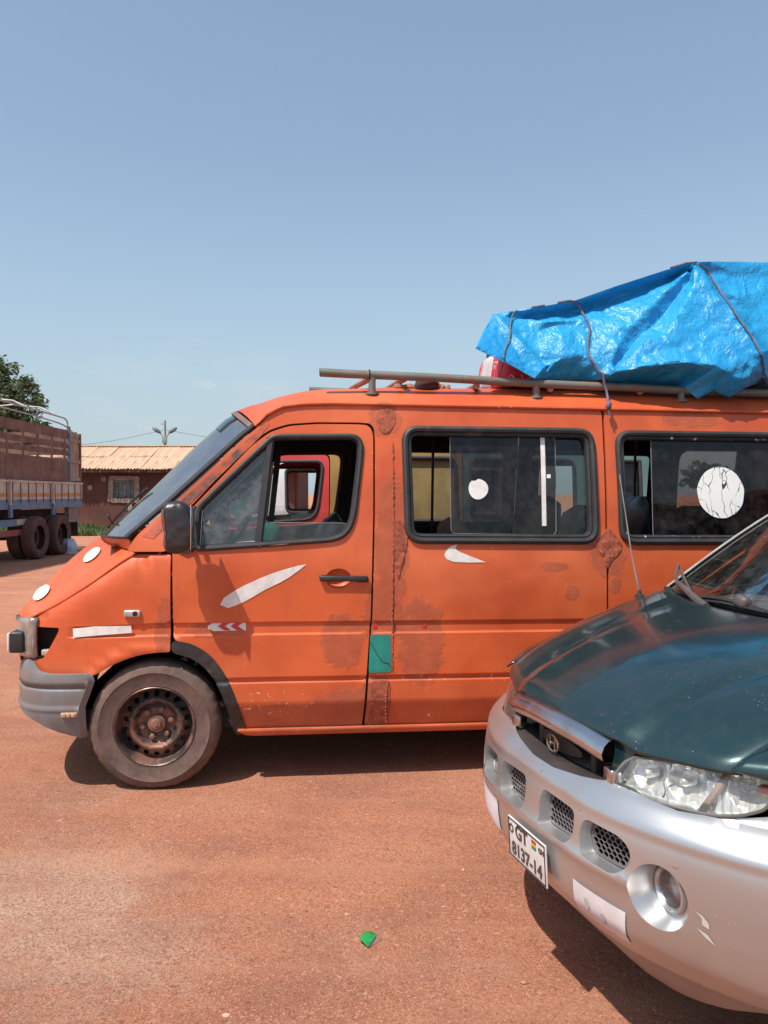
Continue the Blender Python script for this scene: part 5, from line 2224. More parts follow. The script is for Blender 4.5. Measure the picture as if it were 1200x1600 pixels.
T_TOP = [(770, 491, .03), (800, 486, .04), (830, 482, .07), (900, 469, .08), (960, 448, .08), (1040, 422, .08), (1083, 409, .09), (1110, 408.5, .05), (1200, 410, .04), (1290, 411, .04), (1420, 416, .02)]
T_BOT = [(742, 545, 0), (790, 567, .01), (835, 592, 0), (862, 594, -.09), (905, 597, -.11), (945, 592, .0), (965, 602, -.09), (1010, 603, -.11), (1055, 604, -.08), (1070, 606, -.02), (1090, 623, .0), (1115, 611, .02), (1140, 621, .02), (1165, 606, .02), (1180, 600, .0), (1192, 590, .03), (1200, 603, -.02), (1240, 608, -.02), (1300, 606, -.02), (1420, 606, 0)]
T_SIDE = [(755, 518, .02), (1420, 500, .04)]


def cloth_pt(u, v, d):
    vt = float(np.interp(u, [p[0] for p in T_TOP], [p[1] for p in T_TOP]))
    vb = float(np.interp(u, [p[0] for p in T_BOT], [p[1] for p in T_BOT]))
    t = max(0.0, min(1.0, (vb - v) / max(vb - vt, 1)))
    y = .135 + .30 * t - 1.5 * d
    x, z = VP(u, v, y)
    return (x, y, z)


edge_px = T_BOT + [T_SIDE[1]] + T_TOP[::-1] + [T_SIDE[0]]
E3 = [cloth_pt(*p) for p in edge_px]
E2 = [(p[0], p[2]) for p in E3]
EXTRA = [(1250, 430, .01), (1330, 440, .04), (1330, 520, .06), (1380, 560, .02), (1300, 560, .07), (1225, 585, .05), (1360, 480, .0), (1270, 500, .01)]
inner, iedges, keyed = [], [], {}
for ln_ in FOLD_LINES + [[p] for p in CTRL + EXTRA]:
    prev = None
    dense = [ln_[0]]
    for p, q in zip(ln_[:-1], ln_[1:]):
        dense += [tuple(lerp(p[i], q[i], .5) for i in range(3)), q]
    for p in dense:
        key = (round(p[0]), round(p[1]))
        if key not in keyed:
            c3 = cloth_pt(*p)
            c2 = np.array([[c3[0], c3[2]]])
            if not (pip(c2, E2)[0] and seg_dist(c2, E2)[0] > .010):
                prev = None
                continue
            keyed[key] = len(inner)
            inner.append(c3)
        if prev is not None and prev != keyed[key]:
            iedges.append((prev, keyed[key]))
        prev = keyed[key]
P3 = E3 + inner
nE = len(E3)
V2, _e, F2, *_r = delaunay_2d_cdt([Vector((p[0], p[2])) for p in P3], [(i, (i + 1) % nE) for i in range(nE)] + [(nE + i, nE + j) for i, j in iedges], [], 0, 1e-6)
V2a = np.array([tuple(p) for p in V2])
Yv = []
P3a = np.array([(p[0], p[2]) for p in P3])
for q in V2a:
    dd = ((P3a - q) ** 2).sum(1)
    n2 = np.argsort(dd)[:3]
    if dd[n2[0]] < 1e-8:
        Yv.append(P3[int(n2[0])][1])
    else:
        ww = 1 / (np.sqrt(dd[n2]) + 1e-6)
        Yv.append(float((ww * np.array([P3[int(k)][1] for k in n2])).sum() / ww.sum()))
bm = bmesh.new()
bv = [bm.verts.new((V2a[i, 0], Yv[i], V2a[i, 1])) for i in range(len(V2a))]
for f in F2:
    c2 = V2a[list(f)].mean(0)
    if pip(np.array([c2]), E2)[0]:
        try:
            bm.faces.new([bv[i] for i in f])
        except ValueError:
            pass
bmesh.ops.recalc_face_normals(bm, faces=bm.faces)
bmesh.ops.subdivide_edges(bm, edges=list(bm.edges), cuts=6, use_grid_fill=True)
bmesh.ops.triangulate(bm, faces=list(bm.faces))
bnd = {v for e in bm.edges if e.is_boundary for v in e.verts}
for _ in range(3):
    new_ = {}
    for v in bm.verts:
        if v in bnd:
            continue
        nb = [e.other_vert(v).co.y for e in v.link_edges]
        new_[v] = .5 * v.co.y + .5 * sum(nb) / len(nb)
    for v, y in new_.items():
        v.co.y = y
for v in bm.verts:
    p = v.co
    q = Vector((p.x * 7 + .8 * p.z, p.y * 5, p.z * 8 - .7 * p.x))
    r1 = 1 - 2 * abs(noise.noise(q))
    r2 = 1 - 2 * abs(noise.noise(q * 2.3 + Vector((3, 1, 2))))
    r3 = noise.noise(q * .45 + Vector((8, 2, 5)))
    k = .25 if v in bnd else 1.0
    v.co.y -= k * (.0105 * r1 + .0060 * r2 + .010 * r3)
    v.co.x += .004 * noise.noise(q * .8 + Vector((1, 7, 3)))
bm.verts.index_update()
tv = [v.co.copy() for v in bm.verts]
tf = [tuple(v.index for v in f.verts) for f in bm.faces]
if sum((tv[f[1]] - tv[f[0]]).cross(tv[f[2]] - tv[f[0]]).y for f in tf[:400]) > 0:
    tf = [f[::-1] for f in tf]
bm.free()
n_near = len(tv)
# top and far side, continuing from the top edge of the near face
TE = np.array([cloth_pt(*p) for p in T_TOP])
NSX, NAX = 90, 26
xs_ = np.linspace(TE[0, 0], TE[-1, 0], NSX)
for i, x in enumerate(xs_):
    y0, z0 = np.interp(x, TE[:, 0], TE[:, 1]), np.interp(x, TE[:, 0], TE[:, 2])
    drop = z0 - 2.28
    sec = crv([(y0, z0), (y0 + .12, z0 + .012), (.80, z0 + .03), (1.25, z0 + .015), (1.60, z0 - .10 * drop), (1.80, 2.28 + .55 * drop), (1.86, 2.28 + .2 * drop), (1.84, 2.27)], 6)
    sec = np.array(sec)
    al = np.r_[0, np.cumsum(np.linalg.norm(np.diff(sec, axis=0), axis=1))]
    for j in range(NAX):
        a_ = al[-1] * j / (NAX - 1)
        y, z = np.interp(a_, al, sec[:, 0]), np.interp(a_, al, sec[:, 1])
        k = 0 if j == 0 else 1
        q = Vector((x * 4, y * 4, z * 4))
        z += k * (.012 * noise.noise(q) + .008 * (1 - 2 * abs(noise.noise(q * 2 + Vector((4, 4, 4))))) - .006)
        xx = x + .27 * max(0, y - .40) * max(0, min(1, (2.75 - x) / 1.0))
        tv.append(Vector((xx, y, z)))
for i in range(NSX - 1):
    for j in range(NAX - 1):
        a_ = n_near + i * NAX + j
        tf.append((a_, a_ + NAX, a_ + NAX + 1, a_ + 1))
tarp = mk('tarpaulin', tv, tf, tarp_mat(), None, True, 38)
tarp.matrix_world = VMAT
tag(tarp, 'crumpled bright blue tarpaulin tied over the roof load of the orange van', 'tarpaulin')
TVW = np.array([tuple(VMAT @ p) for p in tv])
Q_ = TVW - CAMP
W_ = Q_ @ FWD
TU, TVv = 600 + FPX * (Q_ @ RTV) / W_, 800 - FPX * (Q_ @ UPV) / W_
TNEAR = np.arange(len(tv)) < n_near


def on_tarp(u, v, lift=.012):
    d = (TU - u) ** 2 + (TVv - v) ** 2 + np.where(TNEAR, 0, 60)
    idx = np.argsort(d)[:8]
    k = idx[np.argmin(W_[idx])]
    return tv[int(k)] + Vector((0, -.95, .3)) * lift


M_ROPE = pm('purple_grey_rope', (.17, .155, .20), (.10, .085, .12), rough=.9, scale=60)
M_TWINE = pm('thin_green_twine', (.17, .19, .16), (.11, .12, .10), rough=.9, scale=60)


def rope(name, px, r, label, mat, tail=(), lift=.010, sagsm=3):
    pts = [on_tarp(u, v, lift) for u, v in open_resample(px, 6)]
    P = np.array([tuple(p) for p in pts])
    for _ in range(sagsm):
        P[1:-1] = (P[:-2] + 2 * P[1:-1] + P[2:]) / 4
    pts = [tuple(p) for p in P] + list(tail)
    pts = crv(pts, 4)
    b = MB()
    b.tube(pts, r, 9, twist=.55, lobes=3, lobe=.22)
    o = b.build(name, mat)
    o.matrix_world = VMAT
    tag(o, label, 'rope', 'ropes over the tarpaulin')
    return o


def v3(u, v, y):
    x, z = VP(u, v, y)
    return (x, y, z)


rope('rope', [(876, 469), (884, 466), (895, 472), (908, 486), (917, 500), (920, 520), (918, 540), (922, 562), (928, 578), (938, 590)], .0068,
     'thick twisted purple grey rope hanging over the middle of the tarpaulin to the gutter', M_ROPE, [v3(944, 598, .13), v3(948, 612, .12), v3(950, 626, .06), v3(951, 632, .05)])
b = MB()
x, y, z = v3(951, 633, .05)
b.grid(lambda i, j: (x + .018 * math.sin(math.pi * j) * math.cos(6.2832 * i), y + .018 * math.sin(math.pi * j) * math.sin(6.2832 * i), z + .024 * math.cos(math.pi * j) + .004 * math.sin(9 * i)), 12, 8)
b.tube([(x, y, z - .02), (x + .008, y - .003, z - .06)], .006, 6)
kn = b.build('rope_knot', M_ROPE)
kn.matrix_world = VMAT
tag(kn, 'dark knot ending the thick rope at the van gutter', 'knot')
rope('rope', [(1093, 412), (1104, 420), (1114, 436), (1124, 452), (1136, 470), (1146, 484), (1160, 504), (1174, 522), (1186, 544), (1194, 566), (1199, 585)], .0056,
     'thin purple grey rope running down right of the tarpaulin peak', M_ROPE, [v3(1203, 600, .12)])
rope('rope', [(804, 484), (800, 496), (797, 510), (794, 528), (791, 545), (788, 562)], .0042,
     'thin green twine looped over the front end of the tarpaulin', M_TWINE, [v3(784, 575, .22), v3(779, 592, .2), v3(776, 602, .18)])
rope('rope', [(1090, 410), (1070, 411), (1050, 415)], .006, 'short length of rope lying along the tarpaulin peak', M_ROPE)
rope('rope', [(834, 476), (846, 473), (856, 473)], .006, 'short loop of rope showing at the top left of the tarpaulin', M_ROPE)


# red patterned bag peeping out below the tarp
def bag_mat():
    n = NT('red_flowered_cloth')
    v = n.mapping((1, 1, 1))
    e = n.voronoi(16, 'DISTANCE_TO_EDGE', v)
    d = n.voronoi(16, 'F1', v)
    ring_ = n.math('LESS_THAN', n.math('ABSOLUTE', n.math('SUBTRACT', d, .28)), .035)
    dot = n.math('LESS_THAN', d, .12)
    ln_ = n.math('LESS_THAN', e, .03)
    f = n.math('MULTIPLY', n.math('MAXIMUM', n.math('MAXIMUM', ring_, dot), ln_), n.ramp(n.noise(7, 2), .42, .5))
    n.setc(n.mix(f, (.52, .015, .03), (.72, .66, .55)))
    n.set('Roughness', .5)
    return n.m


M_BAG = bag_mat()
xa, za = VP(757, 610, .3)
xb, zb = VP(812, 556, .3)
b = MB()


def bag_fn(i, j):
    a = 2 * math.pi * i
    ca, sa = math.cos(a), math.sin(a)
    rr = (abs(ca) ** 5 + abs(sa) ** 5) ** (-1 / 5)
    k = max(0.02, 1 - abs(2 * j - 1) ** 7) ** .4
    return ((xa + xb) / 2 + .15 + ca * rr * .165 * k + .04 * (j - .5), .62 + sa * rr * .36 * k, lerp(2.262, zb + .08, j) + .008 * math.sin(a * 3))


b.grid(bag_fn, 48, 14)
bag = b.build('bag', M_BAG)
bag.matrix_world = VMAT
tag(bag, 'red bag with pale flower print peeping from under the blue tarpaulin', 'bag')
b = MB().grid(lambda i, j: (lambda p: (p[0] - .003, p[1] - .004, p[2]))(bag_fn(lerp(.44, .56, i), lerp(.08, .97, j))), 10, 10)
b.build('white_panel', pm('pale_bag_side', (.60, .56, .56), (.48, .44, .44), rough=.6), bag)
# unseen boxes added inside the tarp to block light through it
b = MB()
for (x, y, z, sx, sy, sz) in ((2.55, 1.0, 2.44, .8, 1.2, .34), (3.2, 1.0, 2.58, .7, 1.2, .62), (3.9, 1.0, 2.60, .8, 1.2, .66)):
    pass
for k, (x, sx, top, lab) in enumerate(((2.62, .74, 2.66, 'front pale box added unseen under the tarpaulin to block light'), (3.32, .62, 2.86, 'middle pale box added unseen under the tarpaulin to block light'), (4.02, .74, 2.9, 'rear pale box added unseen under the tarpaulin to block light'))):
    b = MB()
    b.box((x, 1.0, (2.29 + top) / 2), (sx, 1.3, top - 2.29), bev=.08)
    o = b.build('light_block_box', pm('light_block_cloth_%d' % k, (.32, .28, .24), (.22, .18, .16), rough=.9))
    o.matrix_world = VMAT
    tag(o, lab, 'sack', 'light blocking boxes added under the tarpaulin')

# ------------------------------------------------------------------ vans parked beyond the orange one
def neighbour(origin, label, paints):
    root = empty('parked_van', (0, 0, 0), 0, label, 'van', 'vans parked beyond the orange van')
    T = VMAT.copy()
    T.translation = Vector(origin)
    root.matrix_world = T
    keep = {'body_side', 'rear_side', 'front_door', 'far_door', 'front_fender', 'far_fender', 'bonnet', 'windscreen', 'roof', 'headliner', 'nose_panel', 'front_bumper', 'rear_doors',
            'sill', 'floor_pan', 'window_seal', 'rain_gutter', 'windscreen_header', 'windscreen_seal', 'headamp', 'headlamp', 'dashboard', 'driver_seat', 'wheel', 'rear_glass', 'wheel_house', 'underframe'}
    for ch in list(van.children):
        nm = ch.name.split('.')[0]
        if nm not in keep:
            continue
        c = ch.copy()
        COL.objects.link(c)
        c.parent = root
        mt = paints.get(nm, paints.get('*') if ch.type == 'MESH' and ch.data.materials and ch.data.materials[0] is M_OR else None)
        if mt and c.material_slots:
            c.material_slots[0].link = 'OBJECT'
            c.material_slots[0].material = mt
        for g in ch.children:
            gn = g.name.split('.')[0]
            if nm == 'wheel' or gn in ('window_seal', 'divider_bar', 'door_handle', 'handle_bowl', 'quarter_glass', 'lowered_glass', 'door_mirror'):
                d = g.copy()
                COL.objects.link(d)
                d.parent = c
                if gn == 'handle_bowl' and mt:
                    d.material_slots[0].link = 'OBJECT'
                    d.material_slots[0].material = mt
    return root


P_RED = van_paint('red_van_paint', (.58, .055, .045), (.48, .04, .035), (.62, .10, .08), False)
P_OCH = van_paint('ochre_van_paint', (.36, .22, .055), (.27, .155, .045), (.42, .28, .09), False)
P_TEAL = van_paint('teal_grey_van_paint', (.12, .22, .19), (.09, .165, .15), (.17, .28, .24), False)
P_WHT = van_paint('white_van_paint', (.74, .73, .70), (.66, .64, .61), (.78, .77, .75), False)
nb_ = neighbour((-1.72, 7.45, 0), 'red fronted van with white roof seen through the door window of the orange van',
          {'*': P_RED, 'roof': P_WHT, 'body_side': P_OCH, 'rear_side': P_TEAL, 'rain_gutter': P_WHT, 'rear_doors': P_TEAL, 'sill': P_TEAL})
sheet('window_board', inset(w1, .012), .03, pm('olive_board', (.24, .17, .055), (.16, .115, .045), rough=.7, scale=4), nb_)
sheet('yellow_board', [(x, z) for x, z in VPL([(690, 690), (735, 690), (735, 800), (690, 800)])], .022, pm('yellow_board', (.55, .36, .06), (.46, .30, .06), rough=.6), nb_)
neighbour((-2.75, 10.7, 0), 'white van farthest behind, seen through two door windows in a row',
          {'*': P_WHT, 'rear_side': van_paint('brown_van_paint', (.10, .06, .045), (.07, .045, .035), (.13, .08, .06), False)})
# ------------------------------------------------------------------ green and silver van (right foreground)
C_TH = R(18)
CL = np.array([math.sin(C_TH), -math.cos(C_TH), 0])      # lateral, towards the camera
CB = np.array([math.cos(C_TH), math.sin(C_TH), 0])       # backwards along the car
CO = np.array([.53, 2.42, 0]) + CL * .02
# local axes: x = backwards, y = away from the camera (= -lateral), z = up
CMAT = Matrix(((CB[0], -CL[0], 0, CO[0]), (CB[1], -CL[1], 0, CO[1]), (0, 0, 1, 0), (0, 0, 0, 1)))
car = empty('green_silver_van', (0, 0, 0), 0, 'dark green van with silver front bumper in the right foreground', 'van')
car.matrix_world = CMAT


def paint(name, c1, c2, metal=.55, rough=.28, coat=.6, flake=.02, dust=.10):
    n = NT(name)
    c = n.mix(n.ramp(n.noise(2.5, 4), .35, .65), c1, c2)
    c = n.mix(n.math('MULTIPLY', n.ramp(n.noise(26, 6, .75), .46, .78), dust * 2.2), c, (.36, .24, .19))
    sp = n.ramp(n.voronoi(70, 'F1'), .10, .05)
    c = n.mix(n.math('MULTIPLY', sp, n.ramp(n.noise(8, 2), .56, .62)), c, (.55, .52, .50))
    n.setc(c)
    n.set('Metallic', metal)
    n.set('Roughness', n.math('MULTIPLY_ADD', n.noise(9, 5, .7), .16, rough - .06))
    n.set('Coat Weight', coat)
    n.set('Coat Roughness', .12)
    n.bump(n.noise(4, 2), .04, .01)
    return n.m


M_GREEN = paint('dark_green_metallic', (.010, .040, .043), (.008, .031, .035), .45, .30, .9, dust=.03)


def silver_mat():
    n = NT('silver_bumper_paint')
    c = n.mix(n.ramp(n.noise(2.2, 4), .35, .65), (.57, .57, .565), (.51, .505, .50))
    # browner, rougher and less metallic towards the bottom
    dz = n.ramp(n.math('ADD', n.xyz()[2], n.math('MULTIPLY', n.noise(6, 5, .7), .22)), .56, .26)
    c = n.mix(n.math('MULTIPLY', dz, .70), c, (.36, .20, .15))
    sp = n.math('MULTIPLY', n.ramp(n.voronoi(42, 'F1'), .085, .05), n.ramp(n.noise(7, 2), .55, .6))
    c = n.mix(sp, c, (.80, .78, .76))
    dk = n.math('MULTIPLY', n.ramp(n.noise(24, 3, .6, vec=n.mapping((1, 1, 4))), .71, .74), n.ramp(n.noise(5, 2), .5, .56))
    c = n.mix(dk, c, (.08, .07, .07))
    n.setc(c)
    n.set('Metallic', n.math('MULTIPLY_ADD', dz, -.45, .82))
    n.set('Roughness', n.math('MULTIPLY_ADD', dz, .22, .33))
    n.set('Coat Weight', .3)
    n.set('Coat Roughness', .15)
    return n.m


M_SILVER = silver_mat()
M_CHROME = pm('worn_chrome', (.66, .63, .63), (.55, .52, .52), rough=.24, metal=1.0, scale=6, dust=(.45, .33, .28), dlo=.55, dhi=.8, dscale=6)
M_REFL = pm('lamp_reflector', (.90, .90, .88), (.82, .82, .80), rough=.30, metal=.65, scale=9)
M_MESHB = pm('grey_grille_mesh', (.24, .225, .225), (.16, .15, .15), rough=.45, metal=.3, dust=(.24, .15, .12))
G_LAMP = glass_mat('lamp_glass', (.94, .94, .92), .06, .015, .10, (.62, .58, .52), 30)
G_CAR = glass_mat('car_windscreen', (.70, .74, .72), .10, .01, .06, (.5, .46, .42), 18)

C_PLAN0 = [(.0, 0), (.004, .14), (.012, .28), (.062, .45), (.165, .64), (.28, .765), (.42, .845), (.62, .885), (.9, .9)]
_pc = crv([(C_PLAN0[1][0], -C_PLAN0[1][1])] + C_PLAN0, 20)[20:]
CPA = np.array(_pc)
CAL = np.r_[0, np.cumsum(np.linalg.norm(np.diff(CPA, axis=0), axis=1))]


def cplan(q):
    s = abs(q)
    g = 1 if q >= 0 else -1
    bq, l = np.interp(s, CAL, CPA[:, 0]), np.interp(s, CAL, CPA[:, 1])
    b2, l2 = np.interp(s + .006, CAL, CPA[:, 0]), np.interp(s + .006, CAL, CPA[:, 1])
    b1, l1 = np.interp(max(s - .006, 0), CAL, CPA[:, 0]), np.interp(max(s - .006, 0), CAL, CPA[:, 1])
    tb, tl = b2 - b1, l2 - l1
    n = math.hypot(tb, tl)
    return bq, l * g, tl / n, -tb / n * g


_qz = crv([(.19, .17), (.22, .135), (.27, .085), (.33, .025), (.38, -.03), (.43, -.066), (.5, -.08), (.56, -.082), (.62, -.080), (.69, -.072), (.735, -.058), (.765, -.035), (.785, -.012), (.80, .012), (.83, .02), (.9, .03), (1.0, .05)], 6)
QZA = np.array(_qz)


def cq(z):
    return float(np.interp(z, QZA[:, 0], QZA[:, 1]))


def CS(q, z, off=0.0):
    """point on the car's nose surface: q along the plan curve (positive towards the camera), z height; off = inset"""
    bq, l, nb, nl = cplan(q)
    o = cq(z) + off
    return Vector((bq + nb * o, -(l + nl * o), z))


# bumper skin
LIP = ([-.36, -.30, -.264, -.18, -.06, .06, .18, .264, .30, .36], [.80, .80, .792, .778, .765, .765, .778, .792, .80, .80])
qe = 1.12
top = [(q, float(np.interp(q, *LIP))) for q in np.linspace(-.36, .36, 30)]
hb = [(.40, .792), (.50, .788), (.60, .795), (.66, .808), (.71, .822), (.745, .80)]
topR = top + hb + [(.80, .75), (qe, .70)]
_zb = np.array(crv([(0, .20), (.2, .188), (.4, .20), (.58, .258), (.72, .345), (.85, .40), (1.02, .42)], 8))
ZB = (_zb[:, 0], _zb[:, 1])
bot = [(q, float(np.interp(abs(q), *ZB))) for q in np.linspace(qe, -qe, 60)]
outl = topR + bot + [(-q, z) for q, z in topR[::-1] if q > .36]
op_in = [(.052, .590), (.205, .596), (.226, .64), (.220, .698), (.052, .702), (.040, .65)]
op_out = [(.260, .596), (.372, .592), (.412, .632), (.408, .672), (.374, .692), (.260, .696), (.246, .65)]
mirq = lambda p: [(-q, z) for q, z in p][::-1]
openings = [round_poly(p, .02, 4) for p in (op_in, op_out, mirq(op_in), mirq(op_out))]
fogc = (.484, .580)
fog_h = [(fogc[0] + .075 * math.cos(a), fogc[1] + .080 * math.sin(a)) for a in [2 * math.pi * k / 32 for k in range(32)]]


def bump_fn(q, z):
    # dished lower lip under the grille slots and a soft horizontal step
    o = 0.0
    band = math.exp(-((z - .585) / .022) ** 2) * sm((.46 - abs(q)) / .08)
    o -= .012 * band
    st = sm((z - .705) / .03) * .006
    o -= st
    o += .010 * math.exp(-((z - .40) / .03) ** 2) * sm((.75 - abs(q)) / .2)
    return CS(q, z, o)


bz_ = sorted(set(list(np.round(np.arange(.2, .83, .022), 4)) + [.575, .585, .595, .70, .71, .72, .73, .74, .765, .775, .785]))
car_bumper = skin('front_bumper', outl, openings + [fog_h, mirq(fog_h)], bump_fn, M_SILVER, car, xs=np.arange(-1.0, 1.01, .03), zs=bz_, bstep=.018, flange=None)
# inward walls of each opening
for oi, op in enumerate(openings):
    P = resample(op, .015)
    n = len(P)
    b = MB()
    for d in (0, .008, .024, .042):
        for q, z in P:
            sh = .10 * (d / .042) if d else 0
            cqm, czm = np.mean([p[0] for p in P]), np.mean([p[1] for p in P])
            p0 = bump_fn(lerp(q, cqm, sh * .5), lerp(z, czm, sh * .6))
            b.v.append(Vector((p0.x + d, p0.y, p0.z)))
    for k in range(3):
        for i in range(n):
            b.f.append((k * n + i, k * n + (i + 1) % n, (k + 1) * n + (i + 1) % n, (k + 1) * n + i))
    w = b.build('slot_surround', M_SILVER, car_bumper, True, 50)
    # honeycomb mesh at the back of the slot
    cqm, czm = float(np.mean([p[0] for p in P])), float(np.mean([p[1] for p in P]))
    inn = [(lerp(q, cqm, .07), lerp(z, czm, .08)) for q, z in P]
    q0, q1 = min(p[0] for p in inn), max(p[0] for p in inn)
    z0, z1 = min(p[1] for p in inn), max(p[1] for p in inn)
    holes_ = []
    a_ = .0085
    row = 0
    zz = z0 - .01
    while zz < z1 + .02:
        qq = q0 - .02 + (a_ * 1.05 if row % 2 else 0)
        while qq < q1 + .02:
            hx_ = [(qq + a_ * 1.07 * math.cos(R(30 + 60 * k)), zz + a_ * .88 * math.sin(R(30 + 60 * k))) for k in range(6)]
            if pip(np.array(hx_), inn).all():
                holes_.append(hx_)
            qq += a_ * 2.1
        zz += a_ * 1.45
        row += 1
    skin('grille_mesh', inn, holes_, lambda q, z: Vector((CS(q, z).x + .034, CS(q, z).y, z)), M_MESHB, w, xs=[0], zs=[0], bstep=.012, flange=(.004, 0, 0))
    b = MB()
    b.poly([Vector((CS(q, z).x + .075, CS(q, z).y, z)) for q, z in ((q0 - .03, z0 - .03), (q1 + .03, z0 - .03), (q1 + .03, z1 + .03), (q0 - .03, z1 + .03))], (.01, 0, 0))
    b.build('slot_back', M_DARK, w, False)
# fog lamp pockets
for sgn in (1, -1):
    c0 = CS(fogc[0] * sgn, fogc[1])
    b = MB()
    R0 = [bump_fn(q, z) for q, z in (fog_h if sgn > 0 else [(-q, z) for q, z in fog_h])]
    axis = Vector((1, 0, -.02)).normalized()
    cen = sum(R0, Vector()) / len(R0)
    lamp_c = cen + Vector((.048, .006 * sgn, .010))
    nR = len(R0)
    rings = [R0]
    for t, rad in ((.45, None), (.8, None), (1.0, None)):
        ring_ = []
        for k, p in enumerate(R0):
            a = 2 * math.pi * k / nR
            tgt = lamp_c + Vector((0, -math.cos(a) * .056 * sgn, math.sin(a) * .058))
            ring_.append(p.lerp(tgt, t) + Vector((.010 * math.sin(math.pi * t), 0, 0)))
        rings.append(ring_)
    for r_ in rings:
        b.v += [Vector(p) for p in r_]
    for k in range(3):
        for i in range(nR):
            b.f.append((k * nR + i, k * nR + (i + 1) % nR, (k + 1) * nR + (i + 1) % nR, (k + 1) * nR + i))
    pk = b.build('fog_lamp_pocket', M_SILVER, car_bumper)
    Mx = Matrix.Translation(lamp_c + Vector((-.002, 0, 0))) @ Matrix.Rotation(-math.pi / 2, 4, 'Z')
    b = MB()
    b.lathe([(.058, .0), (.056, -.010), (.050, -.012), (.044, -.004), (.042, .006)], 32, Mx)
    b.build('fog_lamp_bezel', M_SILVER, pk)
    b = MB()
    b.lathe([(.043, -.002), (.03, -.010), (.015, -.013), (.0, -.014)], 32, Mx)
    b.build('fog_lamp_lens', G_LAMP, pk)
    b = MB()
    b.lathe([(.043, .002), (.032, .025), (.012, .04), (.0, .042)], 32, Mx)
    b.build('fog_lamp_reflector', pm('dull_reflector_%d' % sgn, (.58, .53, .52), (.46, .40, .38), rough=.35, metal=.5), pk)


def on_nose(name, pts, off, mat, parent, step=.03, flange=None):
    return skin(name, pts, [], lambda q, z: (lambda p: p)(CSB(q, z, off)), mat, parent, step=step, bstep=.015, flange=flange)


def CSB(q, z, off):
    p0 = bump_fn(q, z)
    bq, l, nb, nl = cplan(q)
    return Vector((p0.x - nb * off, p0.y + nl * off, p0.z))


M_PAPER = pm('scuffed_white_sticker', (.74, .71, .72), (.62, .57, .57), rough=.5, scale=9, dust=(.30, .28, .30), dlo=.66, dhi=.72, dscale=14)
st1 = on_nose('white_sticker', [(.232, .512), (.402, .504), (.392, .400), (.222, .412)], .003, M_PAPER, car_bumper)
on_nose('white_sticker', [(-.402, .560), (-.232, .560), (-.222, .450), (-.392, .450)], .003, M_PAPER, car_bumper)
for (q, z) in ((.268, .462), (.320, .445)):
    on_nose('sticker_smudge', [(q, z + .014), (q + .012, z + .018), (q + .016, z), (q + .012, z - .016), (q + .004, z - .014)], .0045, pm('smudge_%d' % int(q * 1000), (.36, .34, .36), (.5, .48, .5), rough=.6), st1)
M_SCR = pm('yellowish_scrape', (.52, .48, .40), (.44, .40, .34), rough=.6)
on_nose('paint_scrape', [(.575, .585), (.592, .580), (.606, .566), (.607, .552), (.592, .557), (.590, .573)], .003, M_SCR, car_bumper)
on_nose('paint_scrape', [(.580, .545), (.604, .538), (.622, .516), (.600, .528)], .003, M_SCR, car_bumper)

# number plate
PQ0, PQ1, PZ0, PZ1 = -.118, .122, .425, .556


def plate_pt(a, h, off=.012):
    x = -.080 + .0
    return Vector((x - off - .006, -(lerp(PQ0, PQ1, a) + .0), lerp(PZ0, PZ1, h)))


b = MB()
b.box((-.092, -(PQ0 + PQ1) / 2, (PZ0 + PZ1) / 2), (.005, PQ1 - PQ0, PZ1 - PZ0), bev=.002)
plate = b.build('number_plate', pm('white_plate', (.70, .68, .66), (.58, .54, .52), rough=.5, scale=9, dust=(.4, .28, .22)), car_bumper)
b = MB()
w_, h_ = PQ1 - PQ0, PZ1 - PZ0
for (cy, cz, sy, sz) in ((0, h_ / 2 - .006, w_ - .008, .003), (0, -h_ / 2 + .006, w_ - .008, .003), (w_ / 2 - .006, 0, .003, h_ - .012), (-w_ / 2 + .006, 0, .003, h_ - .012)):
    b.box((-.0958, -(PQ0 + PQ1) / 2 + cy, (PZ0 + PZ1) / 2 + cz), (.0015, sy, sz))
b.build('plate_border', M_DARK, plate, False)


def plate_text(txt, size, q, z, nm, mt):
    vs, fs = text_mesh(txt, size, .0006, size * .022)
    b = MB()
    # text x runs towards the camera side (+lateral) so that it reads from the front
    for p in vs:
        b.v.append(Vector((-.0962 - p.z, -(q + p.x), z + p.y)))
    # embolden
    b.f = list(fs)
    return b.build(nm, mt, plate, False)


M_PTXT = pm('brownish_black_digits', (.06, .035, .03), (.10, .06, .05), rough=.6)
plate_text('GT', .060, -.028, .522, 'lettering', M_PTXT)
plate_text('8137-14', .058, .002, .460, 'lettering', M_PTXT)
b = MB()
for k in range(22):
    pass
b.lathe([(.014, 0), (.014, -.002), (.010, -.002), (.010, 0)], 20, Matrix.Translation((-.0955, .094, .522)) @ Matrix.Rotation(-math.pi / 2, 4, 'Z'))
b.build('round_mark', M_PTXT, plate)
for k, col in enumerate(((.45, .03, .03), (.62, .42, .05), (.03, .22, .07))):
    b = MB()
    b.box((-.0958, -.052, .537 - k * .009), (.0014, .026, .0088))
    b.build('flag_band', pm('flag_%d' % k, col, rough=.5), plate, False)
plate_text('GH', .022, .096, .526, 'lettering', M_PTXT)

for _o in [plate] + list(plate.children):
    for _v in _o.data.vertices:
        _v.co.x += .007 * (PZ1 - _v.co.z) / (PZ1 - PZ0) - .006

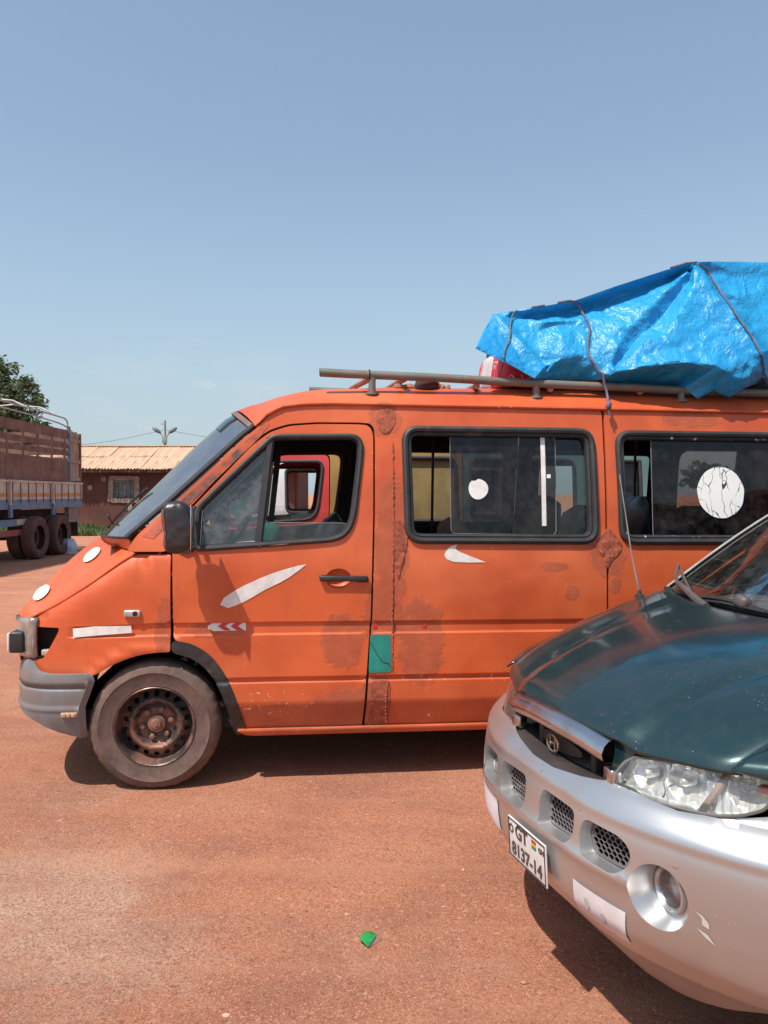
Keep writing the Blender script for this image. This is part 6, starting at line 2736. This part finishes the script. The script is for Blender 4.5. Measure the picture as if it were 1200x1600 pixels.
# ---- grille: dark recess, chrome upper bar, chrome ends, emblem
b = MB()
b.grid(lambda i, j: CS(lerp(-.34, .34, i), lerp(.70, .90, j), .10), 20, 4)
b.build('grille_recess', pm('grille_black', (.035, .030, .030), (.05, .038, .035), rough=.5, dust=(.12, .07, .055)), car)
b = MB()
b.grid(lambda i, j: CS(lerp(-.30, .30, i), .762 + .03 * abs(2 * i - 1) ** 2, lerp(.0, .11, j)) + Vector((0, 0, .012 * math.sin(3 * j) - .01)), 24, 4)
b.build('grille_tray', bpy.data.materials['grille_black'], car)


def bar_fn(i, j):
    q = lerp(-.290, .264, i)
    e = abs(2 * i - 1)
    prof = [(.838, .062), (.842, .018), (.852, .002), (.872, -.004), (.893, .006), (.905, .022), (.908, .045)]
    k = j * (len(prof) - 1)
    a = int(min(k, len(prof) - 2))
    t = k - a
    z, o = lerp(prof[a][0], prof[a + 1][0], t), lerp(prof[a][1], prof[a + 1][1], t)
    p = CS(q, .80, 0)
    zz_ = z + .012 * (1 - e ** 2) - .006
    bq, l, nb, nl = cplan(q)
    return Vector((bq + nb * (o - .012), -(l + nl * (o - .012)), zz_))


b = MB().grid(bar_fn, 40, 18)
bar = b.build('chrome_bar', M_CHROME, car, True, 60)
for s in (-1, 1):
    b = MB()
    q = .277 * s
    p = CS(q, .80, -.005)
    b.box((p.x + .006, p.y, .808), (.036, .05, .044), rot=(0, 0, -.1 * s), bev=.008)
    b.build('chrome_end', M_CHROME, car)
for q in (-.16, .15):
    b = MB()
    p0, p1 = CS(q, .76, .05), CS(q, .86, .05)
    b.box(((p0.x + p1.x) / 2 + .03, p0.y, .81), (.07, .024, .10), bev=.006)
    b.build('grille_strut', bpy.data.materials['grille_black'], car)
# emblem : ring with slanted H on a winged bar
ec = CS(-.045, .80, .012)
M_EMB = pm('dull_gold_chrome', (.55, .46, .34), (.42, .35, .28), rough=.25, metal=.9)
b = MB()
b.grid(lambda i, j: (ec.x + .016 + .006 * abs(2 * i - 1), ec.y + lerp(-.13, .13, i), ec.z + lerp(-1, 1, j) * (.006 + .022 * (1 - abs(2 * i - 1)) ** .6)), 24, 4)
wing = b.build('emblem_bar', bpy.data.materials['grille_black'], car)
b = MB()
pts = [(ec.x - .004, ec.y + .033 * math.cos(a), ec.z + .026 * math.sin(a)) for a in [2 * math.pi * k / 28 for k in range(30)]]
b.tube(pts, .0036, 7, False)
emb = b.build('emblem_ring', M_EMB, wing)
b = MB()
b.tube([(ec.x - .004, ec.y + .017, ec.z - .018), (ec.x - .005, ec.y + .012, ec.z + .020)], .0036, 6)
b.tube([(ec.x - .004, ec.y - .012, ec.z - .020), (ec.x - .005, ec.y - .017, ec.z + .018)], .0036, 6)
b.tube([(ec.x - .004, ec.y + .014, ec.z - .004), (ec.x - .005, ec.y - .014, ec.z + .005)], .0036, 6)
b.build('emblem_letter', M_EMB, wing)

# ---- headlamps
HL = [(.290, .788), (.335, .782), (.40, .784), (.48, .789), (.545, .793), (.60, .800), (.65, .813), (.70, .836), (.722, .868), (.724, .905), (.70, .912), (.60, .904), (.50, .896), (.40, .884), (.345, .876), (.315, .855), (.294, .815)]


def lampS(q, z, off=0.0):
    bq, l, nb, nl = cplan(q)
    lean = .10 * (z - .78) / .12 * .55
    o = lean - .004 + off - .012 * math.sin(math.pi * min(1, max(0, (z - .775) / .14)))
    return Vector((bq + nb * o, -(l + nl * o), z))


for s in (1, -1):
    hl = HL if s > 0 else mirq(HL)
    P = round_poly(hl, .012, 3)
    lens_ = skin('headlamp_lens', P, [], lambda q, z: lampS(q, z), G_LAMP, car, step=.03, bstep=.015)
    # dark housing and rim
    b = MB()
    RP = resample(P, .012)
    b.tube([lampS(q, z, .002) for q, z in RP] + [lampS(*RP[0], .002), lampS(*RP[1], .002)], .0045, 6, False)
    b.build('lens_rim', pm('lens_rim_%d' % s, (.16, .15, .14), (.10, .09, .08), rough=.4), lens_)
    b = MB()
    n = len(RP)
    for d in (0, .07):
        b.v += [lampS(q, z, d) for q, z in RP]
    b.f = [(i, (i + 1) % n, n + (i + 1) % n, n + i) for i in range(n)]
    b.build('lamp_housing', M_REFL, lens_)

    def back(q, z):
        c = min(((q * s - .375) / .055) ** 2 + ((z - .835) / .045) ** 2, 1)
        c2 = min(((q * s - .49) / .055) ** 2 + ((z - .842) / .048) ** 2, 1)
        d = .045 + .035 * (1 - c) + .04 * (1 - c2)
        d += .004 * noise.noise(Vector((q * 60, z * 60, 1)))
        return lampS(q, z, d)
    main = [p for p in HL if p[0] <= .56]
    mainP = [(.290, .788), (.335, .782), (.40, .784), (.48, .789), (.548, .793), (.600, .904), (.50, .896), (.40, .884), (.345, .876), (.315, .855), (.294, .815)]
    cornP = [(.566, .796), (.60, .800), (.65, .813), (.70, .836), (.722, .868), (.724, .905), (.70, .912), (.612, .905)]
    skin('reflector', mainP if s > 0 else mirq(mainP), [], back, M_REFL, lens_, step=.007, bstep=.012)

    def back2(q, z):
        c = min(((q * s - .655) / .05) ** 2 + ((z - .862) / .045) ** 2, 1)
        return lampS(q, z, .03 + .035 * (1 - c) + .002 * math.sin(q * 300))
    skin('corner_reflector', cornP if s > 0 else mirq(cornP), [], back2, M_REFL, lens_, step=.007, bstep=.012)
    # divider between main lamp and corner lamp
    b = MB()
    b.tube([lampS(s * q, z, .012) for q, z in ((.552, .792), (.572, .83), (.592, .87), (.606, .904))], .010, 8)
    b.build('divider', pm('smoky_divider_%d' % s, (.36, .27, .22), (.28, .2, .16), rough=.3), lens_)
    # bulbs and shade caps
    for (q, z, r_, mt) in ((.375, .835, .013, M_REFL), (.49, .842, .013, M_REFL)):
        b = MB()
        p = lampS(s * q, z, .05)
        b.lathe([(r_, .02), (r_, -.01), (r_ * .7, -.018), (0, -.02)], 16, Matrix.Translation(p) @ Matrix.Rotation(-math.pi / 2, 4, 'Z'))
        b.build('bulb_shade', mt, lens_)
    b = MB()
    p = lampS(s * .688, .868, .035)
    b.lathe([(.013, .02), (.014, .0), (.009, -.012), (0, -.015)], 14, Matrix.Translation(p) @ Matrix.Rotation(-math.pi / 2 - .5 * s, 4, 'Z'))
    b.build('amber_bulb', pm('amber_glass_%d' % s, (.50, .10, .06), (.42, .08, .05), rough=.2), lens_)
    b = MB()
    p = lampS(s * .648, .868, .035)
    b.lathe([(.018, .02), (.018, .0), (.012, -.012), (0, -.015)], 16, Matrix.Translation(p) @ Matrix.Rotation(-math.pi / 2 - .5 * s, 4, 'Z'))
    b.build('clear_bulb', G_LAMP, lens_)
    # wavy moulded line down the lens
    b = MB()
    b.tube([lampS(s * (.447 + .006 * math.sin(k * .9)), lerp(.80, .885, k / 10), .010) for k in range(11)], .0022, 6)
    b.build('lens_flute', pm('flute_%d' % s, (.22, .2, .19), (.3, .27, .25), rough=.3), lens_)

# ---- bonnet
BN_F = ([0, .14, .28, .42, .54, .575, .60], [.030, .034, .042, .085, .130, .150, .185])       # front edge x over lateral
BN_FZ = ([0, .28, .34, .42, .60], [.918, .914, .896, .902, .914])
BN_R = ([0, .2, .4, .55, .70], [.80, .815, .86, .92, 1.0])                    # rear edge x
BN_RZ = ([0, .3, .55, .70], [1.165, 1.165, 1.166, 1.168])


def bonnet2(i, t):
    l = lerp(-1, 1, i)
    a = abs(l)
    lf, lr = .595 * l, .70 * l
    xf, xr = np.interp(abs(lf), *BN_F), np.interp(abs(lr), *BN_R)
    zf, zr = np.interp(abs(lf), *BN_FZ), np.interp(abs(lr), *BN_RZ)
    x = lerp(xf, xr, t)
    z = lerp(zf, zr, t ** .72) + .022 * math.sin(math.pi * t) * (1 - a ** 2) + .006 * math.sin(math.pi * t)
    # two long raised creases
    w = lerp(.30, .52, t)
    z += .008 * sm((abs(lerp(lf, lr, t)) - w + .03) / .06) * sm(t * 4) * (1 - sm((t - .92) / .08))
    if t < .03:
        z -= .012 * (1 - t / .03) ** 2
    return Vector((x, -lerp(lf, lr, t), z))


bn2 = MB().grid(lambda i, t: bonnet2(i, t ** 1.3), 80, 60).build('bonnet', M_GREEN, car)
m = bn2.modifiers.new('thickness', 'SOLIDIFY')
m.thickness = .01
m.offset = 1
for (u, t) in ((.42, .62), (.70, .66)):
    b = MB()
    p = bonnet2(u, t)
    b.box((p.x, p.y, p.z + .006), (.022, .014, .010), rot=(0, -.2, .3), bev=.003)
    b.build('washer_jet', M_BLACKPL, bn2)
# strip under the bonnet edge, over the headlamps
for s in (1, -1):
    b = MB()
    b.grid(lambda i, j: CS(s * lerp(.262, lerp(.286, .35, j ** .8), i), lerp(.79, .912, j), .004 + .008 * j), 6, 6)
    b.build('lamp_side_panel', M_GREEN, car)


# ---- fenders, with their shoulder
def fender2(k, t, s):
    """k 0 shut line .. 1 side bottom, t 0 front .. 1 rear"""
    lat = [.600, .66, .73, .80, .855, .885, .90, .905, .90]
    drop = [.0, .006, .026, .065, .125, .20, .30, .42, .50]
    xf = [.140, .182, .248, .345, .44, .50, .52, .545, .56]
    kk = k * 8
    a = int(min(kk, 7))
    f = kk - a
    la, dr, x0 = lerp(lat[a], lat[a + 1], f), lerp(drop[a], drop[a + 1], f), lerp(xf[a], xf[a + 1], f)
    lr = la + .10 * (1 - k) ** 1.2
    x = lerp(x0, 1.55, t)
    ztop = np.interp(x, [.1, .3, .6, 1.0, 1.6], [.918, .985, 1.085, 1.178, 1.19])
    z = ztop - dr * (1 - .62 * sm(t * 1.9) * max(0, 1 - k * 1.3))
    z = lerp(min(z, .911 + .06 * max(0, .2 - k)), z, sm(t / .03)) if k < .55 else z
    l = lerp(la, min(lr, .90), sm(t * 1.6))
    return Vector((x, -s * l, z))


for s in (1, -1):
    fd = MB().grid(lambda i, j: fender2(i, j, s), 40, 40).build('front_fender', M_GREEN, car)
    m = fd.modifiers.new('thickness', 'SOLIDIFY')
    m.thickness = .008
    m.offset = -1 if s > 0 else 1
    GC = crv([(.730, .914, .055, .16), (.726, .875, .040, .24), (.706, .834, .022, .33), (.750, .802, .008, .45), (.81, .752, .004, .60), (.92, .722, .004, .80), (1.10, .70, .004, 1.0)], 5)

    def corner(i, j):
        q_, z_, o_, k_ = cint(GC, i)
        g = CS(s * q_, z_, 0)
        bq, l, nb, nl = cplan(s * q_)
        g = Vector((bq + nb * (o_ + (cq(z_) if z_ < .80 else 0)), -(l + nl * (o_ + (cq(z_) if z_ < .80 else 0))), z_))
        return g.lerp(fender2(k_, 0.0, s), j)
    MB().grid(corner, 24, 8).build('fender_corner', M_GREEN, car)
    # rim of the wheel arch and lower side
    b = MB()
    b.grid(lambda i, j: (lerp(1.5, 4.7, i), -s * (.90 - .02 * (1 - j)), lerp(.32, 1.12, j)), 10, 6)
    b.build('side_panel', M_GREEN, car)
    b = MB()
    b.grid(lambda i, j: (lerp(.60, 1.5, i), -s * .90, lerp(.32 + .36 * math.sin(math.pi * i) ** .6, .68, j)), 30, 3)
    b.build('arch_panel', M_GREEN, car)

b = MB()
b.grid(lambda i, j: (lambda q: CS(q, float(np.interp(abs(q), *ZB)) + .006, .004).lerp(Vector((.75, -.80 * (2 * i - 1), .34)), j))(lerp(-.95, .95, i)), 40, 4)
b.build('sun_leak_panel', M_DARK, car)  # closing panel added to stop sun leaking into the ground shadow
# black gap filler under everything
b = MB()
b.box((.9, 0, .62), (1.1, 1.30, .36))
b.build('engine_bay', M_DARK, car, False)
b = MB()
b.box((2.6, 0, .36), (4.2, 1.60, .14))
b.build('floor_pan', M_DARK, car, False)

# ---- antenna on the far fender
b = MB()
_best = min(((math.hypot(*(np.array(project(CMAT @ fender2(k_ / 60, t_ / 60, -1))) - [999, 925])), k_, t_) for k_ in range(12, 40) for t_ in range(20, 45)))
ap = fender2(_best[1] / 60, _best[2] / 60, -1) + Vector((0, 0, .002))
b.lathe([(.022, -.004), (.02, .006), (.010, .012), (.006, .03)], 14, Matrix.Translation(ap) @ Matrix.Rotation(math.pi / 2, 4, 'X'))
ant = b.build('aerial_base', M_BLACKPL, car)
b = MB()
Ci = CMAT.inverted()


def ray_pt(u, v, x_like):
    d = ray(u, v)
    return Ci @ Vector(CAMP + d * x_like)


dep = float((np.array(CMAT @ ap) - CAMP) @ FWD)
b.tube([ap + Vector((0, 0, .01)), ray_pt(987, 868, dep * 1.005), ray_pt(968, 741, dep * 1.03)], [.0042, .0034, .0024], 6)
b.build('aerial_mast', pm('grey_mast', (.30, .28, .26), (.2, .18, .17), rough=.5, metal=.4), ant)

# ---- cowl, windscreen, pillars, roof
WB = lambda t: bonnet2(t, 1.0)


def screen2(i, j):
    a = abs(2 * i - 1)
    p = Vector((float(np.interp(.74 * a, [0, .2, .4, .55, .74], [.885, .90, .935, .985, 1.05])), -lerp(-.80, .80, i), 1.168 - .0 * a))
    e = Vector((1.90 + .08 * a ** 2, -lerp(-.64, .64, i), 1.76 - .04 * a ** 2))
    q = p.lerp(e, j)
    q += Vector((-.05, 0, .05)) * math.sin(math.pi * j) * .45
    return q


MB().grid(lambda i, j: screen2(lerp(.012, .988, i), lerp(.01, .97, j)), 40, 24).build('windscreen', G_CAR, car)
b = MB().grid(lambda i, j: (lambda p, q: p.lerp(q, j) + Vector((0, 0, -.03 * math.sin(math.pi * j) - .004)))(bonnet2(i, .995), screen2(i, .015)), 40, 6)
b.build('cowl_panel', M_BLACKPL, car)
# seal along the foot of the screen
b = MB()
b.tube([screen2(k / 30, .0) + Vector((-.006, 0, .004)) for k in range(31)], .010, 7)
b.build('screen_seal', M_RUBBER, car)
for s in (0, 1):
    b = MB()

    def pil(i, j):
        p = screen2(s, j)
        g = -1 if s == 1 else 1
        return Vector((p.x + lerp(-.006, .09, i), p.y + g * (.004 + .02 * math.sin(i * 1.6)), p.z + .004 - .05 * i))
    b.grid(pil, 6, 20)
    b.build('windscreen_pillar', pm('matt_pillar_%d' % s, (.03, .03, .03), (.045, .042, .04), rough=.85, spec=.2), car)
    b = MB()
    b.tube([screen2(s, k / 16) + Vector((-.006, 0, .006)) for k in range(17)], .0055, 7)
    b.build('screen_trim', pm('screen_trim_%d' % s, (.36, .35, .34), (.26, .25, .24), rough=.6), car)
b = MB()
b.grid(lambda i, j: (lambda e: Vector((lerp(e.x, 4.7, j), lerp(e.y, e.y * 1.08, min(1, j * 4)), e.z + .05 * sm(j * 5) * 1.6)))(screen2(i, 1.0)), 24, 20)
b.build('roof', M_GREEN, car)
for s in (1, -1):
    b = MB()
    b.grid(lambda i, j: (lerp(2.12, 4.7, i), -s * lerp(.88, .66, j), lerp(1.12, 1.76, j)), 10, 6)
    b.build('side_glass', pm('dark_side_glass_%d' % s, (.02, .022, .024), (.03, .03, .03), rough=.08), car)
    b = MB()
    b.poly([(1.14, -s * .815, 1.13), (2.1, -s * .885, 1.13), (2.1, -s * .655, 1.69), (2.0, -s * .648, 1.69)], (0, s * .01, 0))
    b.build('door_glass', G_CAR, car, False)
b = MB()
b.grid(lambda i, j: (4.7 + .05 * math.sin(3.1 * j), lerp(-.86, .86, i), lerp(.35, 1.86, j)), 8, 10)
b.build('tailgate', M_GREEN, car)
# wipers
M_WIPER = pm('sun_faded_wiper', (.075, .062, .058), (.11, .085, .075), rough=.5, scale=9)


def scr_px(u, v):
    i, j = .6, .05
    for _ in range(60):
        f = lambda p, q: np.array(project(CMAT @ screen2(p, q)))
        e = 1e-4
        p0 = f(i, j)
        J = np.stack([(f(i + e, j) - p0) / e, (f(i, j + e) - p0) / e], 1)
        d = np.clip(np.linalg.lstsq(J, np.array([u, v]) - p0, rcond=None)[0], -.04, .04)
        i, j = min(1.05, max(-.05, i + d[0])), min(1, max(-.08, j + d[1]))
    return i, j


def wip(px, r, lift):
    return [screen2(*scr_px(u, v)) + Vector((-lift * .6, 0, lift)) for u, v in px]


b = MB()
pts = wip([(1110, 962), (1094, 950), (1078, 934), (1064, 922)], 0, .035)
b.tube(pts, [.016, .016, .014, .010], 8)
b.tube(wip([(1064, 922), (1060, 908), (1065, 892)], 0, .03), .007, 6)
arm = b.build('wiper_arm', M_WIPER, car)
b = MB()
b.tube(wip([(1065, 892), (1071, 908), (1081, 928)], 0, .014), .007, 6)
b.build('wiper_blade', M_WIPER, arm)
b = MB()
b.tube(wip([(1086, 941), (1110, 940), (1140, 945), (1175, 955), (1215, 968)], 0, .018), .009, 6)
b.tube(wip([(1090, 946), (1130, 950), (1165, 958), (1200, 966)], 0, .022), .006, 6)
arm2 = b.build('wiper_arm', M_RUBBER, car)
b = MB()
p = wip([(1166, 953)], 0, .03)[0]
b.box(p, (.05, .06, .05), rot=(.3, .2, .2), bev=.018)
b.build('arm_hinge', M_WIPER, arm2)
b = MB()
p = wip([(1113, 966)], 0, .03)[0]
b.box(p, (.03, .035, .02), rot=(.1, .4, .5), bev=.006)
b.build('arm_clamp', M_CHROME, arm)
# cabin: dash top, seats, steering wheel
b = MB()
b.grid(lambda i, j: (lambda a: (lerp(float(np.interp(.7 * a, [0, .4, .7], [.98, 1.02, 1.12])), 1.55, j), lerp(-.68, .68, i), 1.12 + .03 * math.sin(3 * j) - .25 * sm((j - .85) / .15)))(abs(2 * i - 1)), 20, 16)
b.build('dashboard', pm('dusty_dash', (.13, .105, .095), (.09, .072, .065), rough=.8, scale=6, dust=(.3, .22, .19)), car)
for y in (-.38, .38):
    b = MB()
    b.box((2.15, y, .75), (.5, .5, .16), bev=.05)
    b.box((2.42, y, 1.1), (.14, .5, .75), rot=(0, .2, 0), bev=.05)
    b.box((2.50, y, 1.56), (.09, .26, .18), rot=(0, .2, 0), bev=.03)
    b.build('seat', pm('grey_seat_%d' % int(y * 100), (.20, .18, .175), (.14, .12, .12), rough=.9), car)
b = MB()
sw = Matrix.Translation((1.70, -.38, 1.16)) @ Matrix.Rotation(R(-60), 4, 'Y') @ Matrix.Rotation(R(90), 4, 'X')
b.tube([sw @ Vector((.19 * math.cos(a), 0, .19 * math.sin(a))) for a in [2 * math.pi * k / 32 for k in range(34)]], .014, 8, False)
b.tube([sw @ Vector((-.19, 0, 0)), sw @ Vector((.19, 0, 0))], .012, 6)
b.tube([sw @ Vector((0, 0, 0)), sw @ Vector((0, .3, 0))], .03, 8)
b.build('steering_wheel', M_BLACKPL, car)
# crumpled bag on the dash
b = MB()
b.grid(lambda i, j: (1.28 + .15 * math.sin(3.14 * j) * math.cos(6.2832 * i) * (1 + .3 * noise.noise(Vector((i * 5, j * 5, 0)))), .02 + .18 * math.sin(3.14 * j) * math.sin(6.2832 * i), 1.20 - .07 * math.cos(3.14 * j) + .03 * noise.noise(Vector((i * 9, j * 7, 4)))), 30, 16)
o = b.build('plastic_bag', pm('lilac_plastic', (.46, .32, .50), (.60, .56, .62), rough=.25, scale=7))
o.matrix_world = CMAT
tag(o, 'crumpled lilac plastic bag on the dashboard of the green van', 'bag')

# ---- wheels
for (x, s) in ((1.02, 1), (1.02, -1), (3.95, 1), (3.95, -1)):
    b = MB()
    M_ = Matrix.Translation((x, -s * .86, .335)) @ (Matrix.Identity(4) if s > 0 else Matrix.Rotation(math.pi, 4, 'Z'))
    b.lathe([(.2, .03), (.21, .0), (.27, -.006), (.31, .0), (.332, .02), (.335, .05), (.335, .17), (.31, .21), (.2, .19)], 56, M_)
    w = b.build('wheel', M_TYRE, car)
    b = MB()
    b.lathe([(.205, .01), (.195, .05), (.15, .05), (.06, .03), (0, .03)], 36, M_)
    b.build('rim', M_SILVER, w)

# ------------------------------------------------------------------ green wrapper on the ground
p = at_z(575, 1470)
M_WRAP = pm('green_foil', (.02, .30, .075), (.012, .19, .05), rough=.25, scale=30)
M_FOIL = pm('silver_foil', (.75, .75, .73), (.6, .6, .58), rough=.25, metal=.7)
vs = [(-.020, .012, .004), (-.012, .026, .016), (.006, .024, .022), (.027, .016, .010), (.018, .004, .020), (.010, -.008, .012), (.000, -.022, .004), (-.012, -.014, .016), (-.018, .0, .008), (.002, .006, .026)]
fs = [(0, 8, 9), (8, 7, 9), (7, 6, 9), (6, 5, 9), (5, 4, 9), (4, 3, 9), (3, 2, 9), (2, 1, 9), (1, 0, 9)]
wr = mk('sweet_wrapper', vs, fs, M_WRAP, None, False)
wr.location = (p.x, p.y, gz(p.x, p.y) + .002)
wr.scale = (1.55, 1.45, 1.15)
tag(wr, 'small crumpled green foil wrapper lying on the bare earth', 'wrapper')
mk('foil_edge', [(.030, .014, .009), (.021, .004, .019), (.011, -.010, .011), (.000, -.024, .003), (.008, -.014, .002), (.026, .006, .001)], [(0, 1, 5), (1, 2, 4, 5), (2, 3, 4)], M_FOIL, wr, False)
